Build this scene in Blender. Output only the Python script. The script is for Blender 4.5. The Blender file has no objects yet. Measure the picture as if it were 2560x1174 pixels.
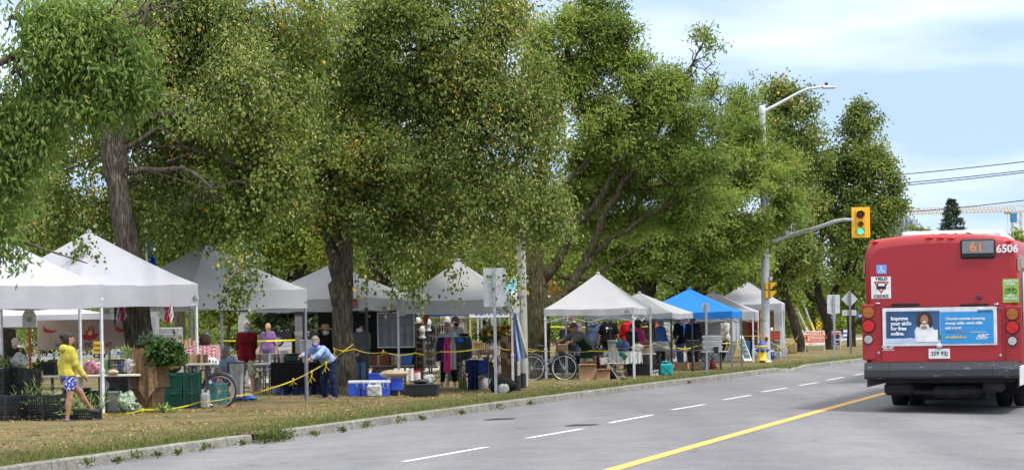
import bpy, math, random
import numpy as np
from mathutils import Vector, Matrix
C = bpy.context; D = bpy.data; SC = C.scene
PI = math.pi; R_ = math.radians
random.seed(7); RNG = np.random.default_rng(7)
# ---------------------------------------------------------------- camera
EYE, FOC, ROLL, HORY = 1.75, 6400.0, 0.016, 792.0
cam_d = D.cameras.new('camera'); cam = D.objects.new('camera', cam_d); SC.collection.objects.link(cam)
cam_d.sensor_width = 36.0; cam_d.lens = FOC / 2560 * 36.0
cam_d.shift_y = (HORY - 587.0) / 2560; cam_d.clip_start = 1; cam_d.clip_end = 3000
_n = math.sqrt(1 + ROLL * ROLL)
cam.matrix_world = Matrix(((1 / _n, ROLL / _n, 0, 0), (0, 0, -1, 0), (-ROLL / _n, 1 / _n, 0, EYE), (0, 0, 0, 1)))
SC.camera = cam
# ---------------------------------------------------------------- sky and sun
SUN_EL, SUN_AZ = R_(61), R_(124)          # azimuth clockwise from +Y, so the sun stands over the road, to the right of the camera
wd = D.worlds.new('World'); SC.world = wd; wd.use_nodes = True
nt = wd.node_tree; nd = nt.nodes; lk = nt.links
bg = nd['Background']
sky = nd.new('ShaderNodeTexSky'); sky.sky_type = 'NISHITA'; sky.sun_disc = False
sky.sun_elevation = SUN_EL; sky.sun_rotation = SUN_AZ; sky.altitude = 80; sky.air_density = 1.0; sky.dust_density = .6; sky.ozone_density = 1.0
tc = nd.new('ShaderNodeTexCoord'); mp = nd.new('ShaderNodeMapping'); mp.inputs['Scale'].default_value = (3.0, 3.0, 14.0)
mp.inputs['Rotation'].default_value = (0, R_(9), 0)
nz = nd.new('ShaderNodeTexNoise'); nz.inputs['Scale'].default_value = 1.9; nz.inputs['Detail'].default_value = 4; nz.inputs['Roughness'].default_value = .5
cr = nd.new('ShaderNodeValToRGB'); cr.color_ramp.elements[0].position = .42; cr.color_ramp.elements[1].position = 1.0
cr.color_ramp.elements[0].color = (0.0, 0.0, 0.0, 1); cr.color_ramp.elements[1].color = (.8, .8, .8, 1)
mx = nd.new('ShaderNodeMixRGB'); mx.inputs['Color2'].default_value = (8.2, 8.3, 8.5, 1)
up = nd.new('ShaderNodeMapping'); up.inputs['Scale'].default_value = (1, 1, 1.7); up.inputs['Location'].default_value = (0, 0, .42)
lk.new(tc.outputs['Generated'], up.inputs['Vector']); lk.new(up.outputs['Vector'], sky.inputs['Vector'])
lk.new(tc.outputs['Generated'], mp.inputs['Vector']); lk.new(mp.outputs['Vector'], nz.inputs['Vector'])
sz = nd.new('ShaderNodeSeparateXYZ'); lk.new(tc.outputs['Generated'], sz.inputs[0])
hi = nd.new('ShaderNodeMapRange'); hi.inputs['From Min'].default_value = .13; hi.inputs['From Max'].default_value = .6; hi.inputs['To Max'].default_value = .85; lk.new(sz.outputs[2], hi.inputs['Value'])  # white cloud added overhead, out of view, to brighten the fill light
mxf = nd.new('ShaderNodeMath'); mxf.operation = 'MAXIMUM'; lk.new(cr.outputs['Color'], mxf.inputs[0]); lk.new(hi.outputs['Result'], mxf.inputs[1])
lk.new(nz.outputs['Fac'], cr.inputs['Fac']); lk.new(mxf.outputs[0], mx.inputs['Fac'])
veil = nd.new('ShaderNodeMixRGB'); veil.inputs['Fac'].default_value = .6; veil.inputs['Color2'].default_value = (2.95, 3.75, 4.9, 1)
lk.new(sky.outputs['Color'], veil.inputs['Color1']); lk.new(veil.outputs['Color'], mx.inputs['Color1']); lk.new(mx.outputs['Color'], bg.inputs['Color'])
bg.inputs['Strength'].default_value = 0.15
sun_d = D.lights.new('sun', 'SUN'); sun = D.objects.new('sun', sun_d); SC.collection.objects.link(sun)
sun_d.energy = 2.1; sun_d.angle = R_(8); sun_d.color = (1.0, .95, .87)
_sd = Vector((math.cos(SUN_EL) * math.sin(SUN_AZ), math.cos(SUN_EL) * math.cos(SUN_AZ), math.sin(SUN_EL)))
sun.rotation_euler = _sd.to_track_quat('Z', 'Y').to_euler(); sun.location = (0, 0, 60)
SC.view_settings.view_transform = 'Standard'; SC.view_settings.look = 'None'; SC.view_settings.gamma = 1
SC.view_settings.exposure = 0.85
SC.cycles.max_bounces = 8; SC.cycles.transparent_max_bounces = 16; SC.cycles.sample_clamp_indirect = 6
# ---------------------------------------------------------------- picture point -> place in the world
def ray(px, py):
    u = (px - 1280) / FOC; v = (HORY - py) / FOC
    return u + ROLL * v, v - ROLL * u
def G(px, py, z=0.0):                         # where the ray through a point meets the level z
    a, b = ray(px, py); t = (z - EYE) / b
    return Vector((t * a, t, z))
def AT(px, py, depth):
    a, b = ray(px, py); return Vector((depth * a, depth, EYE + depth * b))
def PX(px, depth, z=0.0):                     # the point at a known depth and height in the column px
    u = (px - 1280) / FOC; b = (z - EYE) / depth; v = b + ROLL * u
    return Vector((depth * (u + ROLL * v), depth, z))
def DEP(px, py, z=0.0): return G(px, py, z).y
def HT(px, py, depth): return AT(px, py, depth).z
# ---------------------------------------------------------------- materials
MATS = {}
def mat(name, col, rough=.6, metal=0, var=.12, scale=6.0, col2=None, bump=0, bscale=None, spec=.4, alpha=1, trans=0, emit=None, estr=0, sheen=0, transl=0, stretch=None):
    if name in MATS: return MATS[name]
    m = D.materials.new(name); m.use_nodes = True; N = m.node_tree.nodes; L = m.node_tree.links
    b = N['Principled BSDF']; b.inputs['Roughness'].default_value = rough; b.inputs['Metallic'].default_value = metal
    b.inputs['Specular IOR Level'].default_value = spec
    c = tuple(col) + (1,); c2 = tuple(col2) + (1,) if col2 else tuple(max(0, x * (1 - 2 * var)) for x in col) + (1,)
    t = N.new('ShaderNodeTexCoord'); n = N.new('ShaderNodeTexNoise'); n.inputs['Scale'].default_value = scale; n.inputs['Detail'].default_value = 5
    src = t.outputs['Object']
    if stretch:
        mpn = N.new('ShaderNodeMapping'); mpn.inputs['Scale'].default_value = stretch; L.new(src, mpn.inputs['Vector']); src = mpn.outputs['Vector']
    r = N.new('ShaderNodeValToRGB'); r.color_ramp.elements[0].position = .35; r.color_ramp.elements[1].position = .65
    r.color_ramp.elements[0].color = c2; r.color_ramp.elements[1].color = c
    L.new(src, n.inputs['Vector']); L.new(n.outputs['Fac'], r.inputs['Fac']); L.new(r.outputs['Color'], b.inputs['Base Color'])
    if bump:
        n2 = N.new('ShaderNodeTexNoise'); n2.inputs['Scale'].default_value = bscale or scale * 4; n2.inputs['Detail'].default_value = 6
        L.new(src, n2.inputs['Vector'])
        bp = N.new('ShaderNodeBump'); bp.inputs['Strength'].default_value = bump; bp.inputs['Distance'].default_value = .02
        L.new(n2.outputs['Fac'], bp.inputs['Height']); L.new(bp.outputs['Normal'], b.inputs['Normal'])
    if alpha < 1: b.inputs['Alpha'].default_value = alpha
    if trans: b.inputs['Transmission Weight'].default_value = trans
    if emit:
        b.inputs['Emission Color'].default_value = tuple(emit) + (1,); b.inputs['Emission Strength'].default_value = estr
    if sheen: b.inputs['Sheen Weight'].default_value = sheen
    if transl:
        tr = N.new('ShaderNodeBsdfTranslucent'); L.new(r.outputs['Color'], tr.inputs['Color'])
        ms = N.new('ShaderNodeMixShader'); ms.inputs['Fac'].default_value = transl
        L.new(b.outputs['BSDF'], ms.inputs[1]); L.new(tr.outputs['BSDF'], ms.inputs[2]); L.new(ms.outputs['Shader'], N['Material Output'].inputs['Surface'])
    MATS[name] = m; return m
_pc = {}
def paint(col, rough=.55, **k):               # a plain coloured material, cached by colour
    key = (tuple(round(c, 3) for c in col), rough, tuple(sorted(k.items())))
    if key not in _pc: _pc[key] = mat('paint_%d' % len(_pc), col, rough, **k)
    return _pc[key]
def cloth(col, **k): return paint(col, .9, var=.12, scale=14, spec=.1, bump=.5, bscale=9, **k)
# ---------------------------------------------------------------- mesh builder
class MB:
    def __init__(s): s.v = []; s.f = []; s.m = []; s.sm = []
    def add(s, vs, fs, mi=0, smooth=False):
        o = len(s.v); s.v.extend([tuple(p) for p in vs]); s.f.extend([tuple(i + o for i in f) for f in fs])
        s.m.extend([mi] * len(fs)); s.sm.extend([smooth] * len(fs)); return s
    def box(s, c, d, rz=0, mi=0, taper=1.0, bev=0.0, rot=None):
        x, y, z = d[0] / 2, d[1] / 2, d[2] / 2
        if bev <= 0:
            vs = [(-x, -y, -z), (x, -y, -z), (x, y, -z), (-x, y, -z), (-x * taper, -y * taper, z), (x * taper, -y * taper, z), (x * taper, y * taper, z), (-x * taper, y * taper, z)]
            fs = [(3, 2, 1, 0), (4, 5, 6, 7), (0, 1, 5, 4), (1, 2, 6, 5), (2, 3, 7, 6), (3, 0, 4, 7)]
        else:
            b = min(bev, x * .9, y * .9, z * .9); ring = lambda hx, hy, zz, bb: [(-hx + bb, -hy, zz), (hx - bb, -hy, zz), (hx, -hy + bb, zz), (hx, hy - bb, zz), (hx - bb, hy, zz), (-hx + bb, hy, zz), (-hx, hy - bb, zz), (-hx, -hy + bb, zz)]
            vs = ring(x - b, y - b, -z, b * .3) + ring(x, y, -z + b, b) + ring(x * taper, y * taper, z - b, b) + ring(x * taper - b, y * taper - b, z, b * .3)
            fs = [tuple(range(7, -1, -1)), tuple(range(24, 32))]
            for k in range(3):
                for i in range(8): j = (i + 1) % 8; fs.append((k * 8 + i, k * 8 + j, k * 8 + 8 + j, k * 8 + 8 + i))
        return s._put(vs, fs, c, rz, mi, rot)
    def _put(s, vs, fs, c, rz, mi, rot=None, smooth=False):
        M = rot if rot is not None else Matrix.Rotation(rz, 3, 'Z'); c = Vector(c)
        return s.add([M @ Vector(p) + c for p in vs], fs, mi, smooth)
    def bar(s, a, b, w, t=None, mi=0):         # a square bar from a to b
        a = Vector(a); b = Vector(b); t = t or w; d = b - a; L = d.length
        if L < 1e-6: return s
        q = d.to_track_quat('Z', 'Y').to_matrix(); return s.box((a + b) / 2, (w, t, L), mi=mi, rot=q)
    def tube(s, pts, r, n=8, mi=0, cap=True, closed=False):
        pts = [Vector(p) for p in pts]; rs = r if isinstance(r, (list, tuple)) else [r] * len(pts)
        rings = []; up = None; N = len(pts)
        for i, p in enumerate(pts):
            if closed: d = pts[(i + 1) % N] - pts[i - 1]
            else: d = pts[min(i + 1, N - 1)] - pts[max(i - 1, 0)]
            d.normalize()
            if up is None:
                up = Vector((0, 0, 1)) if abs(d.z) < .9 else Vector((1, 0, 0))
            a = d.cross(up); a.normalize(); up = a.cross(d); up.normalize()
            rings.append([p + (a * math.cos(2 * PI * k / n) + up * math.sin(2 * PI * k / n)) * rs[i] for k in range(n)])
        vs = [q for rg in rings for q in rg]; fs = []
        for i in range(N if closed else N - 1):
            j = (i + 1) % N
            for k in range(n): l = (k + 1) % n; fs.append((i * n + k, i * n + l, j * n + l, j * n + k))
        s.add(vs, fs, mi, True)
        if cap and not closed:
            s.add(rings[0], [tuple(range(n - 1, -1, -1))], mi); s.add(rings[-1], [tuple(range(n))], mi)
        return s
    def lathe(s, prof, c=(0, 0, 0), n=16, mi=0, rot=None, smooth=True, sx=1, sy=1):
        vs = []; fs = []
        for r, z in prof: vs += [(sx * r * math.cos(2 * PI * k / n), sy * r * math.sin(2 * PI * k / n), z) for k in range(n)]
        for i in range(len(prof) - 1):
            for k in range(n): l = (k + 1) % n; fs.append((i * n + k, i * n + l, i * n + n + l, i * n + n + k))
        M = rot if rot is not None else Matrix.Identity(3); c = Vector(c)
        s.add([M @ Vector(p) + c for p in vs], fs, mi, smooth)
        o = [M @ Vector(p) + c for p in vs]
        if prof[0][0] > 1e-4: s.add(o[:n], [tuple(range(n - 1, -1, -1))], mi)
        if prof[-1][0] > 1e-4: s.add(o[-n:], [tuple(range(n))], mi)
        return s
    def ell(s, c, r, n=12, m=8, mi=0, rot=None):
        prof = [(max(1e-5, math.sin(PI * i / m)), -math.cos(PI * i / m)) for i in range(m + 1)]
        q = MB(); q.lathe(prof, n=n); M = rot if rot is not None else Matrix.Identity(3); c = Vector(c)
        return s.add([M @ Vector((p[0] * r[0], p[1] * r[1], p[2] * r[2])) + c for p in q.v], q.f, mi, True)
    def prism(s, poly, y0, y1, mi=0):           # polygon in x,z pushed from y0 to y1
        n = len(poly); vs = [(p[0], y0, p[1]) for p in poly] + [(p[0], y1, p[1]) for p in poly]
        fs = [tuple(range(n)), tuple(range(2 * n - 1, n - 1, -1))] + [((i + 1) % n, i, n + i, n + (i + 1) % n) for i in range(n)]
        return s.add(vs, fs, mi)
    def grid(s, fn, nu, nv, mi=0, smooth=True):
        vs = [fn(i / nu, j / nv) for i in range(nu + 1) for j in range(nv + 1)]
        fs = [(i * (nv + 1) + j, (i + 1) * (nv + 1) + j, (i + 1) * (nv + 1) + j + 1, i * (nv + 1) + j + 1) for i in range(nu) for j in range(nv)]
        return s.add(vs, fs, mi, smooth)
    def join(s, o, M=None, mi=None):
        off = len(s.v); s.v.extend([tuple(M @ Vector(p)) if M is not None else p for p in o.v]); s.f.extend([tuple(i + off for i in f) for f in o.f])
        s.m.extend(o.m if mi is None else [mi] * len(o.m)); s.sm.extend(o.sm); return s
    def build(s, name, mats, parent=None, loc=None, rz=0):
        me = D.meshes.new(name); me.from_pydata(s.v, [], s.f)
        for m in (mats if isinstance(mats, (list, tuple)) else [mats]): me.materials.append(m)
        me.polygons.foreach_set('material_index', s.m); me.polygons.foreach_set('use_smooth', s.sm); me.update()
        return link(me, name, parent, loc, rz)
def link(me, name, parent=None, loc=None, rz=0):
    o = D.objects.new(name, me); SC.collection.objects.link(o)
    if parent is not None: o.parent = parent
    if loc is not None: o.location = loc
    o.rotation_euler.z = rz; return o
def tag(o, label, cat, group=None):
    o['label'] = label; o['category'] = cat
    if group: o['group'] = group
    return o
def thing(name, label, cat, loc, rz=0, group=None):
    o = D.objects.new(name, None); SC.collection.objects.link(o); o.location = loc; o.rotation_euler.z = rz
    o.empty_display_size = .2; return tag(o, label, cat, group)
def struct(o): o['kind'] = 'structure'; return o
def stuff(o): o['kind'] = 'stuff'; return o
def dup(o, loc=None, rz=None, label=None, parent=None):
    c = o.copy(); SC.collection.objects.link(c)
    if parent is not None: c.parent = parent
    if loc is not None: c.location = loc
    if rz is not None: c.rotation_euler.z = rz
    if label: c['label'] = label
    for ch in o.children: dup(ch, parent=c)
    return c
def text_mb(txt, size, bold=0.0, depth=.004, align='CENTER', sx=1.0, shear=0.0):
    cu = D.curves.new('lettering', 'FONT'); cu.body = txt; cu.size = size; cu.offset = bold; cu.extrude = depth; cu.align_x = align; cu.align_y = 'CENTER'; cu.resolution_u = 3; cu.shear = shear
    o = D.objects.new('lettering', cu); SC.collection.objects.link(o)
    dg = C.evaluated_depsgraph_get(); dg.update(); me = D.meshes.new_from_object(o.evaluated_get(dg))
    q = MB()                                    # stands upright in x,z and faces -y
    q.add([(v.co.x * sx, -v.co.z, v.co.y) for v in me.vertices], [tuple(p.vertices) for p in me.polygons])
    D.objects.remove(o); D.meshes.remove(me); D.curves.remove(cu); return q
def put_text(mb, txt, size, c, mi=0, **k):
    q = text_mb(txt, size, **k); return mb.join(q, Matrix.Translation(Vector(c)), mi)
# ================================================================ ground, kerb, road
_kp = [(0, 1163), (200, 1144), (400, 1117), (625, 1087), (800, 1066), (1000, 1040), (1200, 1014), (1500, 973), (1700, 947), (1900, 923), (2150, 897.5)]
_kw = np.array([tuple(G(x, y))[:2] for x, y in _kp]); _fit = np.polyfit(_kw[:, 1], _kw[:, 0], 2)
def kx(y):                                   # the kerb's edge: a gentle bend, straight on beyond what is seen
    y0 = min(max(y, 30.0), 95.0); b = np.polyval(_fit, y0); s = 2 * _fit[0] * y0 + _fit[1]
    return float(b + s * (y - y0))
ROADA = math.atan(kx(61) - kx(60)); RC = math.cos(ROADA)
def roadz(d): return -.13 + .027 * min(max(d, 0), 14.4) if d < 7.2 else max(-.13, .064 - .027 * (d - 7.2))
def rdist(x, y): return (x - kx(y)) * RC
def GR(px, py):                              # a picture point on the road surface
    z = -.05
    for _ in range(6): p = G(px, py, z); z = roadz(rdist(p.x, p.y))
    p.z = z; return p
YS = [-30, 0, 10, 20] + [26 + 1.5 * i for i in range(60)] + [120, 140, 180, 260, 400, 700, 1500]
def strip(mb, offs, zf, mi=0, ys=YS):
    vs = [(kx(y) + o / RC, y, zf(o)) for y in ys for o in offs]; n = len(offs)
    fs = [(i * n + j, i * n + j + 1, (i + 1) * n + j + 1, (i + 1) * n + j) for i in range(len(ys) - 1) for j in range(n - 1)]
    return mb.add(vs, fs, mi, True)
def node_mat(name, rough=.9, spec=.15):
    m = D.materials.new(name); m.use_nodes = True; b = m.node_tree.nodes['Principled BSDF']; b.inputs['Roughness'].default_value = rough
    b.inputs['Specular IOR Level'].default_value = spec; return m, m.node_tree.nodes, m.node_tree.links, b
def noise(N, L, vec, scale, detail=5, rough=.6, lo=.35, hi=.65, c0=(0, 0, 0), c1=(1, 1, 1)):
    n = N.new('ShaderNodeTexNoise'); n.inputs['Scale'].default_value = scale; n.inputs['Detail'].default_value = detail; n.inputs['Roughness'].default_value = rough
    r = N.new('ShaderNodeValToRGB'); r.color_ramp.elements[0].position = lo; r.color_ramp.elements[1].position = hi
    r.color_ramp.elements[0].color = tuple(c0) + (1,); r.color_ramp.elements[1].color = tuple(c1) + (1,)
    if vec is not None: L.new(vec, n.inputs['Vector'])
    L.new(n.outputs['Fac'], r.inputs['Fac']); return r.outputs['Color']
def mixc(N, L, fac, a, b, mode='MIX'):
    m = N.new('ShaderNodeMixRGB'); m.blend_type = mode
    for k, v in ((0, fac), (1, a), (2, b)):
        if isinstance(v, (int, float)): m.inputs[k].default_value = v
        elif isinstance(v, (tuple, list)): m.inputs[k].default_value = tuple(v) + (1,)
        else: L.new(v, m.inputs[k])
    return m.outputs['Color']
def grass_material():
    m, N, L, b = node_mat('dry_grass'); g = N.new('ShaderNodeTexCoord').outputs['Object']
    tan = noise(N, L, g, 3.0, 8, .7, .3, .7, (.19, .14, .062), (.36, .28, .145)); green = noise(N, L, g, 5, 8, .7, .3, .7, (.06, .09, .018), (.14, .175, .04))
    w = noise(N, L, g, .7, 6, .65, .46, .68)
    at = N.new('ShaderNodeAttribute'); at.attribute_name = 'edge'; f = mixc(N, L, at.outputs['Fac'], w, (1, 1, 1))
    fine = noise(N, L, g, 60, 3, .7, .3, .7, (.55, .55, .55), (1.2, 1.2, 1.2))
    col = mixc(N, L, 1.0, mixc(N, L, f, tan, green), fine, 'MULTIPLY'); L.new(col, b.inputs['Base Color'])
    bp = N.new('ShaderNodeBump'); bp.inputs['Strength'].default_value = .8; bp.inputs['Distance'].default_value = .04
    L.new(noise(N, L, g, 35, 5), bp.inputs['Height']); L.new(bp.outputs['Normal'], b.inputs['Normal']); return m
def asphalt_material():
    m, N, L, b = node_mat('worn_asphalt', .85, .25); g = N.new('ShaderNodeTexCoord').outputs['Object']
    mp = N.new('ShaderNodeMapping'); mp.inputs['Rotation'].default_value = (0, 0, ROADA); mp.inputs['Scale'].default_value = (1.0, .05, 1); L.new(g, mp.inputs['Vector'])
    tracks = noise(N, L, mp.outputs['Vector'], .55, 4, .5, .35, .68, (.15, .15, .156), (.205, .205, .207))
    blot = noise(N, L, g, .35, 6, .6, .3, .72, (.86, .86, .88), (1.08, 1.07, 1.05)); spk = noise(N, L, g, 70, 4, .8, .32, .68, (.66, .66, .68), (1.28, 1.28, 1.27))
    col = mixc(N, L, 1, mixc(N, L, 1, tracks, blot, 'MULTIPLY'), spk, 'MULTIPLY'); col = mixc(N, L, 1, col, noise(N, L, g, 15, 3, .7, .3, .7, (.84, .84, .86), (1.13, 1.13, 1.12)), 'MULTIPLY'); col = mixc(N, L, 1, col, noise(N, L, g, 1.6, 7, .7, .36, .6, (.86, .86, .87), (1.04, 1.04, 1.04)), 'MULTIPLY')
    v = N.new('ShaderNodeTexVoronoi'); v.feature = 'DISTANCE_TO_EDGE'; v.inputs['Scale'].default_value = .16
    mp2 = N.new('ShaderNodeMapping'); mp2.inputs['Rotation'].default_value = (0, 0, ROADA); mp2.inputs['Scale'].default_value = (1.6, .7, 1)
    wob = N.new('ShaderNodeTexNoise'); wob.inputs['Scale'].default_value = 1.3; wob.inputs['Detail'].default_value = 6; L.new(g, wob.inputs['Vector'])
    ad = N.new('ShaderNodeVectorMath'); ad.operation = 'ADD'; L.new(g, ad.inputs[0]); L.new(wob.outputs['Color'], ad.inputs[1]); L.new(ad.outputs[0], mp2.inputs['Vector']); L.new(mp2.outputs['Vector'], v.inputs['Vector'])
    cr = N.new('ShaderNodeValToRGB'); cr.color_ramp.elements[0].position = .0; cr.color_ramp.elements[1].position = .012
    cr.color_ramp.elements[0].color = (1, 1, 1, 1); cr.color_ramp.elements[1].color = (0, 0, 0, 1); L.new(v.outputs['Distance'], cr.inputs['Fac'])
    msk = mixc(N, L, 1, cr.outputs['Color'], noise(N, L, g, .6, 4, .6, .5, .6), 'MULTIPLY')
    msk = mixc(N, L, 1, msk, (.85, .85, .85), 'MULTIPLY')
    L.new(mixc(N, L, msk, col, (.09, .09, .095)), b.inputs['Base Color'])
    bp = N.new('ShaderNodeBump'); bp.inputs['Strength'].default_value = .35; bp.inputs['Distance'].default_value = .01
    L.new(noise(N, L, g, 90, 4), bp.inputs['Height']); L.new(bp.outputs['Normal'], b.inputs['Normal']); return m
def concrete_material(name, c0, c1):
    m, N, L, b = node_mat(name, .9, .2); g = N.new('ShaderNodeTexCoord').outputs['Object']
    a = noise(N, L, g, 1.1, 8, .7, .3, .7, c0, c1); st = noise(N, L, g, 7, 9, .8, .34, .62, (.45, .43, .38), (1.12, 1.12, 1.12))
    L.new(mixc(N, L, 1, a, st, 'MULTIPLY'), b.inputs['Base Color'])
    bp = N.new('ShaderNodeBump'); bp.inputs['Strength'].default_value = .5; bp.inputs['Distance'].default_value = .02
    L.new(noise(N, L, g, 30, 6), bp.inputs['Height']); L.new(bp.outputs['Normal'], b.inputs['Normal']); return m
def worn_paint(name, col, under):
    m, N, L, b = node_mat(name, .75, .25); g = N.new('ShaderNodeTexCoord').outputs['Object']
    L.new(mixc(N, L, noise(N, L, g, 7, 8, .8, .28, .46), under, col), b.inputs['Base Color']); return m
M_GRASS = grass_material(); M_ASPH = asphalt_material(); M_KERB = concrete_material('kerb_concrete', (.20, .195, .175), (.33, .32, .285)); M_PATH = concrete_material('path_concrete', (.3, .29, .27), (.42, .41, .38))
M_WHITEP = worn_paint('white_road_paint', (.62, .62, .62), (.28, .28, .28)); M_YELP = worn_paint('yellow_road_paint', (.60, .36, .085), (.26, .2, .11))
# grass: one sheet from the kerb to the horizon on the left
q = MB(); strip(q, [-1600, -300, -120, -60, -30, -12, -9, -6, -4, -2.5, -1.6, -1.0, -.6, -.3, -.145, -.144], lambda o: (-.2 if o == -.144 else 0.03 * (1 - math.exp((o + .145) * 1.2)) if o > -30 else .03))
gr = q.build('grass', M_GRASS); struct(gr)
_e = gr.data.attributes.new('edge', 'FLOAT', 'POINT')
_vx = np.array([v.co[:2] for v in gr.data.vertices]); _ed = np.array([min(1, max(0, 1.25 - abs(rdist(x, y)) / 1.8)) for x, y in _vx]).astype(np.float32); _e.data.foreach_set('value', _ed)
q = MB(); strip(q, [0.0, .35, 1.5, 3, 5, 7.2, 9, 11, 14.4], roadz); struct(q.build('road', M_ASPH))
q = MB(); strip(q, [14.4, 14.55, 16, 25, 60, 300, 1600], lambda o: -.13 if o < 14.5 else .02); struct(q.build('far_verge', M_GRASS))
q = MB(); strip(q, [-14.2, -11.6], lambda o: .036); struct(q.build('path', M_PATH))
q = MB(); strip(q, [-58, -44], lambda o: .036); struct(q.build('side_street', M_ASPH))
# kerb in cast lengths with open joints, a dropped stretch at the crossing
q = MB(); y = 24.0; _dip = (DEP(1948, 917), DEP(2016, 914)); _notch = DEP(1925, 920); _drain = (DEP(632, 1086), DEP(632, 1086) + .95)
while y < 240:
    y1 = y + (2.9 if y < 110 else 10); n = 4
    for e in _drain:
        if y + .05 < e < y1: y1 = e; break
    if abs(y - _drain[0]) < .01: y = _drain[1]; continue
    prof = [(-.145, -.2), (-.145, .005), (-.12, .014), (-.02, .012), (.0, -.006), (.018, -.135), (.018, -.2)]
    vs = []; js = random.uniform(-.006, .006)
    for i in range(n + 1):
        yy = y + .012 + (y1 - y - .024) * i / n; low = -.105 if _dip[0] < yy < _dip[1] else (-.05 if _dip[0] - 1 < yy < _dip[1] + 1 else 0)
        w = random.uniform(-.012, .006)
        vs += [(kx(yy) + (o + js * (0 if o < -.1 else 1)) / RC, yy, max(z + low + w * .4, -.2) if z > -.1 else z) for o, z in prof]
    m = len(prof); fs = [(i * m + j, i * m + j + 1, (i + 1) * m + j + 1, (i + 1) * m + j) for i in range(n) for j in range(m - 1)] + [tuple(range(m)), tuple(range(n * m + m - 1, n * m - 1, -1))]
    q.add(vs, fs, 0); y = y1
struct(q.build('kerb', M_KERB))
# painted lane lines
q = MB()
for a, b in [((1010, 1153), (1217, 1116.5)), ((1318, 1094.5), (1455, 1071)), ((1524, 1056), (1630, 1036.5)), ((1680, 1023.5), (1762, 1010)), ((1808, 998.5), (1877, 987)), ((1904, 979), (1967, 969)), ((1997, 963), (2045, 955)), ((2067, 949.5), (2110, 942)), ((2136, 937), (2160, 933)), ((700, 1210), (880, 1178))]:
    A = GR(*a); B = GR(*b); n = 4
    for i in range(n):
        P = A.lerp(B, i / n); Q = A.lerp(B, (i + 1) / n); d = (B - A).normalized(); s = Vector((d.y, -d.x, 0)) * .055
        vs = [P - s, P + s, Q + s, Q - s]; vs = [(p.x, p.y, roadz(rdist(p.x, p.y)) + .004) for p in vs]; q.add(vs, [(0, 1, 2, 3)])
struct(q.build('lane_line_marking', M_WHITEP))
q = MB(); A = GR(1527, 1174); B = GR(2194, 987); d = (B - A); dn = d.normalized(); s = Vector((dn.y, -dn.x, 0)); _pr = None; A0 = A - dn * 12; L_ = d.length + 80
for i in range(101):
    P = A0 + dn * (L_ * i / 100); P.x += (kx(P.y) - (kx(A.y) + (P.y - A.y) * (kx(B.y) - kx(A.y)) / (B.y - A.y))) * .5
    row = [(p.x, p.y, roadz(rdist(p.x, p.y)) + .0045) for p in (P - s * .085, P + s * .085)]
    if _pr: q.add(_pr + row[::-1], [(0, 1, 2, 3)])
    _pr = row
struct(q.build('centre_line_marking', M_YELP))
# manhole covers and the kerb drain
def manhole(px, py, r, label):
    p = GR(px, py); t = thing('manhole_cover', label, 'manhole cover', p)
    q = MB(); q.lathe([(r * .8, -.02), (r * .8, .006)], n=28); q.build('cover', paint((.035, .034, .034), .7, metal=.4, bump=.6, bscale=40), t)
    q = MB(); q.lathe([(r * .82, .005), (r * .98, .005), (r, .002)], n=28); q.build('frame', paint((.09, .088, .085), .8), t)
    q = MB()
    for i in range(5): q.box((0, (i - 2) * r * .3, .008), (r * 1.3 * math.cos((i - 2) * .3), .03, .006))
    q.build('rib', paint((.09, .085, .08), .6, metal=.5), t)
manhole(1258, 1047, .36, 'round iron manhole cover in the kerbside lane'); manhole(1462, 1062, .33, 'round iron manhole cover beside the dashed white line')
_dm = sum(_drain) / 2; p = Vector((kx(_dm), _dm, 0)); t = thing('kerb_drain', 'rusty iron storm drain hood set in the kerb with weeds', 'storm drain', (p.x, p.y, 0), -ROADA)
q = MB(); q.box((-.12, 0, .012), (.42, .9, .024), bev=.008); q.box((-.3, 0, -.08), (.04, .9, .16)); q.build('hood', mat('rusty_iron', (.19, .1, .06), .85, metal=.3, var=.25, scale=8, bump=.5), t)
q = MB(); q.box((.0, 0, -.14), (.26, .9, .12)); q.build('frame', M_KERB, t); q = MB(); q.box((-.03, 0, -.04), (.03, .86, .075)); q.build('grate', paint((.02, .018, .016), .9), t)
# ================================================================ canopy tents
M_POST = {'white': paint((.7, .7, .72), .4, metal=.1), 'grey': paint((.26, .26, .28), .4, metal=.4), 'dark': paint((.045, .045, .05), .45, metal=.3)}
def fabric(name, col, tl=.3):
    return mat('canopy_' + name, col, .8, var=.03, scale=2.2, spec=.15, bump=.7, bscale=3.5, transl=tl)
M_TENT = {'white': fabric('white', (.51, .51, .56)), 'cream': fabric('cream', (.50, .50, .515)), 'grey': fabric('grey', (.49, .5, .5), .25), 'pale': fabric('pale', (.43, .44, .45), .25), 'mid': fabric('mid', (.45, .455, .47), .25), 'blue': fabric('blue', (.028, .22, .62), .3), 'royal': fabric('royal', (.03, .12, .55), .2), 'teal': fabric('teal', (.13, .33, .37), .15), 'red': fabric('red', (.6, .07, .06))}
M_PRINT = paint((.03, .03, .04), .7); M_PRINTR = paint((.32, .04, .03), .7)
TENTS = {}
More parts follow.
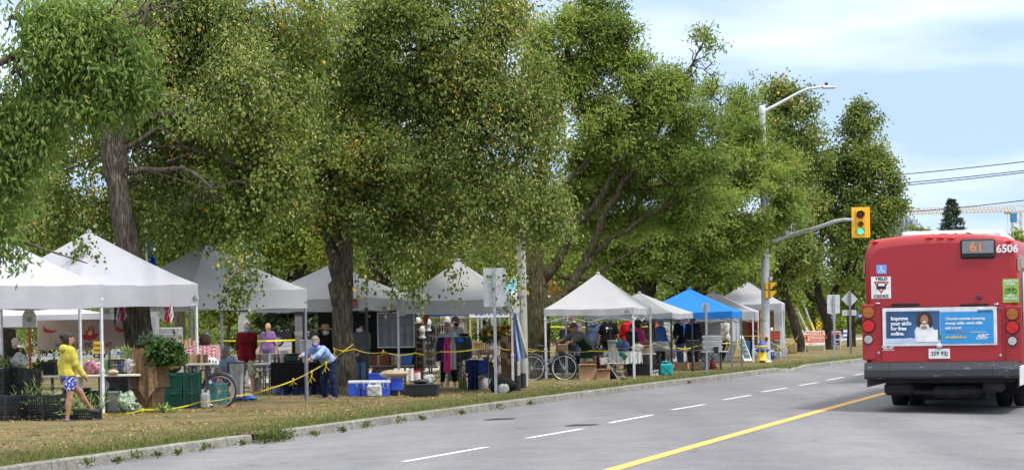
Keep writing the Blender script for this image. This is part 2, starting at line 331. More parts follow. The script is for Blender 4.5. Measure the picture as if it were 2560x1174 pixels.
def tent(key, label, nr, rz, w, d, ez, vh, pz, col, post, legs=((1, 1, 1), (-1, 1, 1), (1, -1, 1), (-1, -1, 1)), group='canopy tents in the market row', dep=None, vcol=None, sag=.10, strut=True):
    # nr: picture point at the foot of the near right leg; local x runs right along the near side, local y away
    P = G(*nr) if dep is None else PX(nr[0], dep); M = Matrix.Rotation(rz, 3, 'Z'); O = P - M @ Vector((w / 2, -d / 2, 0)); O.z = 0
    t = thing('canopy_tent', label, 'tent', O, rz, group); hw, hd = w / 2, d / 2
    q = MB(); rnd = random.Random(hash(key) % 1000 if False else sum(map(ord, key)))
    def roof(side):
        a = [(-hw, -hd), (hw, -hd), (hw, hd), (-hw, hd)][side]; b = [(-hw, -hd), (hw, -hd), (hw, hd), (-hw, hd)][(side + 1) % 4]
        ph = rnd.uniform(0, 6)
        def fn(u, v):
            x = (a[0] * (1 - u) + b[0] * u) * (1 - v); y = (a[1] * (1 - u) + b[1] * u) * (1 - v)
            s = 4 * u * (1 - u)
            z = ez + (pz - ez) * (v ** 1.12) - sag * s * (1 - v) * (.35 + v * 1.6) + .006 * math.sin(17 * u + ph) * (1 - v)
            z += -.0 if v < .97 else 0
            return (x, y, z)
        return fn
    for sd in range(4): q.grid(roof(sd), 14, 8)
    q.ell((0, 0, pz - .01), (.06, .06, .05), 8, 5)
    q.build('roof', M_TENT[col], t)
    q = MB()
    for sd in range(4):
        a = [(-hw, -hd), (hw, -hd), (hw, hd), (-hw, hd)][sd]; b = [(-hw, -hd), (hw, -hd), (hw, hd), (-hw, hd)][(sd + 1) % 4]; ph = rnd.uniform(0, 6)
        nx, ny = (b[1] - a[1]) / max(w, d), -(b[0] - a[0]) / max(w, d)
        def fn(u, v):
            rip = (.012 * math.sin(21 * u + ph) + .008 * math.sin(47 * u + 2 * ph)) * v * min(1, 8 * u * (1 - u))
            s = 4 * u * (1 - u)
            return (a[0] * (1 - u) + b[0] * u + nx * rip, a[1] * (1 - u) + b[1] * u + ny * rip, ez - sag * .35 * s - v * (vh + .012 * math.sin(9 * u + ph)) + .01 * s * v + .006 * math.sin(17 * u) * 0)
        q.grid(fn, 34, 4)
    q.build('valance', M_TENT[vcol or col], t)
    pm = M_POST[post]
    for sx, sy, on in legs:
        if not on: continue
        q = MB(); x, y = sx * (hw - .03), sy * (hd - .03)
        q.box((x, y, ez * .5 + .02), (.045, .045, ez - .04)); q.box((x, y, .42), (.058, .058, .85)); q.box((x, y, .86), (.075, .075, .06)); q.box((x, y, .008), (.11, .11, .016)); q.box((x, y, ez - .28), (.07, .07, .05))
        q.build('leg', pm, t)
    if strut:
        q = MB(); zt, zb = ez - .06, ez - .38
        for sd in range(4):
            a = Vector([(-hw, -hd, 0), (hw, -hd, 0), (hw, hd, 0), (-hw, hd, 0)][sd]) * .97; b = Vector([(-hw, -hd, 0), (hw, -hd, 0), (hw, hd, 0), (-hw, hd, 0)][(sd + 1) % 4]) * .97
            for k in range(2):
                p0 = a.lerp(b, k / 2); p1 = a.lerp(b, k / 2 + .5); up = Vector((0, 0, 1))
                q.bar(p0 + up * zt, p1 + up * zb, .022, .014); q.bar(p0 + up * zb, p1 + up * zt, .014, .022)
        for sx, sy in ((1, 1), (-1, 1), (1, -1), (-1, -1)): q.bar((sx * hw * .96, sy * hd * .96, ez - .08), (0, 0, pz - .12), .02)
        q.build('frame', pm, t)
    TENTS[key] = t; t['_w'] = w; t['_d'] = d; return t
def tlogo(t, x, z, parts, sx=1, y=None, name='logo'):      # print on the near valance
    q = MB(); d = t['_d']
    for p in parts: p(q, x, -d / 2 - .026 if y is None else y, z)
    q.build(name, [M_PRINT, M_PRINTR], t)
def p_house(q, x, y, z): q.prism([(x - .06, z - .05), (x - .06, z), (x, z + .05), (x + .06, z), (x + .06, z - .05), (x + .045, z - .05), (x + .045, z - .008), (x, z + .033), (x - .045, z - .008), (x - .045, z - .05)], y, y + .002); put_text(q, 'E-Z', .045, (x, y, z - .035), bold=.001)
tent('t1', 'white canopy tent over the stacked crates, cut by the left edge', (263, 1038), R_(50), 3.05, 3.05, 2.5, .44, 3.55, 'white', 'white', legs=((1, 1, 1), (1, -1, 1), (-1, -1, 1)))
t2 = tent('t2', 'white canopy tent over the vegetable table and green crates', (500, 1022), R_(49), 3.05, 3.05, 2.52, .43, 3.6, 'white', 'white', legs=((1, 1, 0), (-1, 1, 0), (1, -1, 1), (-1, -1, 1)))
tlogo(t2, 1.42, 2.24, [p_house])
t3 = tent('t3', 'pale grey canopy tent above the man in the maroon pullover', (772, 1005), R_(43), 3.05, 3.05, 2.42, .40, 3.42, 'pale', 'grey')
t4 = tent('t4', 'cream canopy tent with black side walls behind the forked tree', (921, 985), R_(-20), 3.05, 3.05, 2.28, .31, 3.12, 'cream', 'dark', legs=((1, 1, 1), (1, -1, 1), (-1, 1, 1)))
def p_fig(q, x, y, z):
    q.lathe([(.085, -.002), (.085, .002)], c=(x, y, z + .06), n=16, mi=1, rot=Matrix.Rotation(PI / 2, 3, 'X'), sy=.5); put_text(q, 'FIGS', .095, (x, y, z - .03), bold=.003, mi=1); put_text(q, 'WRAPS', .05, (x, y, z - .095), bold=.001, mi=1)
tlogo(t4, 1.22, 2.13, [p_fig])
t5 = tent('t5', 'cream canopy tent over the clothes rack and blue chair', (1286, 978), R_(-3), 2.75, 3.05, 2.2, .33, 3.14, 'cream', 'white')
tlogo(t5, 1.18, 1.98, [p_house])
t6 = tent('t6', 'pale canopy tent above the bending man in grey', (1588, 948), R_(-12), 2.5, 3.05, 1.96, .18, 2.94, 'cream', 'white')
tlogo(t6, 1.05, 1.87, [p_house])
t7 = tent('t7', 'grey canopy tent between the pale tent and the blue one', (1682, 936), R_(-15.6), 2.6, 3.05, 1.80, .16, 2.42, 'pale', 'dark')
t8 = tent('t8', 'bright blue canopy tent over the folding chair', (1832, 924), R_(-11), 3.0, 3.05, 1.83, .21, 2.56, 'blue', 'grey', legs=((1, 1, 1), (1, -1, 1), (-1, 1, 1)))
t9 = tent('t9', 'white canopy tent just behind the blue one', (1886, 907), R_(-9), 3.05, 3.05, 1.82, .31, 2.55, 'white', 'white')
t10 = tent('t10', 'tall white canopy tent with brown boards beside the hydrant', (1955, 895), R_(-9), 2.75, 2.75, 2.12, .26, 3.0, 'white', 'white')
tent('b1', 'low white canopy at the back over the pepper banner', (262, 975), R_(10), 4.6, 3.0, 2.03, .3, 2.55, 'white', 'grey', legs=((1, 1, 0), (-1, 1, 0), (1, -1, 1), (-1, -1, 0)))
tent('b2', 'white canopy tent peeping out behind the cream roof by the dark trunk', (1028, 905), R_(-12), 2.6, 3.0, 2.35, .3, 3.55, 'white', 'grey')
tent('b3', 'royal blue canopy tent behind the clothes rack', (1208, 935), R_(-6), 2.9, 3.0, 2.0, .16, 3.1, 'royal', 'white')
tent('b4', 'turquoise canopy tent behind the light pole', (1366, 905), R_(-14), 3.2, 3.0, 2.35, .3, 3.3, 'teal', 'grey', strut=False)
tent('b5', 'white canopy tent between the pole and the big trunk', (1372, 925), R_(-14), 2.4, 3.0, 2.15, .28, 2.75, 'white', 'white')
tent('b6', 'red canopy tent roof showing past the big trunk', (1425, 893), R_(-14), 2.4, 3.0, 2.4, .3, 3.35, 'red', 'grey', strut=False)
# ================================================================ trees
def bark_material(name, c0, c1):
    m, N, L, b = node_mat(name, .95, .1); g = N.new('ShaderNodeTexCoord').outputs['Object']
    mp = N.new('ShaderNodeMapping'); mp.inputs['Scale'].default_value = (1, 1, .16); L.new(g, mp.inputs['Vector'])
    a = noise(N, L, mp.outputs['Vector'], 26, 6, .6, .36, .62, c0, c1); w = noise(N, L, g, 2.5, 5, .6, .35, .65, (.75, .75, .72), (1.15, 1.15, 1.1))
    L.new(mixc(N, L, 1, a, w, 'MULTIPLY'), b.inputs['Base Color'])
    bp = N.new('ShaderNodeBump'); bp.inputs['Strength'].default_value = 1; bp.inputs['Distance'].default_value = .035
    L.new(noise(N, L, mp.outputs['Vector'], 26, 6, .6, .36, .62), bp.inputs['Height']); L.new(bp.outputs['Normal'], b.inputs['Normal']); return m
M_BARK = bark_material('furrowed_bark', (.04, .034, .026), (.17, .145, .115)); M_BARKL = bark_material('olive_bark', (.035, .03, .016), (.14, .12, .065)); M_BARKD = bark_material('dark_bark', (.022, .018, .014), (.085, .068, .05)); M_BARKP = bark_material('pale_bark', (.1, .085, .065), (.26, .22, .17))
def leaf_material(name, stops, tl=.38):
    m = D.materials.new(name); m.use_nodes = True; N = m.node_tree.nodes; L = m.node_tree.links; b = N['Principled BSDF']
    b.inputs['Roughness'].default_value = .55; b.inputs['Specular IOR Level'].default_value = .22
    at = N.new('ShaderNodeAttribute'); at.attribute_name = 'tint'; r = N.new('ShaderNodeValToRGB'); e = r.color_ramp.elements
    while len(e) < len(stops): e.new(.5)
    for i, (p, c) in enumerate(stops): e[i].position = p; e[i].color = tuple(c) + (1,)
    L.new(at.outputs['Fac'], r.inputs['Fac']); L.new(r.outputs['Color'], b.inputs['Base Color'])
    tr = N.new('ShaderNodeBsdfTranslucent'); L.new(mixc(N, L, 1, r.outputs['Color'], (1.15, 1.2, .7), 'MULTIPLY'), tr.inputs['Color'])
    ms = N.new('ShaderNodeMixShader'); ms.inputs['Fac'].default_value = tl; L.new(b.outputs['BSDF'], ms.inputs[1]); L.new(tr.outputs['BSDF'], ms.inputs[2])
    L.new(ms.outputs['Shader'], N['Material Output'].inputs['Surface']); return m
LF = {
 'linden': leaf_material('linden_leaf', [(0, (.055, .095, .02)), (.3, (.13, .18, .036)), (.6, (.25, .285, .06)), (.66, (.34, .34, .11)), (.86, (.58, .54, .24)), (.9, (.6, .40, .05)), (1, (.68, .46, .06))], .42),
 'ash': leaf_material('broad_leaf', [(0, (.065, .12, .026)), (.35, (.155, .235, .05)), (.62, (.32, .41, .11)), (.95, (.4, .45, .12)), (1, (.5, .4, .05))], .45),
 'locust': leaf_material('feathery_leaf', [(0, (.075, .125, .024)), (.3, (.17, .235, .045)), (.62, (.33, .39, .09)), (.95, (.3, .33, .08)), (1, (.45, .40, .06))], .45),
 'maple': leaf_material('maple_leaf', [(0, (.055, .09, .018)), (.3, (.15, .20, .032)), (.6, (.31, .35, .06)), (.93, (.4, .38, .07)), (1, (.55, .42, .06))], .45),
 'spruce': leaf_material('needle', [(0, (.025, .05, .026)), (.6, (.06, .095, .045)), (1, (.13, .15, .07))], .1),
 'veg': leaf_material('salad_leaf', [(0, (.02, .05, .01)), (.5, (.06, .13, .02)), (.8, (.14, .22, .035)), (1, (.22, .3, .06))], .25),
 'silage': leaf_material('corn_leaf', [(0, (.1, .16, .04)), (.5, (.24, .32, .1)), (1, (.5, .56, .28))], .3),
 'grass': leaf_material('grass_blade', [(0, (.05, .08, .015)), (.45, (.11, .135, .03)), (.6, (.2, .16, .06)), (1, (.3, .225, .11))], .3),
 'litter': leaf_material('dry_leaf', [(0, (.13, .08, .03)), (.4, (.27, .18, .07)), (.85, (.36, .27, .13)), (1, (.5, .36, .09))], .1)}
def quads_mesh(name, V, tint, material, per=4):
    n = len(V) // per; me = D.meshes.new(name); me.vertices.add(n * per); me.vertices.foreach_set('co', V.astype(np.float32).ravel())
    me.loops.add(n * per); me.loops.foreach_set('vertex_index', np.arange(n * per, dtype=np.int32)); me.polygons.add(n)
    me.polygons.foreach_set('loop_start', np.arange(0, n * per, per, dtype=np.int32))
    a = me.attributes.new('tint', 'FLOAT', 'FACE'); a.data.foreach_set('value', np.clip(tint, 0, 1).astype(np.float32)); me.materials.append(material); me.update(); return me
def unit(a): return a / np.maximum(np.linalg.norm(a, axis=-1, keepdims=True), 1e-9)
def leaves(P, A, size, aspect, fold=.0, rng=RNG, face=None):
    """rhombic leaves: P base points, A long axes (unit), size per leaf, face = the way the blades tend to look"""
    n = len(P); r = unit(rng.normal(size=(n, 3)))
    if face is None: B = unit(np.cross(A, r))
    else: B = unit(np.cross(A, unit(face + r * .75)))
    S = size[:, None]
    Nn = np.cross(A, B); w = aspect
    return np.stack([P, P + A * S * .42 + B * S * w * .5 + Nn * S * fold, P + A * S, P + A * S * .42 - B * S * w * .5 + Nn * S * fold], 1).reshape(-1, 3)
def vnoise(P, s, seed):
    p = P / s; i = np.floor(p).astype(np.int64); f = p - i; f = f * f * (3 - 2 * f); out = 0
    for dx in (0, 1):
        for dy in (0, 1):
            for dz in (0, 1):
                h = ((i[:, 0] + dx) * 73856093) ^ ((i[:, 1] + dy) * 19349663) ^ ((i[:, 2] + dz) * 83492791) ^ (seed * 2654435761)
                h = ((h ^ (h >> 13)) * 1274126177) & 0x7fffffff
                out = out + (h / 0x7fffffff) * np.where(dx, f[:, 0], 1 - f[:, 0]) * np.where(dy, f[:, 1], 1 - f[:, 1]) * np.where(dz, f[:, 2], 1 - f[:, 2])
    return out
def crown(lobes, n, kind, seed, leaf=(.06, .1), aspect=.75, sprig=.3, per=14, thr=.36, droop=.7, flat=0.0, bract=0.0, yellow=.02, hang=(), clump=.9, gap=2.2, boughs=.6):
    """leaf clusters through the crown's lobes; lobes = (centre, (rx, ry, rz)) in metres"""
    rng = np.random.default_rng(seed); vol = np.array([r[0] * r[1] * r[2] for c, r in lobes]) ** .62; vol /= vol.sum(); V = []; T = []
    pts = []; outs = []
    for (c, r), w in zip(lobes, vol):
        k = max(8, int(n * w / per * 1.9)); c = np.array(c); r = np.array(r); kb = int(k * boughs); nb = max(7, int(5 + 2.2 * r.mean() ** 1.3))
        d = unit(rng.normal(size=(k - kb, 3))); rad = rng.random(k - kb) ** .42
        rad *= 1 + .3 * (vnoise(d * 3 + c, .9, seed + 3) - .5) * 2
        pts.append(c + d * rad[:, None] * r); outs.append(d)
        bd = unit(rng.normal(size=(nb, 3)) + np.array([0, 0, .25])); bl = rng.uniform(.7, 1.22, nb); bi = rng.integers(0, nb, kb); u = rng.random(kb) ** .6      # foliage carried along boughs
        e = bd[bi] * bl[bi, None] * u[:, None]; e[:, 2] += .10 * u * (1 - u) - .14 * u * u * droop
        pts.append(c + (e + rng.normal(size=(kb, 3)) * (.09 + .10 * (1 - u[:, None]))) * r); outs.append(unit(bd[bi] + rng.normal(size=(kb, 3)) * .5))
    P = np.concatenate(pts); O = np.concatenate(outs)
    keep = (vnoise(P, clump, seed) * .6 + vnoise(P, gap, seed + 1) * .4) > thr
    P = P[keep]; O = O[keep]; m = len(P)
    if m * per > n: s = rng.permutation(m)[:n // per]; P = P[s]; O = O[s]; m = len(P)
    ct = vnoise(P, 1.4, seed + 9) * .75 + rng.random(m) * .25
    ax = unit(O * .6 + rng.normal(size=(m, 3)) * .6 + np.array([0, 0, -droop])); ax[:, 2] *= (1 - flat); ax = unit(ax)
    for h in hang:                                      # twigs that hang below the crown: (top, bottom, number)
        a = np.array(h[0]); b = np.array(h[1]); k = h[2]; u = np.linspace(0, 1, k)[:, None]; q = a * (1 - u) + b * u + rng.normal(size=(k, 3)) * .05
        P = np.concatenate([P, q]); ax = np.concatenate([ax, np.tile([[0, 0, -1.0]], (k, 1))]); ct = np.concatenate([ct, rng.random(k) * .4]); m += k
    O2 = O if len(O) == m else np.concatenate([O, np.tile([[0, -1.0, 0]], (m - len(O), 1))])
    t = rng.random((m, per)); jit = rng.normal(size=(m, per, 3)) * sprig * .28; jit[:, :, 2] *= (1 - flat * .8)
    LP = P[:, None] + ax[:, None] * (t * sprig)[..., None] + jit
    la = unit(ax[:, None] * .5 + rng.normal(size=(m, per, 3)) * .7 + np.array([0, 0, -droop * .8])); la[..., 2] *= (1 - flat * .7); la = unit(la)
    LP = LP.reshape(-1, 3); la = la.reshape(-1, 3); N_ = len(LP); size = rng.uniform(leaf[0], leaf[1], N_)
    ti = np.clip(np.repeat(ct, per) * .62 + rng.random(N_) * .28 - .12, 0, .6)
    asp = np.full((N_, 1), aspect)
    if bract:
        bf = np.repeat(bract * 2 * vnoise(P, 1.8, seed + 5), per); bm = rng.random(N_) < bf; ti[bm] = rng.uniform(.66, .87, bm.sum()); asp[bm] = .34
    ym = rng.random(N_) < np.repeat(np.where(vnoise(P, 1.1, seed + 7) > .72, yellow * 9, yellow * .12), per); ti[ym] = rng.uniform(.9, 1, ym.sum())
    return leaves(LP, la, size, asp, .05, rng, np.repeat(unit(O2 * .9 + np.array([.25, -.3, .8])), per, 0)), ti, P
def pxl(depth, L):                                   # lobes given on the picture at a depth -> metres
    out = []
    for l in L:
        px, py, rx, ry = l[:4]; dz = l[4] if len(l) > 4 else 0; z = depth + dz; s = FOC / z; a, b = rx / s, ry / s
        out.append((tuple(AT(px, py, z)), (a, l[5] if len(l) > 5 else max(a, b) * .9, b)))
    return out
def limb(depth, L):
    return [(AT(p[0], p[1], depth + (p[3] if len(p) > 3 else 0)), p[2] * depth / FOC) for p in L]
def wob(pts, amt, rnd):                              # finer, slightly crooked version of a limb
    out = []
    for (a, ra), (b, rb) in zip(pts[:-1], pts[1:]):
        k = 3
        for i in range(k):
            u = i / k; p = a.lerp(b, u); j = amt * (ra + rb) * (0 if i == 0 else 1)
            out.append((p + Vector([rnd.uniform(-j, j) for _ in range(3)]), ra + (rb - ra) * u))
    out.append(pts[-1]); return out
def tree(label, foot, depth, trunk, limbs, lobes, n, kind, seed, bark=None, group='trees along the market', name='broadleaf_tree', auto=True, wide=None, twig=6, **kw):
    rnd = random.Random(seed); base = PX(foot, depth, 0); t = thing(name, label, 'tree', base, 0, group)
    tr = limb(depth, trunk); tr[0] = (Vector((tr[0][0].x, tr[0][0].y, -.15)), tr[0][1])
    if wide: tr.insert(1, (tr[0][0].lerp(tr[1][0], .12) + Vector((0, 0, .1)), tr[0][1] * .84)); tr[0] = (tr[0][0], tr[0][1] * wide)
    q = MB(); w = wob(tr, .05, rnd); q.tube([p - base for p, r in w], [r for p, r in w], 14)
    tips = [tr[-1], tr[-2]]
    for L in limbs:
        lm = limb(depth, L); lm.append((lm[-1][0] + (lm[-1][0] - lm[-2][0]).normalized() * 1.1 + Vector((0, 0, -.1)), .008)); w = wob(lm, .35, rnd); q.tube([p - base for p, r in w], [r for p, r in w], 8); tips += [w[-1], w[len(w) // 2]]
    LB = pxl(depth, lobes)
    if auto:
        for c, r in LB:
            c = Vector(c); a, ra = min(tips, key=lambda t_: (t_[0] - c).length + (3 if t_[0].z > c.z + .6 else 0)); ra = min(ra, .09) * .75; mid = a.lerp(c, .5) + Vector((0, 0, (c - a).length * .10))
            w = wob([(a, ra), (mid, ra * .7), (c, ra * .4)], 1.2, rnd); q.tube([p - base for p, r_ in w], [max(.01, r_) for p, r_ in w], 6)
            for k in range(max(1, int(twig * min(1, r[0] / .9)))):
                d = Vector([rnd.gauss(0, 1) for _ in range(3)]).normalized(); e = c + Vector((d.x * r[0], d.y * r[1], d.z * r[2] - .1)) * .85; s_ = w[rnd.randrange(len(w) // 2, len(w))][0]
                ww = wob([(s_, .022), (s_.lerp(e, .55) + Vector((0, 0, .15)), .014), (e, .006)], 2.5, rnd); q.tube([p - base for p, r_ in ww], [r_ for p, r_ in ww], 5, cap=False)
    q.build('trunk', bark or M_BARK, t)
    V, ti, _ = crown(LB, n, kind, seed, **kw); V = V - np.array(base); link(quads_mesh('crown', V, ti, LF[kind]), 'crown', t)
    return t
LIN = dict(leaf=(.05, .115), aspect=.8, sprig=.46, per=22, bract=.24, yellow=.010, droop=.8, clump=.8)
def hangpx(depth, L): return [(tuple(AT(a, b, depth)), tuple(AT(c, d, depth)), k) for a, b, c, d, k in L]
tree('tall lime tree with thick furrowed trunk behind the vegetable table', 360, 52, [(362, 1000, 40), (352, 860, 37), (336, 720, 34), (322, 620, 31), (297, 490, 27), (280, 400, 25), (262, 320, 18), (245, 250, 14), (235, 120, 10)],
     [[(296, 480, 20), (303, 400, 19), (312, 330, 16), (330, 230, 12), (350, 120, 9)], [(318, 428, 10), (370, 424, 8), (420, 425, 7, -1), (455, 418, 6, -1), (492, 438, 4, -2)], [(310, 300, 9), (400, 287, 8), (480, 285, 7), (560, 282, 5)], [(315, 370, 7), (400, 318, 6), (440, 350, 6), (470, 372, 5), (510, 382, 3)], [(420, 402, 4), (460, 390, 3), (495, 378, 2)], [(262, 300, 8), (160, 230, 6), (60, 270, 4)]],
     [(150, 430, 150, 130, 1), (430, 400, 150, 150, 2.5), (560, 230, 170, 160), (410, 180, 160, 150, 1), (240, 90, 200, 130, 1.5), (620, 50, 190, 110, 1), (55, 520, 110, 80, 1), (610, 420, 150, 140, .5), (700, 290, 130, 150, 1), (500, 100, 130, 110, 2), (300, 250, 120, 110, 2.5), (520, 330, 120, 100, 3), (520, 530, 130, 50, .5), (240, 530, 120, 70, 2), (430, 30, 170, 100, 1), (60, 330, 120, 120, 2), (420, 530, 90, 60, 3), (640, 530, 90, 35, 1)], 120000, 'linden', 11, wide=1.35, thr=.42,
     hang=hangpx(50.5, [(205, 575, 200, 625, 7), (215, 590, 222, 650, 6), (560, 600, 575, 690, 7), (590, 610, 612, 720, 9), (620, 620, 600, 700, 6), (575, 690, 568, 740, 5), (640, 610, 650, 690, 5)]), **LIN)
tree('lime tree with forked trunk and yellowing leaves by the kerb', 865, 58.6, [(868, 990, 30), (862, 900, 28), (857, 800, 26), (858, 735, 25), (867, 650, 15), (866, 572, 16), (880, 470, 15), (910, 340, 14), (940, 230, 12), (958, 120, 9)],
     [[(853, 765, 20), (845, 700, 16), (825, 620, 13), (796, 545, 11), (760, 460, 8), (700, 380, 5)], [(856, 700, 17), (842, 600, 10), (836, 512, 9), (820, 400, 7), (800, 260, 5)], [(905, 370, 8), (960, 348, 7), (1010, 325, 6), (1080, 290, 4)], [(930, 260, 5), (985, 315, 5), (1040, 365, 4), (1100, 390, 3)], [(955, 130, 6), (1060, 120, 5), (1160, 90, 3)], [(880, 480, 7), (1000, 440, 6), (1150, 450, 5), (1260, 470, 3)]],
     [(760, 300, 160, 150), (880, 110, 190, 150), (1080, 90, 210, 140), (1245, 120, 110, 150), (1200, 310, 190, 160), (1000, 330, 190, 170), (1335, 430, 90, 120), (1210, 510, 170, 110), (1050, 530, 190, 100), (775, 465, 130, 80), (905, 510, 110, 65), (1335, 290, 75, 110), (1365, 540, 50, 55), (1130, 575, 170, 38), (950, 580, 90, 34), (1270, 585, 70, 36), (690, 420, 90, 90), (900, 230, 130, 90, 2), (1110, 230, 130, 90, 2), (880, 420, 130, 70, 2.5), (1130, 420, 130, 80, 2), (1000, 0, 200, 70), (1240, 0, 90, 70), (735, 150, 120, 110)], 165000, 'linden', 12, wide=1.4, thr=.41,
     hang=hangpx(57.5, [(1040, 650, 1050, 740, 10), (1020, 650, 1012, 700, 7), (985, 655, 990, 710, 7), (1130, 640, 1135, 690, 6), (920, 640, 915, 700, 6), (1240, 640, 1262, 730, 8), (1275, 630, 1290, 720, 8)]), **LIN)
tree('dark thick trunked lime tree behind the cream tent', 955, 76, [(958, 860, 32), (952, 720, 30), (938, 600, 26), (930, 500, 22), (925, 380, 14)], [[(935, 560, 12), (1010, 470, 9), (1090, 420, 6)], [(930, 520, 10), (850, 440, 7), (800, 400, 5)]],
     [(930, 420, 180, 130), (1100, 470, 170, 120), (780, 420, 150, 120), (1000, 600, 150, 60), (1180, 600, 130, 60, 3), (850, 250, 200, 120), (1150, 250, 200, 130), (1060, 640, 120, 40)], 36000, 'linden', 13, bark=M_BARKD, wide=1.2, thr=.38, **dict(LIN, leaf=(.08, .13), bract=.16))
LOC = dict(boughs=.85, leaf=(.07, .18), aspect=.36, sprig=.42, per=18, droop=.35, flat=.25, yellow=.008, clump=.7, gap=1.8)
tree('honey locust with lichened trunk forking low beside the bicycle', 1352, 72, [(1352, 945, 34), (1347, 860, 29), (1346, 785, 30), (1340, 700, 27), (1330, 620, 22), (1335, 500, 18), (1365, 380, 14), (1400, 250, 10), (1420, 120, 7)],
     [[(1350, 790, 18), (1382, 755, 16), (1416, 722, 14), (1450, 675, 13), (1478, 625, 12), (1508, 535, 10), (1557, 454, 8), (1606, 398, 7), (1680, 330, 4)], [(1345, 720, 15), (1366, 690, 14), (1398, 650, 12), (1416, 601, 11), (1478, 527, 9), (1545, 417, 7), (1570, 320, 5), (1590, 230, 3)], [(1440, 690, 8), (1500, 620, 7), (1545, 588, 6), (1610, 545, 5), (1690, 500, 3)], [(1345, 560, 8), (1400, 480, 6), (1470, 400, 5)], [(1540, 430, 5), (1610, 470, 4), (1720, 460, 3)], [(1400, 250, 6), (1470, 160, 5), (1510, 60, 3)], [(1395, 690, 6), (1470, 700, 5), (1560, 640, 4)], [(1600, 400, 5), (1700, 230, 3), (1745, 130, 2)]],
     [(1430, 60, 95, 85), (1505, 90, 60, 85), (1420, 230, 110, 100), (1560, 185, 75, 75), (1610, 260, 90, 70), (1735, 165, 45, 40), (1740, 150, 50, 45), (1758, 112, 32, 34), (1725, 195, 55, 42), (1790, 225, 55, 60), (1690, 310, 120, 80), (1530, 320, 120, 80), (1600, 430, 150, 60, 1.5), (1740, 390, 110, 70), (1450, 440, 90, 80, 2), (1700, 520, 140, 50, 1), (1480, 555, 60, 50, 3.5), (1570, 560, 110, 45, 3), (1390, 330, 60, 60), (1480, 380, 110, 70, 1.5), (1640, 360, 120, 70), (1340, 150, 60, 90), (1660, 225, 60, 50), (1720, 300, 80, 60), (1400, 300, 60, 80), (1450, 180, 80, 80), (1700, 215, 60, 45), (1785, 190, 45, 40), (1590, 470, 75, 35, 3), (1660, 460, 80, 40, 2), (1500, 480, 60, 30, 4), (1560, 90, 35, 40)], 135000, 'locust', 21, bark=M_BARKL, wide=1.25, thr=.40, twig=6, **LOC)
tree('honey locust with dark trunk behind the grey tent', 1612, 90, [(1614, 880, 28), (1612, 800, 26), (1610, 730, 24), (1600, 660, 18), (1590, 600, 13), (1600, 480, 9)], [[(1612, 760, 13), (1640, 650, 11), (1700, 610, 8), (1770, 590, 6)], [(1605, 700, 10), (1560, 640, 8), (1500, 600, 6)], [(1612, 790, 10), (1680, 745, 9), (1720, 738, 8), (1790, 700, 5)], [(1600, 620, 8), (1670, 560, 6), (1750, 500, 4)]],
     [(1640, 600, 160, 70), (1790, 580, 130, 80), (1500, 610, 110, 60), (1700, 680, 130, 40), (1830, 480, 100, 80), (1850, 380, 90, 90), (1920, 470, 80, 70), (1890, 560, 80, 60), (1560, 670, 90, 30), (1960, 520, 70, 60), (1850, 300, 70, 60), (1800, 235, 60, 45), (1755, 275, 75, 50), (1690, 250, 60, 50)], 110000, 'locust', 22, bark=M_BARKD, thr=.37, twig=8, **dict(LOC, leaf=(.1, .19)))
tree('locust tree with ivy brown trunk behind the blue tent', 1757, 98, [(1756, 880, 17), (1756, 780, 16), (1752, 690, 15), (1742, 620, 11), (1750, 500, 8)], [[(1754, 700, 10), (1775, 620, 8), (1800, 560, 5)], [(1750, 660, 7), (1700, 620, 5)]],
     [(1760, 600, 110, 60), (1850, 640, 90, 60), (1700, 660, 80, 40), (1900, 380, 80, 80), (1870, 260, 60, 60), (1800, 440, 100, 80), (1720, 560, 120, 60)], 42000, 'locust', 23, bark=M_BARKD, thr=.36, **dict(LOC, leaf=(.11, .2)))
FAR = dict(leaf=(.10, .17), aspect=.8, sprig=.45, per=12, droop=.5, bract=.13, yellow=.012, clump=1.3, gap=2.6)
tree('leaning dark trunk lime tree right of the last white tent', 2000, 112, [(2006, 884, 17), (1996, 840, 13), (1985, 800, 12), (1970, 765, 10), (1950, 700, 9), (1950, 560, 8), (1960, 380, 6)], [[(1960, 730, 7), (2010, 650, 5), (2050, 610, 4)]],
     [(1950, 225, 55, 35), (1985, 255, 60, 50), (1960, 310, 90, 70), (2010, 370, 75, 70), (1960, 420, 100, 70), (1990, 500, 90, 60), (1960, 620, 80, 55), (1930, 690, 70, 45), (2010, 640, 70, 50)], 30000, 'linden', 31, bark=M_BARKD, wide=1.3, thr=.36, **FAR)
tree('dark forked lime tree behind the orange election sign', 2075, 118, [(2078, 880, 15), (2072, 830, 12), (2068, 800, 12), (2056, 770, 12), (2048, 745, 10), (2040, 690, 8), (2060, 560, 6)], [[(2062, 785, 9), (2080, 740, 8), (2110, 690, 6), (2140, 600, 4)], [(2052, 760, 7), (2020, 735, 6), (1990, 690, 4)]],
     [(2150, 280, 30, 28), (2150, 320, 52, 42), (2150, 385, 75, 55), (2155, 450, 90, 60), (2165, 520, 95, 55), (2130, 590, 100, 55), (2050, 560, 90, 60), (2060, 470, 60, 60), (2030, 650, 90, 45), (2110, 665, 90, 40), (2215, 440, 45, 35), (2230, 510, 40, 35), (2070, 400, 50, 40), (2200, 590, 55, 45)], 46000, 'linden', 32, bark=M_BARKD, wide=1.5, thr=.36, **dict(FAR, bract=.09))
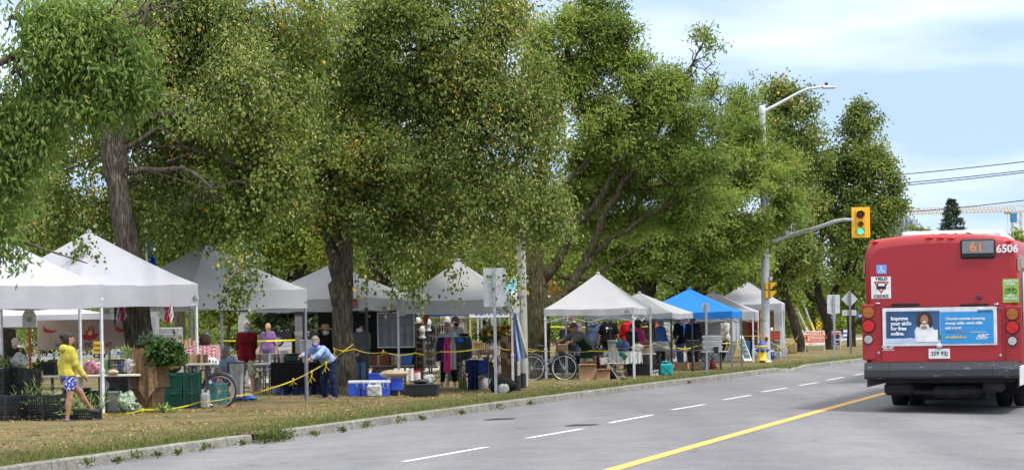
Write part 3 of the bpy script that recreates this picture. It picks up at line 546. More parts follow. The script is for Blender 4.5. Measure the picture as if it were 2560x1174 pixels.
tree('lime tree with straight dark trunk behind the diamond sign', 2128, 126, [(2129, 856, 12), (2127, 800, 10), (2128, 730, 9), (2125, 660, 7)], [[(2127, 740, 6), (2100, 700, 5), (2080, 650, 4)], [(2128, 820, 5), (2160, 790, 4), (2200, 740, 3)]], [(2130, 650, 70, 45), (2180, 660, 70, 50), (2080, 690, 60, 35), (2210, 600, 60, 60)], 11000, 'linden', 33, bark=M_BARKD, **FAR)
# background wood behind the stalls: each tree on its own
BG = dict(leaf=(.10, .18), aspect=.75, sprig=.5, per=12, droop=.5, yellow=.02, clump=1.2, gap=2.6)
for lab, fx, dp, rt, lob, n, kd, sd in [
    ('leafy background tree at the far left beyond the white canopy', 20, 78, 20, [(20, 640, 120, 90), (130, 610, 130, 80), (60, 480, 170, 120), (30, 740, 90, 40), (120, 350, 170, 120), (280, 230, 150, 120), (420, 60, 150, 100)], 24000, 'maple', 41),
    ('pale barked tree standing beyond the red and white ribbons', 448, 84, 16, [(430, 640, 120, 90), (520, 640, 110, 90), (350, 560, 140, 110), (480, 500, 150, 110), (600, 470, 150, 120)], 17000, 'maple', 42),
    ('thin twin stemmed maple behind the grey canopy ridge', 745, 96, 9, [(740, 560, 110, 70), (660, 600, 90, 60), (800, 600, 90, 60), (700, 470, 130, 90), (720, 640, 60, 30)], 14000, 'maple', 43),
    ('bright leafy maple behind the forked trunk', 790, 105, 10, [(800, 560, 90, 70), (900, 580, 110, 80), (900, 480, 130, 90), (890, 660, 70, 40)], 13000, 'maple', 44),
    ('background maple over the white tent by the dark trunk', 1120, 104, 11, [(1080, 600, 120, 80), (1190, 610, 120, 80), (1130, 500, 150, 90), (1240, 660, 90, 50)], 15000, 'maple', 45),
    ('background tree between the lamp pole and the locust trunk', 1300, 108, 11, [(1300, 640, 100, 70), (1410, 640, 90, 70), (1350, 540, 130, 90), (1450, 700, 80, 40)], 13000, 'locust', 46),
    ('background tree beyond the pale tent top', 1520, 120, 12, [(1500, 690, 110, 50), (1600, 680, 100, 60), (1680, 720, 90, 40), (1560, 600, 130, 70)], 13000, 'locust', 47),
    ('background tree beyond the blue tent top', 1800, 128, 10, [(1790, 700, 80, 50), (1870, 690, 80, 60), (1850, 600, 100, 70), (1940, 720, 70, 50)], 13000, 'locust', 48),
    ('hazy green tree at the end of the road behind the speed sign', 2030, 190, 7, [(2030, 740, 60, 40), (1980, 720, 60, 40), (2100, 760, 60, 40), (2170, 740, 60, 60), (2150, 690, 50, 50)], 12000, 'maple', 49)]:
    kw = dict(BG)
    if dp > 110: kw['leaf'] = (.13, .22)
    tree(lab, fx, dp, [(fx + 2, 850, rt), (fx, 760, rt * .85), (fx - 6, 660, rt * .7), (fx - 10, 560, rt * .5)], [[(fx - 3, 700, rt * .5), (fx + 45, 620, rt * .4), (fx + 70, 550, rt * .25)]], lob, n, kd, sd, bark=M_BARKP if sd in (42,) else M_BARKD, group='background trees', thr=.34, **kw)
# near ash branch, top left
tree('near ash tree with big bright leaves hanging in at the top left', -330, 33, [(-330, 1300, 60), (-330, 900, 55), (-320, 500, 48), (-300, 250, 40)],
     [[(-310, 420, 20), (-120, 370, 12), (20, 330, 8), (65, 296, 6), (130, 232, 6), (200, 190, 5), (280, 130, 3)], [(-305, 330, 18), (-100, 200, 12), (80, 120, 8), (250, 60, 4)], [(130, 234, 5), (200, 232, 4), (270, 230, 3)], [(180, 200, 4), (260, 150, 4), (300, 90, 3)], [(-310, 520, 14), (-120, 560, 8), (10, 590, 4)]],
     [(40, 30, 110, 50), (150, 20, 90, 45), (270, 35, 90, 40), (345, 60, 55, 45), (370, 25, 40, 35), (60, 110, 110, 50), (190, 95, 90, 45), (310, 130, 70, 40), (360, 175, 45, 40), (120, 180, 100, 45), (250, 190, 80, 40), (20, 200, 80, 60), (310, 235, 60, 30), (190, 250, 70, 32), (80, 265, 80, 45), (25, 330, 70, 50), (110, 340, 55, 35), (10, 420, 60, 50), (60, 400, 40, 30), (0, 500, 45, 35), (0, 600, 55, 32), (-120, 200, 130, 200)], 36000, 'ash', 51, bark=M_BARKP, thr=.35, twig=7, leaf=(.05, .125), aspect=.36, sprig=.34, per=16, droop=.95, yellow=.01, clump=.5, gap=1.2, boughs=.9)
# small plants and the spruces
def spruce(label, foot, depth, top, bottom, wpx, n, seed, dark=True):
    base = PX(foot, depth, 0); t = thing('spruce_tree', label, 'tree', base, 0); s = depth / FOC; rng = np.random.default_rng(seed)
    zt = AT(foot, top, depth).z; zb = AT(foot, bottom, depth).z; q = MB(); q.tube([(0, 0, -.1), (0, 0, zt * .6), (0, 0, zt)], [wpx * s * .06, wpx * s * .04, .02], 8)
    V = []; lv = 17
    P = []; A = []
    for i in range(lv * 8):
        u = min(.985, (i / 8 + rng.random()) / lv); z = zb + (zt - zb) * u; L_ = wpx * s * (1 - u) ** .8 + .25
        for k in range(2):
            a = rng.uniform(0, 2 * PI); l = L_ * rng.uniform(.75, 1.1); e = np.array([math.cos(a) * l, math.sin(a) * l, z + l * .05 - rng.uniform(0, .3) * l * (1 - u)])
            q.tube([(0, 0, z), tuple(e * .5 + np.array([0, 0, z * .5])), tuple(e)], [.03, .02, .008], 5, cap=False)
            m = n // (lv * 16); f = rng.random(m) ** .7; p = np.array([0, 0, z]) * (1 - f[:, None]) + e * f[:, None]; p += rng.normal(size=p.shape) * np.array([.1, .1, .05]) * (.3 + L_ * .10)
            P.append(p); A.append(unit(np.array([math.cos(a), math.sin(a), -.25]) + rng.normal(size=(m, 3)) * .5))
    P = np.concatenate(P); A = np.concatenate(A); q.build('trunk', M_BARKD, t)
    link(quads_mesh('crown', leaves(P, A, rng.uniform(.25, .55, len(P)) * max(1, s * 14) ** .5, np.full((len(P), 1), .34), 0, rng), rng.random(len(P)), LF['spruce']), 'crown', t)
spruce('lone dark spruce on the skyline above the bus', 2384, 330, 498, 650, 48, 7000, 61)
spruce('olive spruce with drooping boughs behind the maroon pullover man', 735, 100, 560, 815, 85, 9000, 62)
def bush(label, px, top, depth, wpx, n, kd, seed, name='shrub', leaf=(.12, .2), cat='shrub', group='shrubs behind the stalls'):
    b = PX(px, depth, 0); t = thing(name, label, cat, b, 0, group); rnd = random.Random(seed); LB = []; bot = HORY - ROLL * (px - 1280) + EYE * FOC / depth; h = bot - top
    for i in range(7): LB.append((px + rnd.uniform(-.7, .7) * wpx, bot - h * (.3 + .42 * rnd.random()), wpx * rnd.uniform(.35, .55), h * rnd.uniform(.28, .36)))
    LB.append((px, bot - h * .25, wpx * .85, h * .3)); LB.append((px + wpx * .1, bot - h * .62, wpx * .5, h * .38))
    V, ti, _ = crown(pxl(depth, LB), n, kd, seed, leaf=leaf, aspect=.7, sprig=.35, per=10, thr=.25, droop=.1, clump=.7, gap=1.6)
    V[:, 2] = np.abs(V[:, 2]); q = MB()
    for i in range(6): a = rnd.uniform(0, 6.28); q.tube([(0, 0, -.05), (math.cos(a) * .2, math.sin(a) * .2, .4), (math.cos(a) * .5, math.sin(a) * .4, 1.0)], [.03, .02, .01], 5)
    q.build('stem', M_BARKD, t); link(quads_mesh('foliage', V - np.array(b), ti, LF[kd]), 'foliage', t)
BUSH = [(115, 745, 140, 75, 'maple', 'yellow green shrub beside the capped man'), (250, 755, 142, 90, 'maple', 'low shrub beneath the white back canopy'), (525, 720, 146, 75, 'maple', 'light green shrub behind the wicker ball'), (590, 800, 135, 60, 'ash', 'low glossy shrub right of the seated man'), (430, 700, 150, 90, 'locust', 'tall dark shrub behind the ribbons'), (620, 775, 160, 40, 'linden', 'dark shrub left of the maroon pullover man'), (1010, 750, 150, 80, 'maple', 'shrub seen past the black tent wall'), (1230, 770, 150, 90, 'maple', 'shrub behind the sunflowers'), (1420, 765, 150, 110, 'locust', 'shrub behind the bicycle tree'), (1560, 770, 150, 110, 'maple', 'shrub behind the market shoppers'), (1800, 750, 165, 90, 'maple', 'shrub beyond the blue tent posts'), (1960, 770, 175, 70, 'maple', 'shrub behind the leaning dark trunk'), (30, 720, 150, 80, 'maple', 'tall shrub at the left edge behind the white canopy'), (1700, 765, 160, 90, 'locust', 'shrub beyond the grey tent posts'), (350, 720, 155, 80, 'maple', 'shrub behind the big furrowed trunk'), (1120, 760, 160, 80, 'locust', 'shrub behind the clothes rack')]
for i, (px, top, dp, w, kd, lab) in enumerate(BUSH): bush(lab, px, top, dp, w, 3600, kd, 70 + i)
tree('young tree with slim trunk before the beige fence', 572, 90, [(570, 870, 5), (571, 820, 4.5), (573, 780, 4), (575, 740, 3)], [[(572, 815, 2.5), (560, 800, 2), (552, 785, 1.5)]], [(560, 780, 40, 22), (590, 775, 40, 25), (545, 750, 45, 30), (610, 750, 40, 30), (580, 730, 50, 30)], 4200, 'linden', 91, group='background trees', leaf=(.09, .15), aspect=.85, sprig=.3, per=10, thr=.3, droop=.5, yellow=.01)
tree('green tree on the skyline beside the crane mast', 2548, 210, [(2548, 780, 5), (2548, 650, 4), (2548, 600, 2)], [], [(2545, 590, 18, 18), (2560, 620, 30, 30), (2535, 640, 24, 30), (2560, 690, 34, 50)], 5000, 'maple', 95, group=None, leaf=(.2, .35), per=10, sprig=.5)
tree('small olive tree on the skyline right of the tower', 2300, 230, [(2302, 780, 5), (2300, 650, 4), (2300, 590, 2)], [], [(2290, 570, 14, 8), (2318, 577, 16, 7), (2300, 600, 30, 20), (2310, 660, 36, 60)], 4500, 'maple', 96, group=None, leaf=(.2, .35), per=10, sprig=.5)
# the far-off wood that closes the park, one mass
LB = []; rr = random.Random(9)
for k in range(82):
    px = -160 + k * 36; LB.append((px, rr.uniform(750, 810), rr.uniform(50, 80), rr.uniform(45, 60), rr.uniform(-12, 12)))
for k in range(30):
    px = -100 + k * 56; LB.append((px, rr.uniform(640, 720), rr.uniform(60, 100), rr.uniform(50, 80), rr.uniform(0, 14)))
V, ti, _ = crown(pxl(205, LB), 90000, 'maple', 99, leaf=(.28, .5), aspect=.8, sprig=.8, per=10, thr=.2, droop=.3, clump=2.5, gap=5)
stuff(link(quads_mesh('distant_wood', V, ti, LF['maple']), 'distant_wood'))
# grass blades, kerb weeds and fallen leaves
def scatter(n, y0, y1, o0, o1, rng, pw=2.0):
    u = rng.random(n); k = 1 - pw; y = (y0 ** k + u * (y1 ** k - y0 ** k)) ** (1 / k); o = -(o0 + rng.random(n) * (o1 - o0)); return y, o
rng = np.random.default_rng(5)
y, o = scatter(70000, 29, 110, .14, 5.2, rng); e = rng.random(len(o)) < np.exp((o + .15) * .55) + .12; y = y[e]; o = o[e]
x = np.array([kx(v) for v in y]) + o / RC; P = np.stack([x, y, np.full(len(x), .015)], 1); near = np.exp(o * .8)
hgt = rng.uniform(.03, .075, len(x)) * (.7 + .7 * near); A = unit(rng.normal(size=(len(x), 3)) * np.array([.55, .55, .1]) + np.array([0, 0, 1.0])); B = unit(np.cross(A, unit(rng.normal(size=(len(x), 3)))))
V = np.stack([P - B * .006, P + B * .006, P + A * hgt[:, None]], 1).reshape(-1, 3)
ti = np.clip(np.where(rng.random(len(x)) < .25 + .6 * near, rng.random(len(x)) * .5, .5 + rng.random(len(x)) * .5), 0, 1)
o_ = link(quads_mesh('grass_blades', V, ti, LF['grass'], 3), 'grass_blades'); stuff(o_)
y, o = scatter(30000, 29.5, 115, .3, 9.5, rng); x = np.array([kx(v) for v in y]) + o / RC; P = np.stack([x, y, rng.uniform(.03, .055, len(x))], 1)
w = np.exp(-((y - 55) / 14) ** 2) * .9 + .25; e = (vnoise(P, 1.6, 3) > .38) & (rng.random(len(x)) < w) & (rng.random(len(x)) < np.clip(-o / 2.2, .05, 1)); P = P[e]; n = len(P)
A = unit(rng.normal(size=(n, 3)) * np.array([1, 1, .45])); o_ = link(quads_mesh('fallen_leaves', leaves(P, A, rng.uniform(.022, .055, n), np.full((n, 1), .7), .03, rng), rng.random(n), LF['litter']), 'fallen_leaves'); stuff(o_)
WEEDS = [(x, float(np.interp(x, [0, 200, 400, 600, 800, 1000, 1200, 1500, 1700, 1900, 2150], [1197, 1171, 1143, 1116, 1088, 1058, 1029, 990, 961, 931, 905])) + 1) for x in (225, 300, 400, 520, 672, 705, 728, 790, 860, 1010, 1060, 1160, 1255, 1725, 1930, 350, 610, 450, 920, 1330)]
WV = []; WT = []
for i, (a, b) in enumerate(WEEDS):
    p = GR(a, b); big = (.3 + .25 * (i % 3 == 0)) if i not in (4, 5) else .9; m = 60 if i not in (4, 5) else 420; rr = np.random.default_rng(300 + i); P = np.array(p) + rr.normal(size=(m, 3)) * np.array([.1, .12, .0]) * big + np.array([-.03, 0, .0])
    P[:, 2] = p.z + .02 + rr.random(m) * .16 * big; A = unit(rr.normal(size=(m, 3)) + np.array([0, 0, .8]))
    WV.append(leaves(P, A, rr.uniform(.03, .08, m), np.full((m, 1), .4), 0, rr)); WT.append(rr.random(m) * .5)
stuff(link(quads_mesh('kerb_weeds', np.concatenate(WV), np.concatenate(WT), LF['grass']), 'kerb_weeds'))
# ================================================================ the bus
RED = mat('bus_red', (.33, .014, .019), .42, var=.06, scale=1.2, spec=.5); M_BLK = paint((.012, .012, .014), .5); M_RUB = paint((.018, .018, .019), .85, bump=.3)
M_GLASS = mat('dark_glass', (.02, .025, .03), .06, spec=.8); M_CHR = paint((.6, .6, .6), .25, metal=.9); M_WHT = paint((.78, .78, .78), .6); M_GALV = mat('galvanised', (.40, .42, .44), .5, metal=.5, var=.12, scale=14)
def disc(q, x, z, r, y0, y1, mi=0, n=20): q.prism([(x + r * math.cos(2 * PI * k / n), z + r * math.sin(2 * PI * k / n)) for k in range(n)], y0, y1, mi)
BD = 43.6; bs = FOC / BD                      # distance of the bus's rear
bx = PX(2356, BD).x; bz = roadz(rdist(bx, BD)); bus = thing('city_bus', 'red city bus with advertisement and number seen from behind', 'bus', (bx, BD, bz), R_(-15.2))
def bl(px, py):                               # picture point on the rear face -> local x, z
    p = AT(px, py, BD); return (p.x - bx) / math.cos(R_(15.2)) * .985, p.z - bz
W = 1.29; H = bl(2356, 583)[1]; zf = .42
def sect(y, ins=0, top=0, bot=.80):            # body cross-section, rounded shoulders and a cambered roof
    w = W - ins; h = H - top; pts = [(-w, bot)]
    pts += [(-w, h - .42), (-w + .012, h - .30), (-w + .045, h - .2), (-w + .10, h - .125)]
    pts += [(x * w, h - .11 * abs(x) ** 2.2 - .003) for x in (-.85, -.6, -.3, 0, .3, .6, .85)]
    pts += [(w - .10, h - .125), (w - .045, h - .2), (w - .012, h - .30), (w, h - .42), (w, bot)]; return [(x, y, z) for x, z in pts]
q = MB(); secs = [sect(-.02, .10, .16), sect(.0, .05, .07), sect(.05, .012, .02), sect(.12), sect(3, 0), sect(8), sect(12.0), sect(12.15, .1, .2)]
n = len(secs[0]); vs = [p for s in secs for p in s]; fs = [(i * n + j, i * n + n + j, i * n + n + (j + 1) % n, i * n + (j + 1) % n) for i in range(len(secs) - 1) for j in range(n)]
q.add(vs, fs, 0, True); q.add(secs[0], [tuple(range(n))], 0); q.add(secs[-1], [tuple(range(n - 1, -1, -1))], 0); q.build('body', RED, bus)
def rpt(px, py): return bl(px, py)
def rect(q, a, b, y0, y1, mi=0, bev=.02): (x0, z1), (x1, z0) = rpt(*a), rpt(*b); return q.box(((x0 + x1) / 2, (y0 + y1) / 2, (z0 + z1) / 2), (abs(x1 - x0), abs(y1 - y0), abs(z1 - z0)), mi=mi, bev=bev)
q = MB(); rect(q, (2206, 772), (2502, 902), -.045, -.01, bev=.03); ed = q.build('engine_door', RED, bus)
q = MB(); q.tube([(x, -.05, z) for x, z in [rpt(2206, 771), rpt(2225, 765), rpt(2480, 768), rpt(2500, 774)]], .008, 6); (x0, z0) = rpt(2222, 762); rect(q, (2232, 758), (2300, 762), -.05, -.02, 0, .004); rect(q, (2400, 759), (2468, 763), -.05, -.02, 0, .004); q.build('hinge_bar', M_BLK, ed)
q = MB()
for a in ((2198, 758), (2486, 760)): x, z = rpt(*a); q.ell((x, -.03, z), (.05, .03, .02), 10, 6)
q.build('lamp', M_CHR, bus)
for a, b in (((2159, 760), (2196, 900)), ((2506, 764), (2550, 904))):
    q = MB(); rect(q, a, b, -.035, .0, bev=.03); q.build('light_panel', RED, bus)
M_AMB = mat('amber_lens', (.42, .13, .015), .25, var=.2, scale=40); M_REDL = mat('red_lens', (.5, .01, .01), .25, emit=(1, .03, .02), estr=.15, var=.5, scale=60); M_DIM = mat('red_lens_dim', (.5, .008, .008), .2, var=.2, emit=(1, .03, .01), estr=.12)
for px, pz in ((2176, (780, 814, 848)), (2525, (784, 817, 851))):
    for i, py in enumerate(pz):
        x, z = rpt(px, py); r = (.095, .10, .07)[i]; q = MB(); disc(q, x, z, r * 1.22, -.055, -.03, 0, 24); q.build('lamp_bezel', M_BLK if i else paint((.2, .015, .02), .4), bus)
        q = MB(); disc(q, x, z, r, -.075, -.05, 0, 24)
        if i == 0: rect(q, (px - 12, py - 2), (px + 12, py + 1), -.079, -.07, 0, 0)
        else:
            for k in range(19):
                a = k * 2.4; rr_ = r * .85 * math.sqrt(k / 19); disc(q, x + rr_ * math.cos(a), z + rr_ * math.sin(a), r * .09, -.079, -.07, 0, 6)
        q.build('tail_light', (M_AMB, M_REDL, paint((.45, .45, .46), .3))[i], bus)
q = MB()
for px, py in ((2188, 603), (2324, 594), (2351, 594), (2377, 595), (2516, 604)):
    x, z = rpt(px, py); q = MB(); q.ell((x, -.0 if 2200 < px < 2500 else .01, z), (.075, .03, .024), 12, 6); q.build('marker_light', M_DIM, bus)
# number display
q = MB(); rect(q, (2399, 598), (2484, 646), -.06, .02, 0, .03); ds = q.build('route_display', M_BLK, bus)
q = MB(); rect(q, (2404, 604), (2480, 633), -.066, -.05, 0, .005); q.build('screen', mat('display_glass', (.2, .21, .22), .25, spec=.6), ds)
x, z = rpt(2439, 619); q = MB(); put_text(q, '61', .215, (x, -.068, z), bold=.004, sx=1.15); q.build('digits', mat('led_orange', (.6, .2, .08), .6, emit=(1, .28, .08), estr=.1), ds)
x, z = rpt(2512, 623); q = MB(); put_text(q, '6506', .185, (x, -.022, z), bold=.006, depth=.012, sx=1.0); q.build('fleet_number', M_WHT, bus)
# advertisement
q = MB(); rect(q, (2210, 770), (2489, 861), -.062, -.04, 0, .004); ad = q.build('advert_frame', paint((.72, .74, .76), .35, metal=.3), bus)
y_ = -.0655; q = MB()
def quad(q, a, b, dy, mi): (x0, z1), (x1, z0) = rpt(*a), rpt(*b); q.add([(x0, y_ - dy, z0), (x1, y_ - dy, z0), (x1, y_ - dy, z1), (x0, y_ - dy, z1)], [(0, 1, 2, 3)], mi)
def poly(q, pts, dy, mi): q.add([(rpt(*p)[0], y_ - dy, rpt(*p)[1]) for p in pts], [tuple(range(len(pts) - 1, -1, -1))], mi)
def ringpts(cx, cy, rx, ry, n=18, j=0): return [(cx + rx * math.cos(2 * PI * k / n) * (1 + j * math.sin(5.0 * k)), cy + ry * math.sin(2 * PI * k / n) * (1 + j * math.cos(4.1 * k))) for k in range(n)][::-1]
ADM = [paint((.035, .115, .27), .4, var=.3, scale=1.5), paint((.03, .26, .58), .4, var=.03), paint((.76, .78, .8), .4), paint((.05, .022, .015), .5), paint((.36, .18, .11), .5), paint((.62, .66, .72), .45), paint((.6, .52, .16), .5), paint((.5, .03, .04), .5), paint((.06, .15, .04), .5), paint((.45, .56, .74), .4)]
quad(q, (2219, 778), (2351, 853), 0, 0); quad(q, (2351, 779), (2481, 857), 0, 1); quad(q, (2219, 846), (2351, 855), .001, 9); quad(q, (2441, 774), (2478, 780), .002, 0); quad(q, (2345, 836), (2353, 848), .002, 8)
poly(q, ringpts(2313, 800, 20, 22, 22, .06), .001, 3); poly(q, [(2291, 852), (2289, 826), (2297, 812), (2312, 808), (2330, 812), (2338, 826), (2336, 852)][::-1], .002, 5); poly(q, ringpts(2313, 799, 9.5, 13), .003, 4); poly(q, ringpts(2313, 804, 4, 1.8), .004, 2)
poly(q, ringpts(2312, 818, 8, 4.5), .004, 4); poly(q, ringpts(2299, 806, 6, 12, 14, .1), .0025, 3); poly(q, ringpts(2328, 806, 6, 13, 14, .1), .0025, 3); quad(q, (2294, 824), (2346, 853), .005, 2); poly(q, [(2268, 848), (2268, 845), (2283, 844), (2284, 849)][::-1], .004, 5)
def adt(s, px, py, size, mi, align='LEFT', bold=.0035, **k): x, z = rpt(px, py); put_text(q, s, size, (x, y_ - .004, z), mi, bold=bold, depth=.001, align=align, **k)
for i, s in enumerate(('Improve', 'your skills', 'for free', 'online.')): adt(s, 2231, 796 + i * 12.6, .086, 2)
for i, s in enumerate(('Choose courses covering', 'money skills, work skills', 'and more!')): adt(s, 2364, 796 + i * 11.5, .064, 2, sx=1.0, bold=.0025)
adt('abcskillshub.ca', 2364, 842, .06, 6, bold=.003); adt('ABC', 2440, 839, .085, 2, bold=.004, shear=.2, sx=1.15); quad(q, (2438, 844.5), (2464, 846), .003, 2)
for i in range(5): quad(q, (2365 + i * 19.5, 828), (2365 + i * 19.5 + 19.5, 829.6), .003, (0, 7, 4, 6, 9)[i])
q.build('advert_poster', ADM, ad)
# stickers and plate
q = MB(); y_ = -.024; quad(q, (2195, 661), (2220, 683), 0, 0); poly(q, ringpts(2206, 666, 2, 2), .002, 1)
poly(q, [(2205, 669), (2208, 669), (2209, 674), (2214, 675), (2216, 680), (2214, 680), (2212, 677), (2206, 676)][::-1], .002, 1)
for k in range(10): a = k * .45 + .6; poly(q, ringpts(2207 + 5 * math.cos(a), 677 + 4.5 * math.sin(a), 1, 1, 6), .002, 1)
q.build('wheelchair_sticker', [paint((.16, .34, .78), .4), M_WHT], bus)
q = MB(); quad(q, (2182, 691), (2231, 745), 0, 0); poly(q, [(2188, 703), (2226, 703), (2207, 734)][::-1], .002, 1); poly(q, [(2194, 706), (2220, 706), (2207, 727)][::-1], .003, 0); poly(q, [(2197, 704), (2217, 704), (2219, 722), (2195, 722)][::-1], .004, 2); quad(q, (2199, 707), (2215, 714), .005, 0)
for s, py in (('YIELD', 696), ('CEDEZ', 740)): x, z = rpt(2207, py); put_text(q, s, .072, (x, y_ - .003, z), 2, bold=.002, depth=.001, sx=1.15)
q.build('yield_sticker', [M_WHT, paint((.55, .05, .05), .5), M_BLK], bus)
q = MB(); quad(q, (2501, 697), (2541, 755), 0, 0)
for s, py, sz in (('SHARE THE', 703, .048), ('ROAD', 710, .05), ('BIKES', 739, .05), ('WELCOME', 746, .045)): x, z = rpt(2521, py); put_text(q, s, sz, (x, y_ - .003, z), 1, bold=.0015, depth=.001)
for cx in (2513, 2530):
    x, z = rpt(cx, 727); q.tube([(x + .036 * math.cos(a), y_ - .004, z + .036 * math.sin(a)) for a in [k * PI / 7 for k in range(14)]], .004, 4, 2, closed=True)
P_ = lambda a, b: (rpt(a, b)[0], y_ - .004, rpt(a, b)[1]); q.tube([P_(2513, 727), P_(2518, 720), P_(2527, 720), P_(2521, 727), P_(2518, 720)], .004, 4, 2); q.tube([P_(2530, 727), P_(2526, 718), P_(2529, 717)], .004, 4, 2)
q.build('bicycle_sticker', [paint((.27, .47, .08), .5), M_WHT, M_BLK], bus)
q = MB(); y_ = -.05; quad(q, (2324, 871), (2374, 895), .012, 0); q.box((rpt(2349, 883)[0], -.05, rpt(2349, 883)[1]), (.36, .02, .17), mi=0, bev=.004); x, z = rpt(2349, 883); put_text(q, '259 93J', .095, (x, y_ - .014, z), 1, bold=.002, depth=.001, sx=1.0); q.build('licence_plate', [paint((.7, .7, .68), .5), paint((.03, .04, .12), .5)], bus)
q = MB(); x, z = rpt(2349, 864); q.ell((x, -.075, z), (.052, .03, .045), 12, 8); q.build('plate_lamp', paint((.55, .55, .55), .35), bus)
q = MB(); x, z = rpt(2224, 868); q.prism([(x - .12, z + .02), (x - .04, z + .02), (x, z - .008), (x + .04, z + .02), (x + .12, z + .02), (x + .06, z - .03), (x, z - .022), (x - .06, z - .03)], -.049, -.046); quad(q, (2210, 874), (2240, 875.2), .0, 0); q.build('emblem', paint((.7, .66, .66), .4), bus)
q = MB(); x, z = rpt(2445, 742); q.box((x, -.03, z), (.075, .06, .075), bev=.012); disc(q, x, z, .025, -.07, -.06); q.build('camera', paint((.05, .04, .045), .5), bus)
q = MB()
for a in ((2201, 881), (2497, 886)): x, z = rpt(*a); disc(q, x, z, .022, -.056, -.045, 0, 12)
q.build('latch', M_CHR, bus)
# bumper, underside, wheels
zb1 = rpt(2350, 903)[1]; zb0 = rpt(2350, 946)[1]
q = MB()
for x0, x1, b in ((-W - .01, -W + .42, .05), (-W + .425, W - .425, .03), (W - .42, W + .01, .05)):
    pr = [(-.02, zb0), (-.17, zb0 + .015), (-.2, zb0 + .05), (-.2, zb1 - .13), (-.155, zb1 - .02), (-.1, zb1), (.05, zb1), (.05, zb0)]; m = len(pr)
    vs = [(x0, a + (.04 if x0 < -W else 0), b_) for a, b_ in pr] + [(x1, a + (.04 if x1 > W else 0), b_) for a, b_ in pr]; q.add(vs, [tuple(range(m - 1, -1, -1)), tuple(range(m, 2 * m))] + [(i, (i + 1) % m, m + (i + 1) % m, m + i) for i in range(m)])
def bumper_mat():
    m, N, L, b = node_mat('scuffed_bumper', .5, .4); g = N.new('ShaderNodeTexCoord').outputs['Object']; mp = N.new('ShaderNodeMapping'); mp.inputs['Scale'].default_value = (2.2, 1, 11); L.new(g, mp.inputs['Vector'])
    f = noise(N, L, mp.outputs['Vector'], 2.2, 9, .75, .60, .70); L.new(mixc(N, L, f, (.03, .031, .038), (.28, .29, .32)), b.inputs['Base Color']); return m
q.build('bumper', bumper_mat(), bus)
q = MB(); q.box((0, 1.4, .66), (2.36, 2.6, .28)); q.box((-.75, .35, .42), (.5, .5, .22), bev=.05); q.box((.2, .5, .36), (.8, .6, .2), bev=.06); q.box((.85, .3, .45), (.35, .4, .2), bev=.05); q.tube([(-.9, .2, .4), (-.3, .25, .35), (.5, .25, .36), (1.0, .3, .42)], .05, 8); q.tube([(-.4, .7, .3), (.7, .7, .3)], .1, 10); q.box((0, 7, .5), (2.2, 9.5, .3)); q.tube([(-.95, 3.4, .48), (.95, 3.4, .48)], .11, 10)
q.build('underside', mat('grimy_metal', (.03, .028, .027), .8, var=.3, scale=5), bus)
for sx in (-1, 1):
    q = MB(); q.box((sx * 1.0, 2.75, .42), (.56, .02, .36)); q.build('mud_flap', M_RUB, bus)
    for x in (sx * 1.1, sx * .79):
        q = MB(); rot = Matrix.Rotation(PI / 2, 3, 'Y'); q.lathe([(.28, -.13), (.44, -.13), (.485, -.10), (.49, 0), (.485, .10), (.44, .13), (.28, .13)], (x, 3.4, .48), 28, rot=rot); q.lathe([(.27, -.1), (.1, -.04), (.05, -.09)], (x, 3.4, .48), 20, rot=rot); q.build('wheel', M_RUB, bus)
    q = MB(); q.lathe([(.28, -.13), (.44, -.13), (.485, -.10), (.485, .10), (.44, .13), (.28, .13)], (sx * 1.08, 9.2, .48), 28, rot=Matrix.Rotation(PI / 2, 3, 'Y')); q.build('wheel', M_RUB, bus)
# right side: windows, trim; left side the same
for sx in (-1, 1):
    for i in range(6):
        y0 = 1.1 + i * 1.55; q = MB(); q.box((sx * (W + .004), y0 + .72, H - 1.15), (.02, 1.42, .98), bev=.008); q.build('window', M_GLASS, bus)
    q = MB(); q.box((sx * (W + .008), 5.8, H - .5), (.03, 11, .22), bev=.01); q.box((sx * (W + .008), .3, H - .55), (.03, .5, .22), bev=.01); q.build('side_band', paint((.28, .22, .17), .5), bus)
    q = MB(); q.box((sx * (W + .006), 5.9, .62), (.02, 11.6, .34), bev=.008); q.build('skirt', paint((.62, .62, .62), .5), bus)
# the exhaust-like dark pipe by the left shoulder is a mirror arm
q = MB(); x, z = rpt(2160, 600); q.tube([(-W - .02, 11.6, H - .5), (-W - .28, 11.9, H - .35), (-W - .34, 12.05, H - .7)], .035, 8); q.ell((-W - .36, 12.05, H - .95), (.06, .12, .22), 10, 8); q.build('mirror', M_BLK, bus)
# second bus: a white roof beyond
d2 = 61.0; p2_ = PX(2372, d2, 0); wb = thing('white_bus', 'white roofed bus showing above the red bus', 'bus', (PX(2385, d2).x, d2, -.1), R_(-13)); s2 = FOC / d2; h2 = AT(2385, 577, d2).z + .1; w2 = 1.29
q = MB(); sec = lambda y, i, tp: [(-w2 + i, y, .4), (-w2 + i, y, h2 - .5), (-w2 + .03 + i, y, h2 - .32), (-1.18 + i, y, h2 - tp), (1.18 - i, y, h2 - tp), (w2 - .03 - i, y, h2 - .32), (w2 - i, y, h2 - .5), (w2 - i, y, .4)]
S_ = [sec(0, .05, .06), sec(.2, 0, .0), sec(12, 0, .0)]; vs = [p for s in S_ for p in s]; q.add(vs, [(i * 8 + j, i * 8 + 8 + j, i * 8 + 8 + (j + 1) % 8, i * 8 + (j + 1) % 8) for i in range(2) for j in range(8)]); q.add(S_[0], [tuple(range(8))]); q.add(S_[2], [tuple(range(7, -1, -1))]); q.build('body', paint((.72, .72, .74), .4), wb)
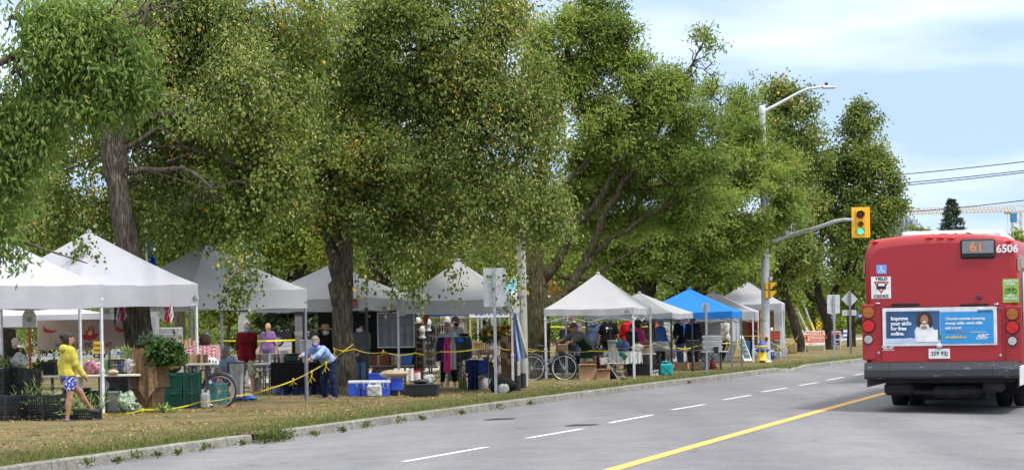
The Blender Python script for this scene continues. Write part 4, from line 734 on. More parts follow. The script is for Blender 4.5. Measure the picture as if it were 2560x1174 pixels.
q = MB(); put_text(q, '6508', .46, (-.05, .02 - .03, h2 - .235), bold=.012, sx=1.25, depth=.02); q.build('fleet_number', M_BLK, wb)
q = MB(); q.box((0, .3, h2 + .01), (2.2, .05, .03), bev=.01); q.build('roof_trim', paint((.5, .5, .52), .5), wb)
q = MB(); q.box((0, -.02, 1.9), (1.9, .05, .7), bev=.04); q.build('window', M_GLASS, wb)
for sx in (-1, 1):
    for yy in (2.7, 9):
        q = MB(); q.lathe([(.28, -.13), (.44, -.13), (.485, -.10), (.485, .10), (.44, .13), (.28, .13)], (sx * 1.08, yy, .48), 20, rot=Matrix.Rotation(PI / 2, 3, 'Y')); q.build('wheel', M_RUB, wb)
# ================================================================ poles, signals and signs
M_POLE = mat('painted_pole', (.56, .57, .585), .45, metal=.2, var=.1, scale=5); M_YEL = mat('signal_yellow', (.82, .44, .012), .45, var=.05); M_BACK = mat('sign_back', (.50, .52, .53), .5, metal=.15, var=.10, scale=4)
LP = (1916, 906); ld = DEP(*LP); L0 = G(*LP); ls = FOC / ld
def off(px, py, dy=0): p = AT(px, py, ld + dy); return tuple(Vector((p.x, p.y, p.z)) - L0)
t = thing('street_light_pole', 'tall white street light pole carrying a traffic signal over the road', 'street light', L0)
q = MB(); q.tube([(0, 0, -.1), off(1914, 820), off(1912, 600), off(1908, 400), off(1906, 268)], [.155, .15, .14, .11, .10], 14); q.lathe([(.2, 0), (.2, .04), (.16, .08)], n=14); q.lathe([(.115, 0), (.115, .25), (.07, .3)], off(1906, 285), 12); q.build('pole', M_POLE, t)
q = MB(); q.tube([off(1908, 280), off(1950, 258), off(1995, 233), off(2020, 222), off(2045, 219), off(2062, 218)], [.06, .055, .05, .045, .04, .04], 8); a_ = q.build('lamp_arm', M_POLE, t)
q = MB(); a = Vector(off(2056, 218)); b = Vector(off(2089, 221)); q.box(a.lerp(b, .5), ((b - a).length, .26, .06), bev=.025); q.box(a.lerp(b, .25) + Vector((0, 0, .03)), (.3, .2, .08), bev=.03); q.build('lamp_head', paint((.5, .51, .53), .4, metal=.3), t)
q = MB(); q.lathe([(.06, 0), (.06, .09), (.05, .11)], a.lerp(b, .3) + Vector((0, 0, .06)), 10); q.build('light_sensor', M_BLK, t)
q = MB(); q.tube([off(1914, 604), off(1945, 597), off(1990, 583), off(2040, 570, -1), off(2085, 554, -2), off(2110, 549, -2.5), off(2132, 549, -3)], [.1, .09, .08, .075, .065, .055, .05], 10); q.lathe([(.17, -.12), (.17, .12)], off(1913, 604), 12); q.build('signal_arm', M_POLE, t)
def signal(name, px, py0, py1, w, dy, front=True):
    c = Vector(off(px, (py0 + py1) / 2, dy)); s = FOC / (ld + dy); h = (py1 - py0) / s; w = w / s; M = Matrix.Translation(c)
    q = MB(); q.box(c + Vector((0, .02, 0)), (w, .02, h), bev=.008); q.box(c + Vector((w * .06, .09, .0)), (w * .82, .14, h * .94), bev=.03); h_ = q.build('signal_head', M_YEL, t)
    q = MB(); q.box(c + Vector((-w * .03, -.0, 0)), (w * .52, .035, h * .8), bev=.01); q.build('housing', mat('signal_face', (.72, .38, .02), .5), h_)
    for i, (nm, cl) in enumerate((('red', paint((.10, .02, .025), .3)), ('amber', paint((.17, .09, .02), .3)), ('green', mat('green_lamp', (.2, .7, .55), .4, emit=(.12, 1, .7), estr=.4)))):
        r = (.15, .1, .13)[i] * h / 1.1 * .95; z = (h * .26, -h * .06, -h * .28)[i]; k = c + Vector((-w * .03, -.02, z)); rot = Matrix.Rotation(PI / 2, 3, 'X')
        q = MB(); q.ell(k, (r, .03, r), 16, 8); q.build('lens', cl, h_)
        q = MB(); q.grid(lambda u, v: (k.x + (r + .012) * math.cos(-.25 + u * (PI + .5)), k.y - v * .16, k.z + (r + .012) * math.sin(-.25 + u * (PI + .5)) + v * .0), 14, 1); q.build('visor', paint((.55, .3, .02), .5), h_)
signal('signal', 2152, 518, 594, 46, -3)
for py in (722,):
    for k, (a, b) in enumerate(((705, 724), (726, 746))):
        c = Vector(off(1919, (a + b) / 2, -.25)); q = MB(); q.box(c, (.2, .22, .26), bev=.02); x = c.x
        q.add([(x + .1, c.y - .11, c.z + .13), (x + .32, c.y - .11, c.z + .12), (x + .1, c.y - .11, c.z - .13), (x + .1, c.y + .11, c.z + .13), (x + .32, c.y + .11, c.z + .12), (x + .1, c.y + .11, c.z - .13)], [(0, 1, 4, 3), (0, 2, 1), (3, 4, 5), (1, 2, 5, 4)], 0)
        h_ = q.build('crossing_signal', M_YEL, t); q = MB(); q.box((x + .04, c.y - .115, c.z), (.035, .01, .27)); q.box((x + .22, c.y, c.z + .0), (.02, .2, .2), rot=Matrix.Rotation(-.62, 3, 'Y')); q.build('visor', M_BLK, h_)
q = MB(); q.box(Vector(off(1927, 696, -.1)), (.12, .1, .16), bev=.02, rot=Matrix.Rotation(.3, 3, 'Y')); q.build('junction_box', M_POLE, t)
q = MB(); c = Vector(off(1916, 846, -.18)); q.box(c, (.12, .05, .17), bev=.01); b_ = q.build('push_button_box', M_YEL, t); q = MB(); q.box(c + Vector((0, -.03, 0)), (.08, .012, .12)); q.build('plate', M_BLK, b_)
for py in (640, 770, 800): q = MB(); q.lathe([(.154, -.02), (.154, .02)], off(1913, py), 14); q.build('strap', M_CHR, t)
# second pole
p0 = G(1308, 968); d_ = p0.y; o2 = lambda px, py: tuple(AT(px, py, d_) - p0)
t = thing('light_pole', 'plain grey light pole rising beside the flag', 'light pole', p0); q = MB(); q.tube([(0, 0, -.1), o2(1306, 800), o2(1302, 600), o2(1299, 450), o2(1298, 330)], [.13, .125, .115, .105, .10], 14); q.build('pole', mat('weathered_pole', (.38, .375, .36), .6, var=.12, scale=3), t)
M_RUST = paint((.3, .2, .13), .7)
for py in (720, 741, 757, 777): q = MB(); q.lathe([(.128, -.025), (.128, .025)], o2(1304, py), 14); q.build('strap', M_RUST, t)
q = MB(); q.tube([o2(1298, 335), o2(1270, 310, ), o2(1230, 305)], .045, 8); q.box(o2(1222, 305), (.5, .25, .1), bev=.03); q.build('lamp_arm', M_POLE, t)
def signpost(name, label, foot, top, pw, plates, rz=0, pm=None, cat='road sign'):
    p = G(*foot); d = p.y; t = thing(name, label, cat, p, rz); s = FOC / d; zt = AT(foot[0], top, d).z
    q = MB(); q.box((0, 0, zt / 2 - .05), (pw / s, pw / s * .7, zt + .1)); q.box((-pw / s * .5, .01, zt / 2 - .05), (.008, pw / s * 1.2, zt + .1)); q.box((pw / s * .5, .01, zt / 2 - .05), (.008, pw / s * 1.2, zt + .1)); q.build('post', pm or M_GALV, t)
    for nm, mt, x0, x1, y0, y1, kind, dy in plates:
        xa, xb = (x0 - foot[0]) / s, (x1 - foot[0]) / s; lean = ROLL * 0; za, zb = AT(foot[0], y1, d).z, AT(foot[0], y0, d).z; q = MB()
        if kind == 'diamond': cx, cz, h = (xa + xb) / 2, (za + zb) / 2, (zb - za) / 2; q.prism([(cx, cz - h), (cx + h, cz), (cx, cz + h), (cx - h, cz)], dy, dy + .006)
        else:
            r = .03; q.prism([(xa + r, za), (xb - r, za), (xb, za + r), (xb, zb - r), (xb - r, zb), (xa + r, zb), (xa, zb - r), (xa, za + r)], dy, dy + .006)
        q.build(nm, mt, t)
        q = MB(); 
        for zz in (za + .12, zb - .12): q.ell(((xa + xb) / 2, -.03, zz), (.012, .012, .012), 8, 5)
        q.build('bolt', M_CHR, t)
    return t
signpost('road_sign', 'blank back of a tall grey road sign dappled by leaves near the kerb', (1240, 988), 674, 5.5, [('plate', M_BACK, 1212, 1269, 669, 766, 'r', .035)], R_(-8))
signpost('small_sign', 'little white sign on a thin post before the blue tent', (1768, 931), 757, 5, [('plate', M_BACK, 1759, 1775, 757, 779, 'r', .03)])
signpost('road_sign', 'white backed rectangular road sign right of the dark forked trunk', (2087, 895), 738, 4.5, [('plate', paint((.6, .61, .63), .5, metal=.2), 2070, 2102, 736, 783, 'r', .03)])
signpost('diamond_sign', 'grey back of a diamond warning sign with a small plate below', (2127, 885), 728, 5, [('plate', M_BACK, 2106, 2146, 726, 768, 'diamond', .03), ('tab_plate', M_BACK, 2107, 2143, 774, 788, 'r', .03)], pm=paint((.22, .21, .19), .6, metal=.3))
def flat_sign(name, label, foot, d, x0, y0, x1, y1, base, legs, items, cat='sign', rz=0, leg_m=None, thick=.02):
    p = PX(foot, d, 0); t = thing(name, label, cat, p, rz); s = FOC / d; X = lambda px: (px - foot) / s; Z = lambda py, px=None: AT(foot if px is None else px, py, d).z
    q = MB(); q.box(((X(x0) + X(x1)) / 2, 0, (Z(y0) + Z(y1)) / 2), (X(x1) - X(x0), thick, Z(y0) - Z(y1)), bev=.004); b = q.build('board', base, t)
    for px in legs: q = MB(); q.box((X(px), thick, Z(y0) / 2 - .05), (.05, .03, Z(y0) + .1)); q.build('leg', leg_m or paint((.5, .38, .24), .7), t)
    ms = []; q = MB()
    for it in items:
        if it[-1] not in ms: ms.append(it[-1])
        mi = ms.index(it[-1]); y = -thick / 2 - .003 - it[-2]
        if it[0] == 'b': q.add([(X(it[1]), y, Z(it[4])), (X(it[3]), y, Z(it[4])), (X(it[3]), y, Z(it[2])), (X(it[1]), y, Z(it[2]))], [(0, 1, 2, 3)], mi)
        else: put_text(q, it[1], it[4] / s * 1.38, (X(it[2]), y, Z(it[3])), mi, bold=it[4] / s * .03, depth=.001, sx=it[5])
    if items: q.build('lettering', ms, b)
    return t
M_ORG = paint((.78, .13, .012), .6); M_NAVY = paint((.02, .02, .09), .5); M_PINK = paint((.6, .06, .14), .5)
flat_sign('election_sign', 'orange and white election lawn sign left of the dark forked trunk', 2038, DEP(2038, 884), 2013, 826, 2062, 862, M_WHT, (2014, 2061), [('b', 2014.5, 828, 2061, 855, 0, M_ORG), ('t', 'ANGELLA', 2038, 833.5, 8.4, 1.05, .002, M_WHT), ('b', 2020, 839, 2060, 847, .002, M_WHT), ('b', 2020, 847, 2024, 851, .002, M_WHT), ('t', 'MACEWEN', 2040, 843, 8.0, 1.0, .004, M_ORG), ('t', 'OTTAWA CENTRE', 2043, 851, 2.8, 1.0, .002, M_WHT), ('t', 'JUNE 2', 2027, 858.5, 2.2, 1.0, .002, M_ORG)])
flat_sign('navy_sign', 'navy garage sale style lawn sign half hidden by the trunk', 2097, DEP(2097, 878), 2080, 827, 2101, 863, M_WHT, (2102,), [('b', 2080.5, 829, 2100, 834.5, 0, M_PINK), ('b', 2080.5, 835, 2100, 862, 0, M_NAVY), ('t', 'UAGE', 2094, 848, 4.5, 1.0, .002, M_WHT), ('b', 2090, 857.2, 2097, 858, .002, M_WHT), ('b', 2090, 856, 2091.5, 859.2, .002, M_WHT)])
flat_sign('street_name_sign', 'small blue street name sign behind the bus edge', 2150, 135, 2142, 785, 2172, 793, paint((.03, .12, .55), .5), (2168,), [('t', 'RD', 2152, 789, 4, 1.0, 0, M_WHT)], leg_m=M_GALV)
flat_sign('speed_hump_sign', 'yellow diamond hump sign with a thirty plate below', 2048, 170, 2041, 814, 2054, 823, paint((.75, .5, .02), .5), (2048,), [('t', '30', 2048, 818.5, 7, 1.0, 0, M_BLK)], leg_m=M_GALV)
o = [x for x in D.objects if x.name.startswith('speed_hump_sign')][0]; q = MB(); s_ = FOC / 170; zc = AT(2048, 808, 170).z; h_ = 7.5 / s_; q.prism([(0, zc - h_), (h_, zc), (0, zc + h_), (-h_, zc)], -.012, .0); q.prism([(-.14, zc - .02), (.14, zc - .02), (.07, zc + .06), (-.07, zc + .06)], -.018, -.013, 1); q.build('hump_plate', [paint((.75, .5, .02), .5), M_BLK], o)
flat_sign('parking_sign', 'black and white parking sign beside the dark forked trunk', 2081, 125, 2076, 783, 2090, 804, M_WHT, (2081,), [('b', 2076.6, 784, 2089.5, 803, 0, M_BLK), ('t', '50', 2083, 786.5, 4, 1.0, .002, M_WHT), ('t', 'ZONE', 2083, 793, 4, .8, .002, M_WHT), ('t', 'END', 2083, 799, 4, 1.0, .002, M_WHT)], leg_m=M_GALV)
# hydrant and its marker
p = G(1906, 908); t = thing('fire_hydrant', 'yellow fire hydrant with blue caps beside the white pole', 'fire hydrant', p); s = FOC / p.y
q = MB(); q.lathe([(.19, .1), (.2, .13), (.17, .15), (.145, .17), (.14, .55), (.16, .57), (.16, .62), (.13, .64)], n=16); q.lathe([(.1, -.05), (.1, .1)], n=12, mi=1); q.build('barrel', [mat('hydrant_yellow', (.74, .5, .02), .5, var=.06), paint((.35, .2, .05), .8)], t)
M_HB = paint((.03, .08, .42), .45); q = MB(); q.lathe([(.15, .62), (.14, .68), (.1, .73), (.05, .76), (.04, .8), (.0001, .81)], n=14); q.build('bonnet', M_HB, t)
for dx, dy in ((.16, 0), (-.16, 0), (0, -.15)):
    q = MB(); rot = Vector((dx, dy, 0)).to_track_quat('Z', 'Y').to_matrix(); q.lathe([(.08, -.06), (.08, .03), (.06, .05), (.03, .05), (.03, .1)], (dx, dy, .47), 12, rot=rot); q.build('nozzle_cap', M_HB, t)
p = G(1907, 897); t = thing('hydrant_marker', 'orange and yellow hydrant marker stake behind the hydrant', 'marker post', p); q = MB(); zt = AT(1905, 780, p.y).z; q.box((-.01, 0, zt / 2), (.13, .02, zt), bev=.006); q.build('stake', mat('marker_orange', (.82, .33, .01), .5), t); q = MB(); q.box((-.01, -.013, zt * .83), (.09, .004, .2)); put_text(q, 'H', .1, (-.01, -.018, zt * .7), bold=.003); q.build('label_plate', M_BLK, t)
# blue and white bollard posts
for px, py, dp, zt in ((683, 828, 100, 1), (299, 826, 82, 1), (2111, 822, 150, 1), (2116, 822, 152, 1), (519, 828, 98, 1)):
    p = PX(px, dp, 0); t = thing('marker_bollard', 'blue and white striped marker post %s' % {683: 'by the woman in purple', 299: 'left of the pepper banner', 2111: 'left one of the pair beyond the navy lawn sign', 2116: 'right one of the pair beyond the navy lawn sign', 519: 'behind the wicker ball'}[px], 'bollard', p, 0, 'blue and white marker posts'); z = AT(px, py, dp).z; q = MB(); q.box((0, 0, z / 2), (.14, .05, z), bev=.01)
    for k in range(4): q.box((0, -.027, z - .12 - k * .24), (.11, .004, .13), mi=1)
    q.build('post', [paint((.03, .12, .52), .5), M_WHT], t)
# ================================================================ skyline
d = 620; s = FOC / d; p = PX(2266, d, 0); t = thing('apartment_tower', 'grey blue apartment tower under construction far behind the trees', 'building', p, R_(-20)); zt = AT(2266, 548, d).z; zr = AT(2266, 521, d).z
MT = mat('tower_concrete', (.33, .37, .45), .8, var=.1, scale=.2); q = MB(); q.box((0, 0, zt / 2), (5.2, 6, zt)); q.box((-1.5, 0, zt + 1.2), (1.8, 3, 2.4)); q.box((.6, 0, zt + .4), (1.2, 2, .8)); q.build('wall', MT, t)
q = MB(); q.box((-.4, 0, zr - .9), (1.6, 2.6, 2.2)); q.build('scaffold', mat('scaffold_green', (.4, .45, .3), .8), t)
for k in range(9):
    z = zt - 1.2 - k * 2.4
    for i in range(5): q = MB(); q.box((-2 + i * 1.0, -3.02, z), (.62, .06, 1.3)); q.build('window', mat('tower_glass', (.12, .16, .25), .2), t)
    q = MB(); q.box((0, -3.1, z - 1.05), (5.4, .3, .14)); q.build('balcony', mat('tower_slab', (.42, .46, .54), .7), t)
# tower crane
d = 430; s = FOC / d; mx_ = 2545; p = PX(mx_, d, 0); t = thing('tower_crane', 'yellow tower crane with long lattice jib on the skyline', 'crane', p); MC = mat('crane_yellow', (.6, .47, .26), .6); zj = AT(mx_, 530, d).z; R2 = R_(0)
def lattice(q, a, b, w, n, r):
    a = Vector(a); b = Vector(b); dd = (b - a).normalized(); u = dd.cross(Vector((0, 1, 0))).normalized(); v = dd.cross(u)
    C4 = [u * w + v * w, u * w - v * w, -u * w - v * w, -u * w + v * w]
    for c in C4: q.bar(a + c, b + c, r)
    for i in range(n):
        for k in range(4):
            c0, c1 = C4[k], C4[(k + 1) % 4]; P, Q = a.lerp(b, i / n), a.lerp(b, (i + 1) / n); q.bar(P + (c0 if i % 2 else c1), Q + (c1 if i % 2 else c0), r * .7)
q = MB(); lattice(q, (0, 0, 0), (0, 0, zj), .75, 24, .12); q.build('mast', MC, t)
X = lambda px: (px - mx_) / s
q = MB(); zz = zj + .1; a, b = Vector((0, 0, zz)), Vector((X(2262), 0, zz - .2)); h = .95
n = 30
for k in range(n):
    P, Q = a.lerp(b, k / n), a.lerp(b, (k + 1) / n); m = P.lerp(Q, .5) + Vector((0, 0, h)); m2 = P.lerp(Q, 1.5) + Vector((0, 0, h))
    for w in (-.5, .5): q.bar(P + Vector((0, w, 0)), Q + Vector((0, w, 0)), .10); q.bar(P + Vector((0, w, 0)), m, .06); q.bar(m, Q + Vector((0, w, 0)), .06)
    if k < n - 1: q.bar(m, m2, .10)
q.bar((0, 0, zz), (X(2600), 0, zz), .3); q.bar((0, 0, zz + 1), (X(2600), 0, zz + .6), .15); q.build('jib', MC, t)
q = MB(); q.box((X(2600), 0, zz - .6), (2.4, 1, 1.6)); q.build('counterweight', paint((.4, .38, .34), .8), t)
q = MB(); q.box((X(2535), -.9, zj - .9), (1.0, 1.2, 1.6), bev=.1); q.build('cab', paint((.06, .2, .36), .4), t); q = MB(); q.bar((X(2523), 0, zz), (X(2523), 0, zz - 3.6), .05); q.box((X(2523), 0, zz - 3.9), (.7, .4, .5)); q.box((X(2523), 0, zz - .25), (1, .8, .3)); q.build('hook_trolley', MC, t)
# overhead wires from pole to pole
wp = []
for i, (l, r, sag) in enumerate([((1700, 470), (2600, 386), 2), ((1700, 492), (2600, 408), 2), ((1700, 500), (2600, 413), 2), ((1980, 540), (2600, 482), 1)]):
    a, b = AT(l[0], l[1], 140), AT(r[0], r[1], 118); b = a + (b - a) * 1.3; q = MB(); q.tube([a.lerp(b, k / 20) - a - Vector((0, 0, .35 * 4 * (k / 20) * (1 - k / 20))) for k in range(21)], .022, 5)
    o = q.build('overhead_wire', M_BLK, loc=a); tag(o, ['highest of the black overhead wires across the sky', 'upper wire of the close pair across the sky', 'lower wire of the close pair across the sky', 'lowest overhead wire just above the crane jib'][i], 'wire', 'overhead wires')
# bracing struts beside the last tent
for i, (a, b) in enumerate((((1993, 770), (2020, 845)), ((2004, 748), (2034, 830)), ((1985, 790), (2010, 862)))):
    A = AT(a[0], a[1], 150); B = AT(b[0], b[1], 150); B.z = 0; B += Vector(((b[0] - a[0]) / FOC * 60, 0, 0)); q = MB(); q.tube([Vector((0, 0, 0)), A - B], .05, 6); q.tube([(A - B) * .05, (A - B) * .45], .075, 8, 1)
    o = q.build('guy_pole', [paint((.4, .39, .36), .6), paint((.7, .5, .03), .6) if i == 1 else paint((.5, .48, .44), .6)], loc=B); tag(o, ['thin pale guy pole leaning by the leaning trunk', 'guy pole with yellow sleeve leaning by the orange sign', 'short pale guy pole low behind the leaning trunk'][i], 'guy pole', 'guy poles')
# ================================================================ people: each grown as one continuous surface from a posed skeleton
def snets(F, o, h):
    S = F < 0; n = np.array(F.shape) - 1; c = np.zeros(n, int)
    sl = lambda A, i, j, k: A[i:i + n[0], j:j + n[1], k:k + n[2]]
    for i in (0, 1):
        for j in (0, 1):
            for k in (0, 1): c += sl(S, i, j, k)
    act = (c > 0) & (c < 8); idx = -np.ones(n, int); ii = np.argwhere(act)
    if not len(ii): return np.zeros((0, 3)), np.zeros((0, 4), int)
    idx[act] = np.arange(len(ii)); P = np.zeros((len(ii), 3)); W = np.zeros(len(ii)); cor = [(a, b, d) for a in (0, 1) for b in (0, 1) for d in (0, 1)]
    for a in cor:
        for ax in range(3):
            if a[ax]: continue
            b = list(a); b[ax] = 1; fa = F[tuple((ii + a).T)]; fb = F[tuple((ii + b).T)]; m = (fa < 0) != (fb < 0); t = np.where(m, fa / np.where(m, fa - fb, 1), 0)
            p = np.tile(np.array(a, float), (len(ii), 1)); p[:, ax] = t; P += p * m[:, None]; W += m
    V = (ii + P / W[:, None]) * h + o; Q = []
    for ax in range(3):
        u, v = (ax + 1) % 3, (ax + 2) % 3; sh = list(F.shape); sh[ax] -= 1; a = [slice(None)] * 3; b = [slice(None)] * 3; a[ax] = slice(0, -1); b[ax] = slice(1, None)
        A = S[tuple(a)]; B = S[tuple(b)]; e = np.argwhere(A != B); e = e[(e[:, u] > 0) & (e[:, v] > 0) & (e[:, u] < F.shape[u] - 1) & (e[:, v] < F.shape[v] - 1)]
        if not len(e): continue
        du = np.zeros(3, int); du[u] = 1; dv = np.zeros(3, int); dv[v] = 1; q = np.stack([idx[tuple((e - du - dv).T)], idx[tuple((e - dv).T)], idx[tuple(e.T)], idx[tuple((e - du).T)]], 1)
        fl = ~A[tuple(e.T)]; q[fl] = q[fl][:, ::-1]; Q.append(q)
    Q = np.concatenate(Q); return V, Q[(Q >= 0).all(1)]
class Field:                                  # a smooth union of tapered capsules and ellipsoids
    def __init__(s, k=.02): s.p = []; s.k = k
    def cap(s, a, b, ra, rb): s.p.append(('c', np.array(a, float), np.array(b, float), ra, rb)); return s
    def ell(s, c, r, R=None): s.p.append(('e', np.array(c, float), np.array(r, float), R)); return s
    def bounds(s, pad):
        lo = []; hi = []
        for p in s.p:
            if p[0] == 'c': r = max(p[3], p[4]); lo.append(np.minimum(p[1], p[2]) - r); hi.append(np.maximum(p[1], p[2]) + r)
            else: r = p[2].max(); lo.append(p[1] - r); hi.append(p[1] + r)
        return np.min(lo, 0) - pad, np.max(hi, 0) + pad
    def ev(s, X, grow=0):
        d = None
        for p in s.p:
            if p[0] == 'c':
                ab = p[2] - p[1]; t = np.clip(((X - p[1]) @ ab) / max(ab @ ab, 1e-9), 0, 1); q = np.linalg.norm(X - p[1] - t[..., None] * ab, axis=-1) - (p[3] + (p[4] - p[3]) * t)
            else:
                Y = (X - p[1]) if p[3] is None else (X - p[1]) @ p[3]; kk = np.linalg.norm(Y / p[2], axis=-1); q = (kk - 1) * p[2].min() * .6 + (kk - 1) * np.mean(p[2]) * .4
            if d is None: d = q
            else: hh = np.clip(.5 + .5 * (d - q) / s.k, 0, 1); d = d * (1 - hh) + q * hh - s.k * hh * (1 - hh)
        return d - grow
def mesh_field(name, fn, lo, hi, h, m, parent, extra=None):
    n = np.ceil((hi - lo) / h).astype(int) + 2; g = np.stack(np.meshgrid(*[lo[i] + h * np.arange(n[i]) for i in range(3)], indexing='ij'), -1)
    V, Q = snets(fn(g), lo, h); q = MB(); q.add(V.tolist(), Q.tolist(), 0, True)
    if extra: q.join(extra)
    return q.build(name, m, parent) if q.v else None
SKIN = [mat('skin_light', (.52, .30, .21), .55, var=.06), mat('skin_ruddy', (.46, .22, .15), .55, var=.06), mat('skin_tan', (.34, .18, .11), .55, var=.06), mat('skin_brown', (.16, .08, .05), .5, var=.06)]
HAIR = {'white': mat('hair_white', (.62, .6, .57), .8, scale=40, var=.2), 'grey': mat('hair_grey', (.3, .29, .28), .8, scale=40, var=.25), 'dark': mat('hair_dark', (.025, .018, .014), .6, scale=40, var=.3), 'brown': mat('hair_brown', (.10, .06, .035), .7, scale=40, var=.3), 'blond': mat('hair_blond', (.5, .33, .15), .7, scale=40, var=.25)}
M_EYE = paint((.02, .015, .012), .3)
def rotv(d, axis, a): return np.array(Matrix.Rotation(a, 3, Vector(axis)) @ Vector(d))
def person(label, foot, h=1.72, yaw=0, depth=None, z0=0, hip=None, lean=0, side=0, twist=0, head=(0, 0), armL=(5, 8, 15, 4), armR=(5, 8, 15, 4), legL=(3, 3, -3, 2), legR=(-3, 3, -6, 2), skin=0, hair=('dark', 'short'), top=(.1, .1, .1), sleeve=.5, top_hem=.08, pants=(.1, .1, .12), cuff=1.0, shoes=(.05, .05, .05), hat=None, mask=None, glasses=False, apron=None, build=1.0, female=False, res=.022, group='people at the market', beard=None, bag=None, hood=None, print_=None, pony=False, loose=0, cuts=None, fl=None, sole=None):
    """angles in degrees; arms and legs: (forward, out, forward of lower part, out of lower part). Faces the viewer at yaw 0."""
    base = G(*foot) if depth is None else PX(foot[0], depth, 0); base.z = z0; t = thing('person', label, 'person', base, R_(yaw), group); k = h
    D2 = lambda f, o, s: np.array([s * math.sin(R_(o)), -math.sin(R_(f)) * math.cos(R_(o)), -math.cos(R_(f)) * math.cos(R_(o))])
    J = {}; hw = .052 * k * (1.08 if female else 1.0)
    for s, L in ((1, legL), (-1, legR)): J['k', s] = D2(L[0], L[1], s) * .245 * k; J['a', s] = J['k', s] + D2(L[2], L[3], s) * .235 * k
    if hip is None: hz = max(-J['a', 1][2], -J['a', -1][2]) + .045 * k
    else: hz = hip
    pel = np.array([0, 0, hz]); sp = np.array([math.sin(R_(side)), -math.sin(R_(lean)) * math.cos(R_(side)), math.cos(R_(lean)) * math.cos(R_(side))])
    xt = np.array([math.cos(R_(twist)), math.sin(R_(twist)), 0]); fw = np.cross(xt, sp); fw = -fw if fw[1] > 0 and abs(twist) < 90 else fw; fw = np.cross(sp, xt)   # away from the chest
    sw = (.092 if female else .102) * k * build ** .5; che = pel + sp * .19 * k; nk = pel + sp * .30 * k; bel = pel + sp * .09 * k
    for s in (1, -1):
        J['h', s] = pel + np.array([s * hw, 0, -.01 * k]); J['k', s] = J['h', s] + J['k', s]; J['a', s] = J['h', s] + J['a', s]
        A = armL if s == 1 else armR; J['s', s] = pel + sp * .275 * k + xt * s * sw; J['e', s] = J['s', s] + (lambda d: xt * d[0] + np.array([0, d[1], d[2]]))(D2(A[0], A[1], s)) * .165 * k; J['w', s] = J['e', s] + (lambda d: xt * d[0] + np.array([0, d[1], d[2]]))(D2(A[2], A[3], s)) * .145 * k
    hp, hy = R_(head[0]), R_(head[1]); hd = rotv(sp * .5 + np.array([0, 0, .5]), (1, 0, 0), hp); hd = hd / np.linalg.norm(hd); hc = nk + hd * .095 * k + np.array([0, -math.sin(hp) * .0, 0]) * k
    Rh = np.array(Matrix.Rotation(hy, 3, 'Z') @ Matrix.Rotation(hp + R_(lean) * .25, 3, 'X')); hl = lambda x, y, z: hc + Rh @ (np.array([x, y, z]) * k)
    b = build; r = lambda v: v * k
    T = Field(.05 * k); T.cap(pel - np.array([hw * .9, 0, 0]), pel + np.array([hw * .9, 0, 0]), r(.058) * b, r(.058) * b); T.cap(bel - xt * .035 * k, bel + xt * .035 * k, r(.056) * b, r(.056) * b); T.cap(che - xt * .055 * k, che + xt * .055 * k, r(.058) * b, r(.058) * b); T.cap(pel + sp * .265 * k - xt * sw * .75, pel + sp * .265 * k + xt * sw * .75, r(.04), r(.04))
    if female:
        for s in (1, -1): T.ell(che + xt * s * .042 * k - fw * .05 * k + sp * .015 * k, np.array([.036, .034, .036]) * k)
    B = Field(.022 * k); B.p += T.p; B.cap(nk - sp * .03 * k, nk + hd * .05 * k, r(.034), r(.031))
    B.ell(hc, np.array([.044, .056, .066]) * k, Rh); B.ell(hl(0, -.018, -.035), np.array([.032, .036, .034]) * k, Rh); B.cap(hl(0, -.052, .004), hl(0, -.066, -.014), r(.007), r(.010))
    for s in (1, -1): B.ell(hl(s * .045, .004, -.005), np.array([.006, .011, .017]) * k, Rh)
    B.cap(hl(-.022, -.052, .012), hl(.022, -.052, .012), r(.006), r(.006))
    for s in (1, -1):
        B.cap(J['s', s], J['e', s], r(.029) * b ** .5, r(.023) * b ** .5); B.cap(J['e', s], J['w', s], r(.023) * b ** .5, r(.016)); B.cap(J['h', s], J['k', s], r(.052) * b, r(.034) * b ** .5); B.cap(J['k', s], J['a', s], r(.033) * b ** .5, r(.02)); d = (J['a', s] - J['k', s]); d /= np.linalg.norm(d)
        cf = J['k', s] + (J['a', s] - J['k', s]) * .3 + np.array([0, .012 * k, 0]); B.ell(cf, np.array([.028, .03, .06]) * k)
        ft = (fl or {}).get(s, -.0); a = J['a', s]; B.cap(a + np.array([0, .012 * k, -.022 * k]), a + np.array([s * .012 * k, -.075 * k, -.03 * k - ft]), r(.022), r(.017))
        w = J['w', s]; v = w - J['e', s]; v /= np.linalg.norm(v); B.cap(w, w + v * .035 * k, r(.016), r(.019)); J['pv', s] = v
    hands = MB()
    for s in (1, -1):                                # four fingers and a thumb rooted in the palm
        v = J['pv', s]; w = J['w', s] + v * .045 * k; sd = np.cross(v, np.array([0, 1.0, .01])); sd /= np.linalg.norm(sd); nn = np.cross(sd, v) * s; curl = -np.array([0, 1, 0]) * .0 + nn * -.35
        for i, ln in enumerate((.04, .045, .042, .034)):
            p0 = w + sd * (i - 1.5) * .0098 * k; p1 = p0 + (v * .9 + curl * .4) * ln * .55 * k; p2 = p1 + (v * .6 + curl * 1.2) * ln * .5 * k; hands.tube([p0, p1, p2], [.0052 * k, .0048 * k, .0038 * k], 6)
        p0 = w - v * .02 * k - sd * .016 * k; hands.tube([p0, p0 + (v * .6 - sd * .6) * .022 * k, p0 + (v * 1.2 - sd * .65) * .036 * k], [.0062 * k, .0056 * k, .004 * k], 6)
    lo, hi = B.bounds(.05); body = mesh_field('body', lambda X: B.ev(X), lo, hi, res, SKIN[skin], t, hands)
    # clothes follow the body
    pad = .012 * k + loose
    def clip(X, p, n): return (X - p) @ n
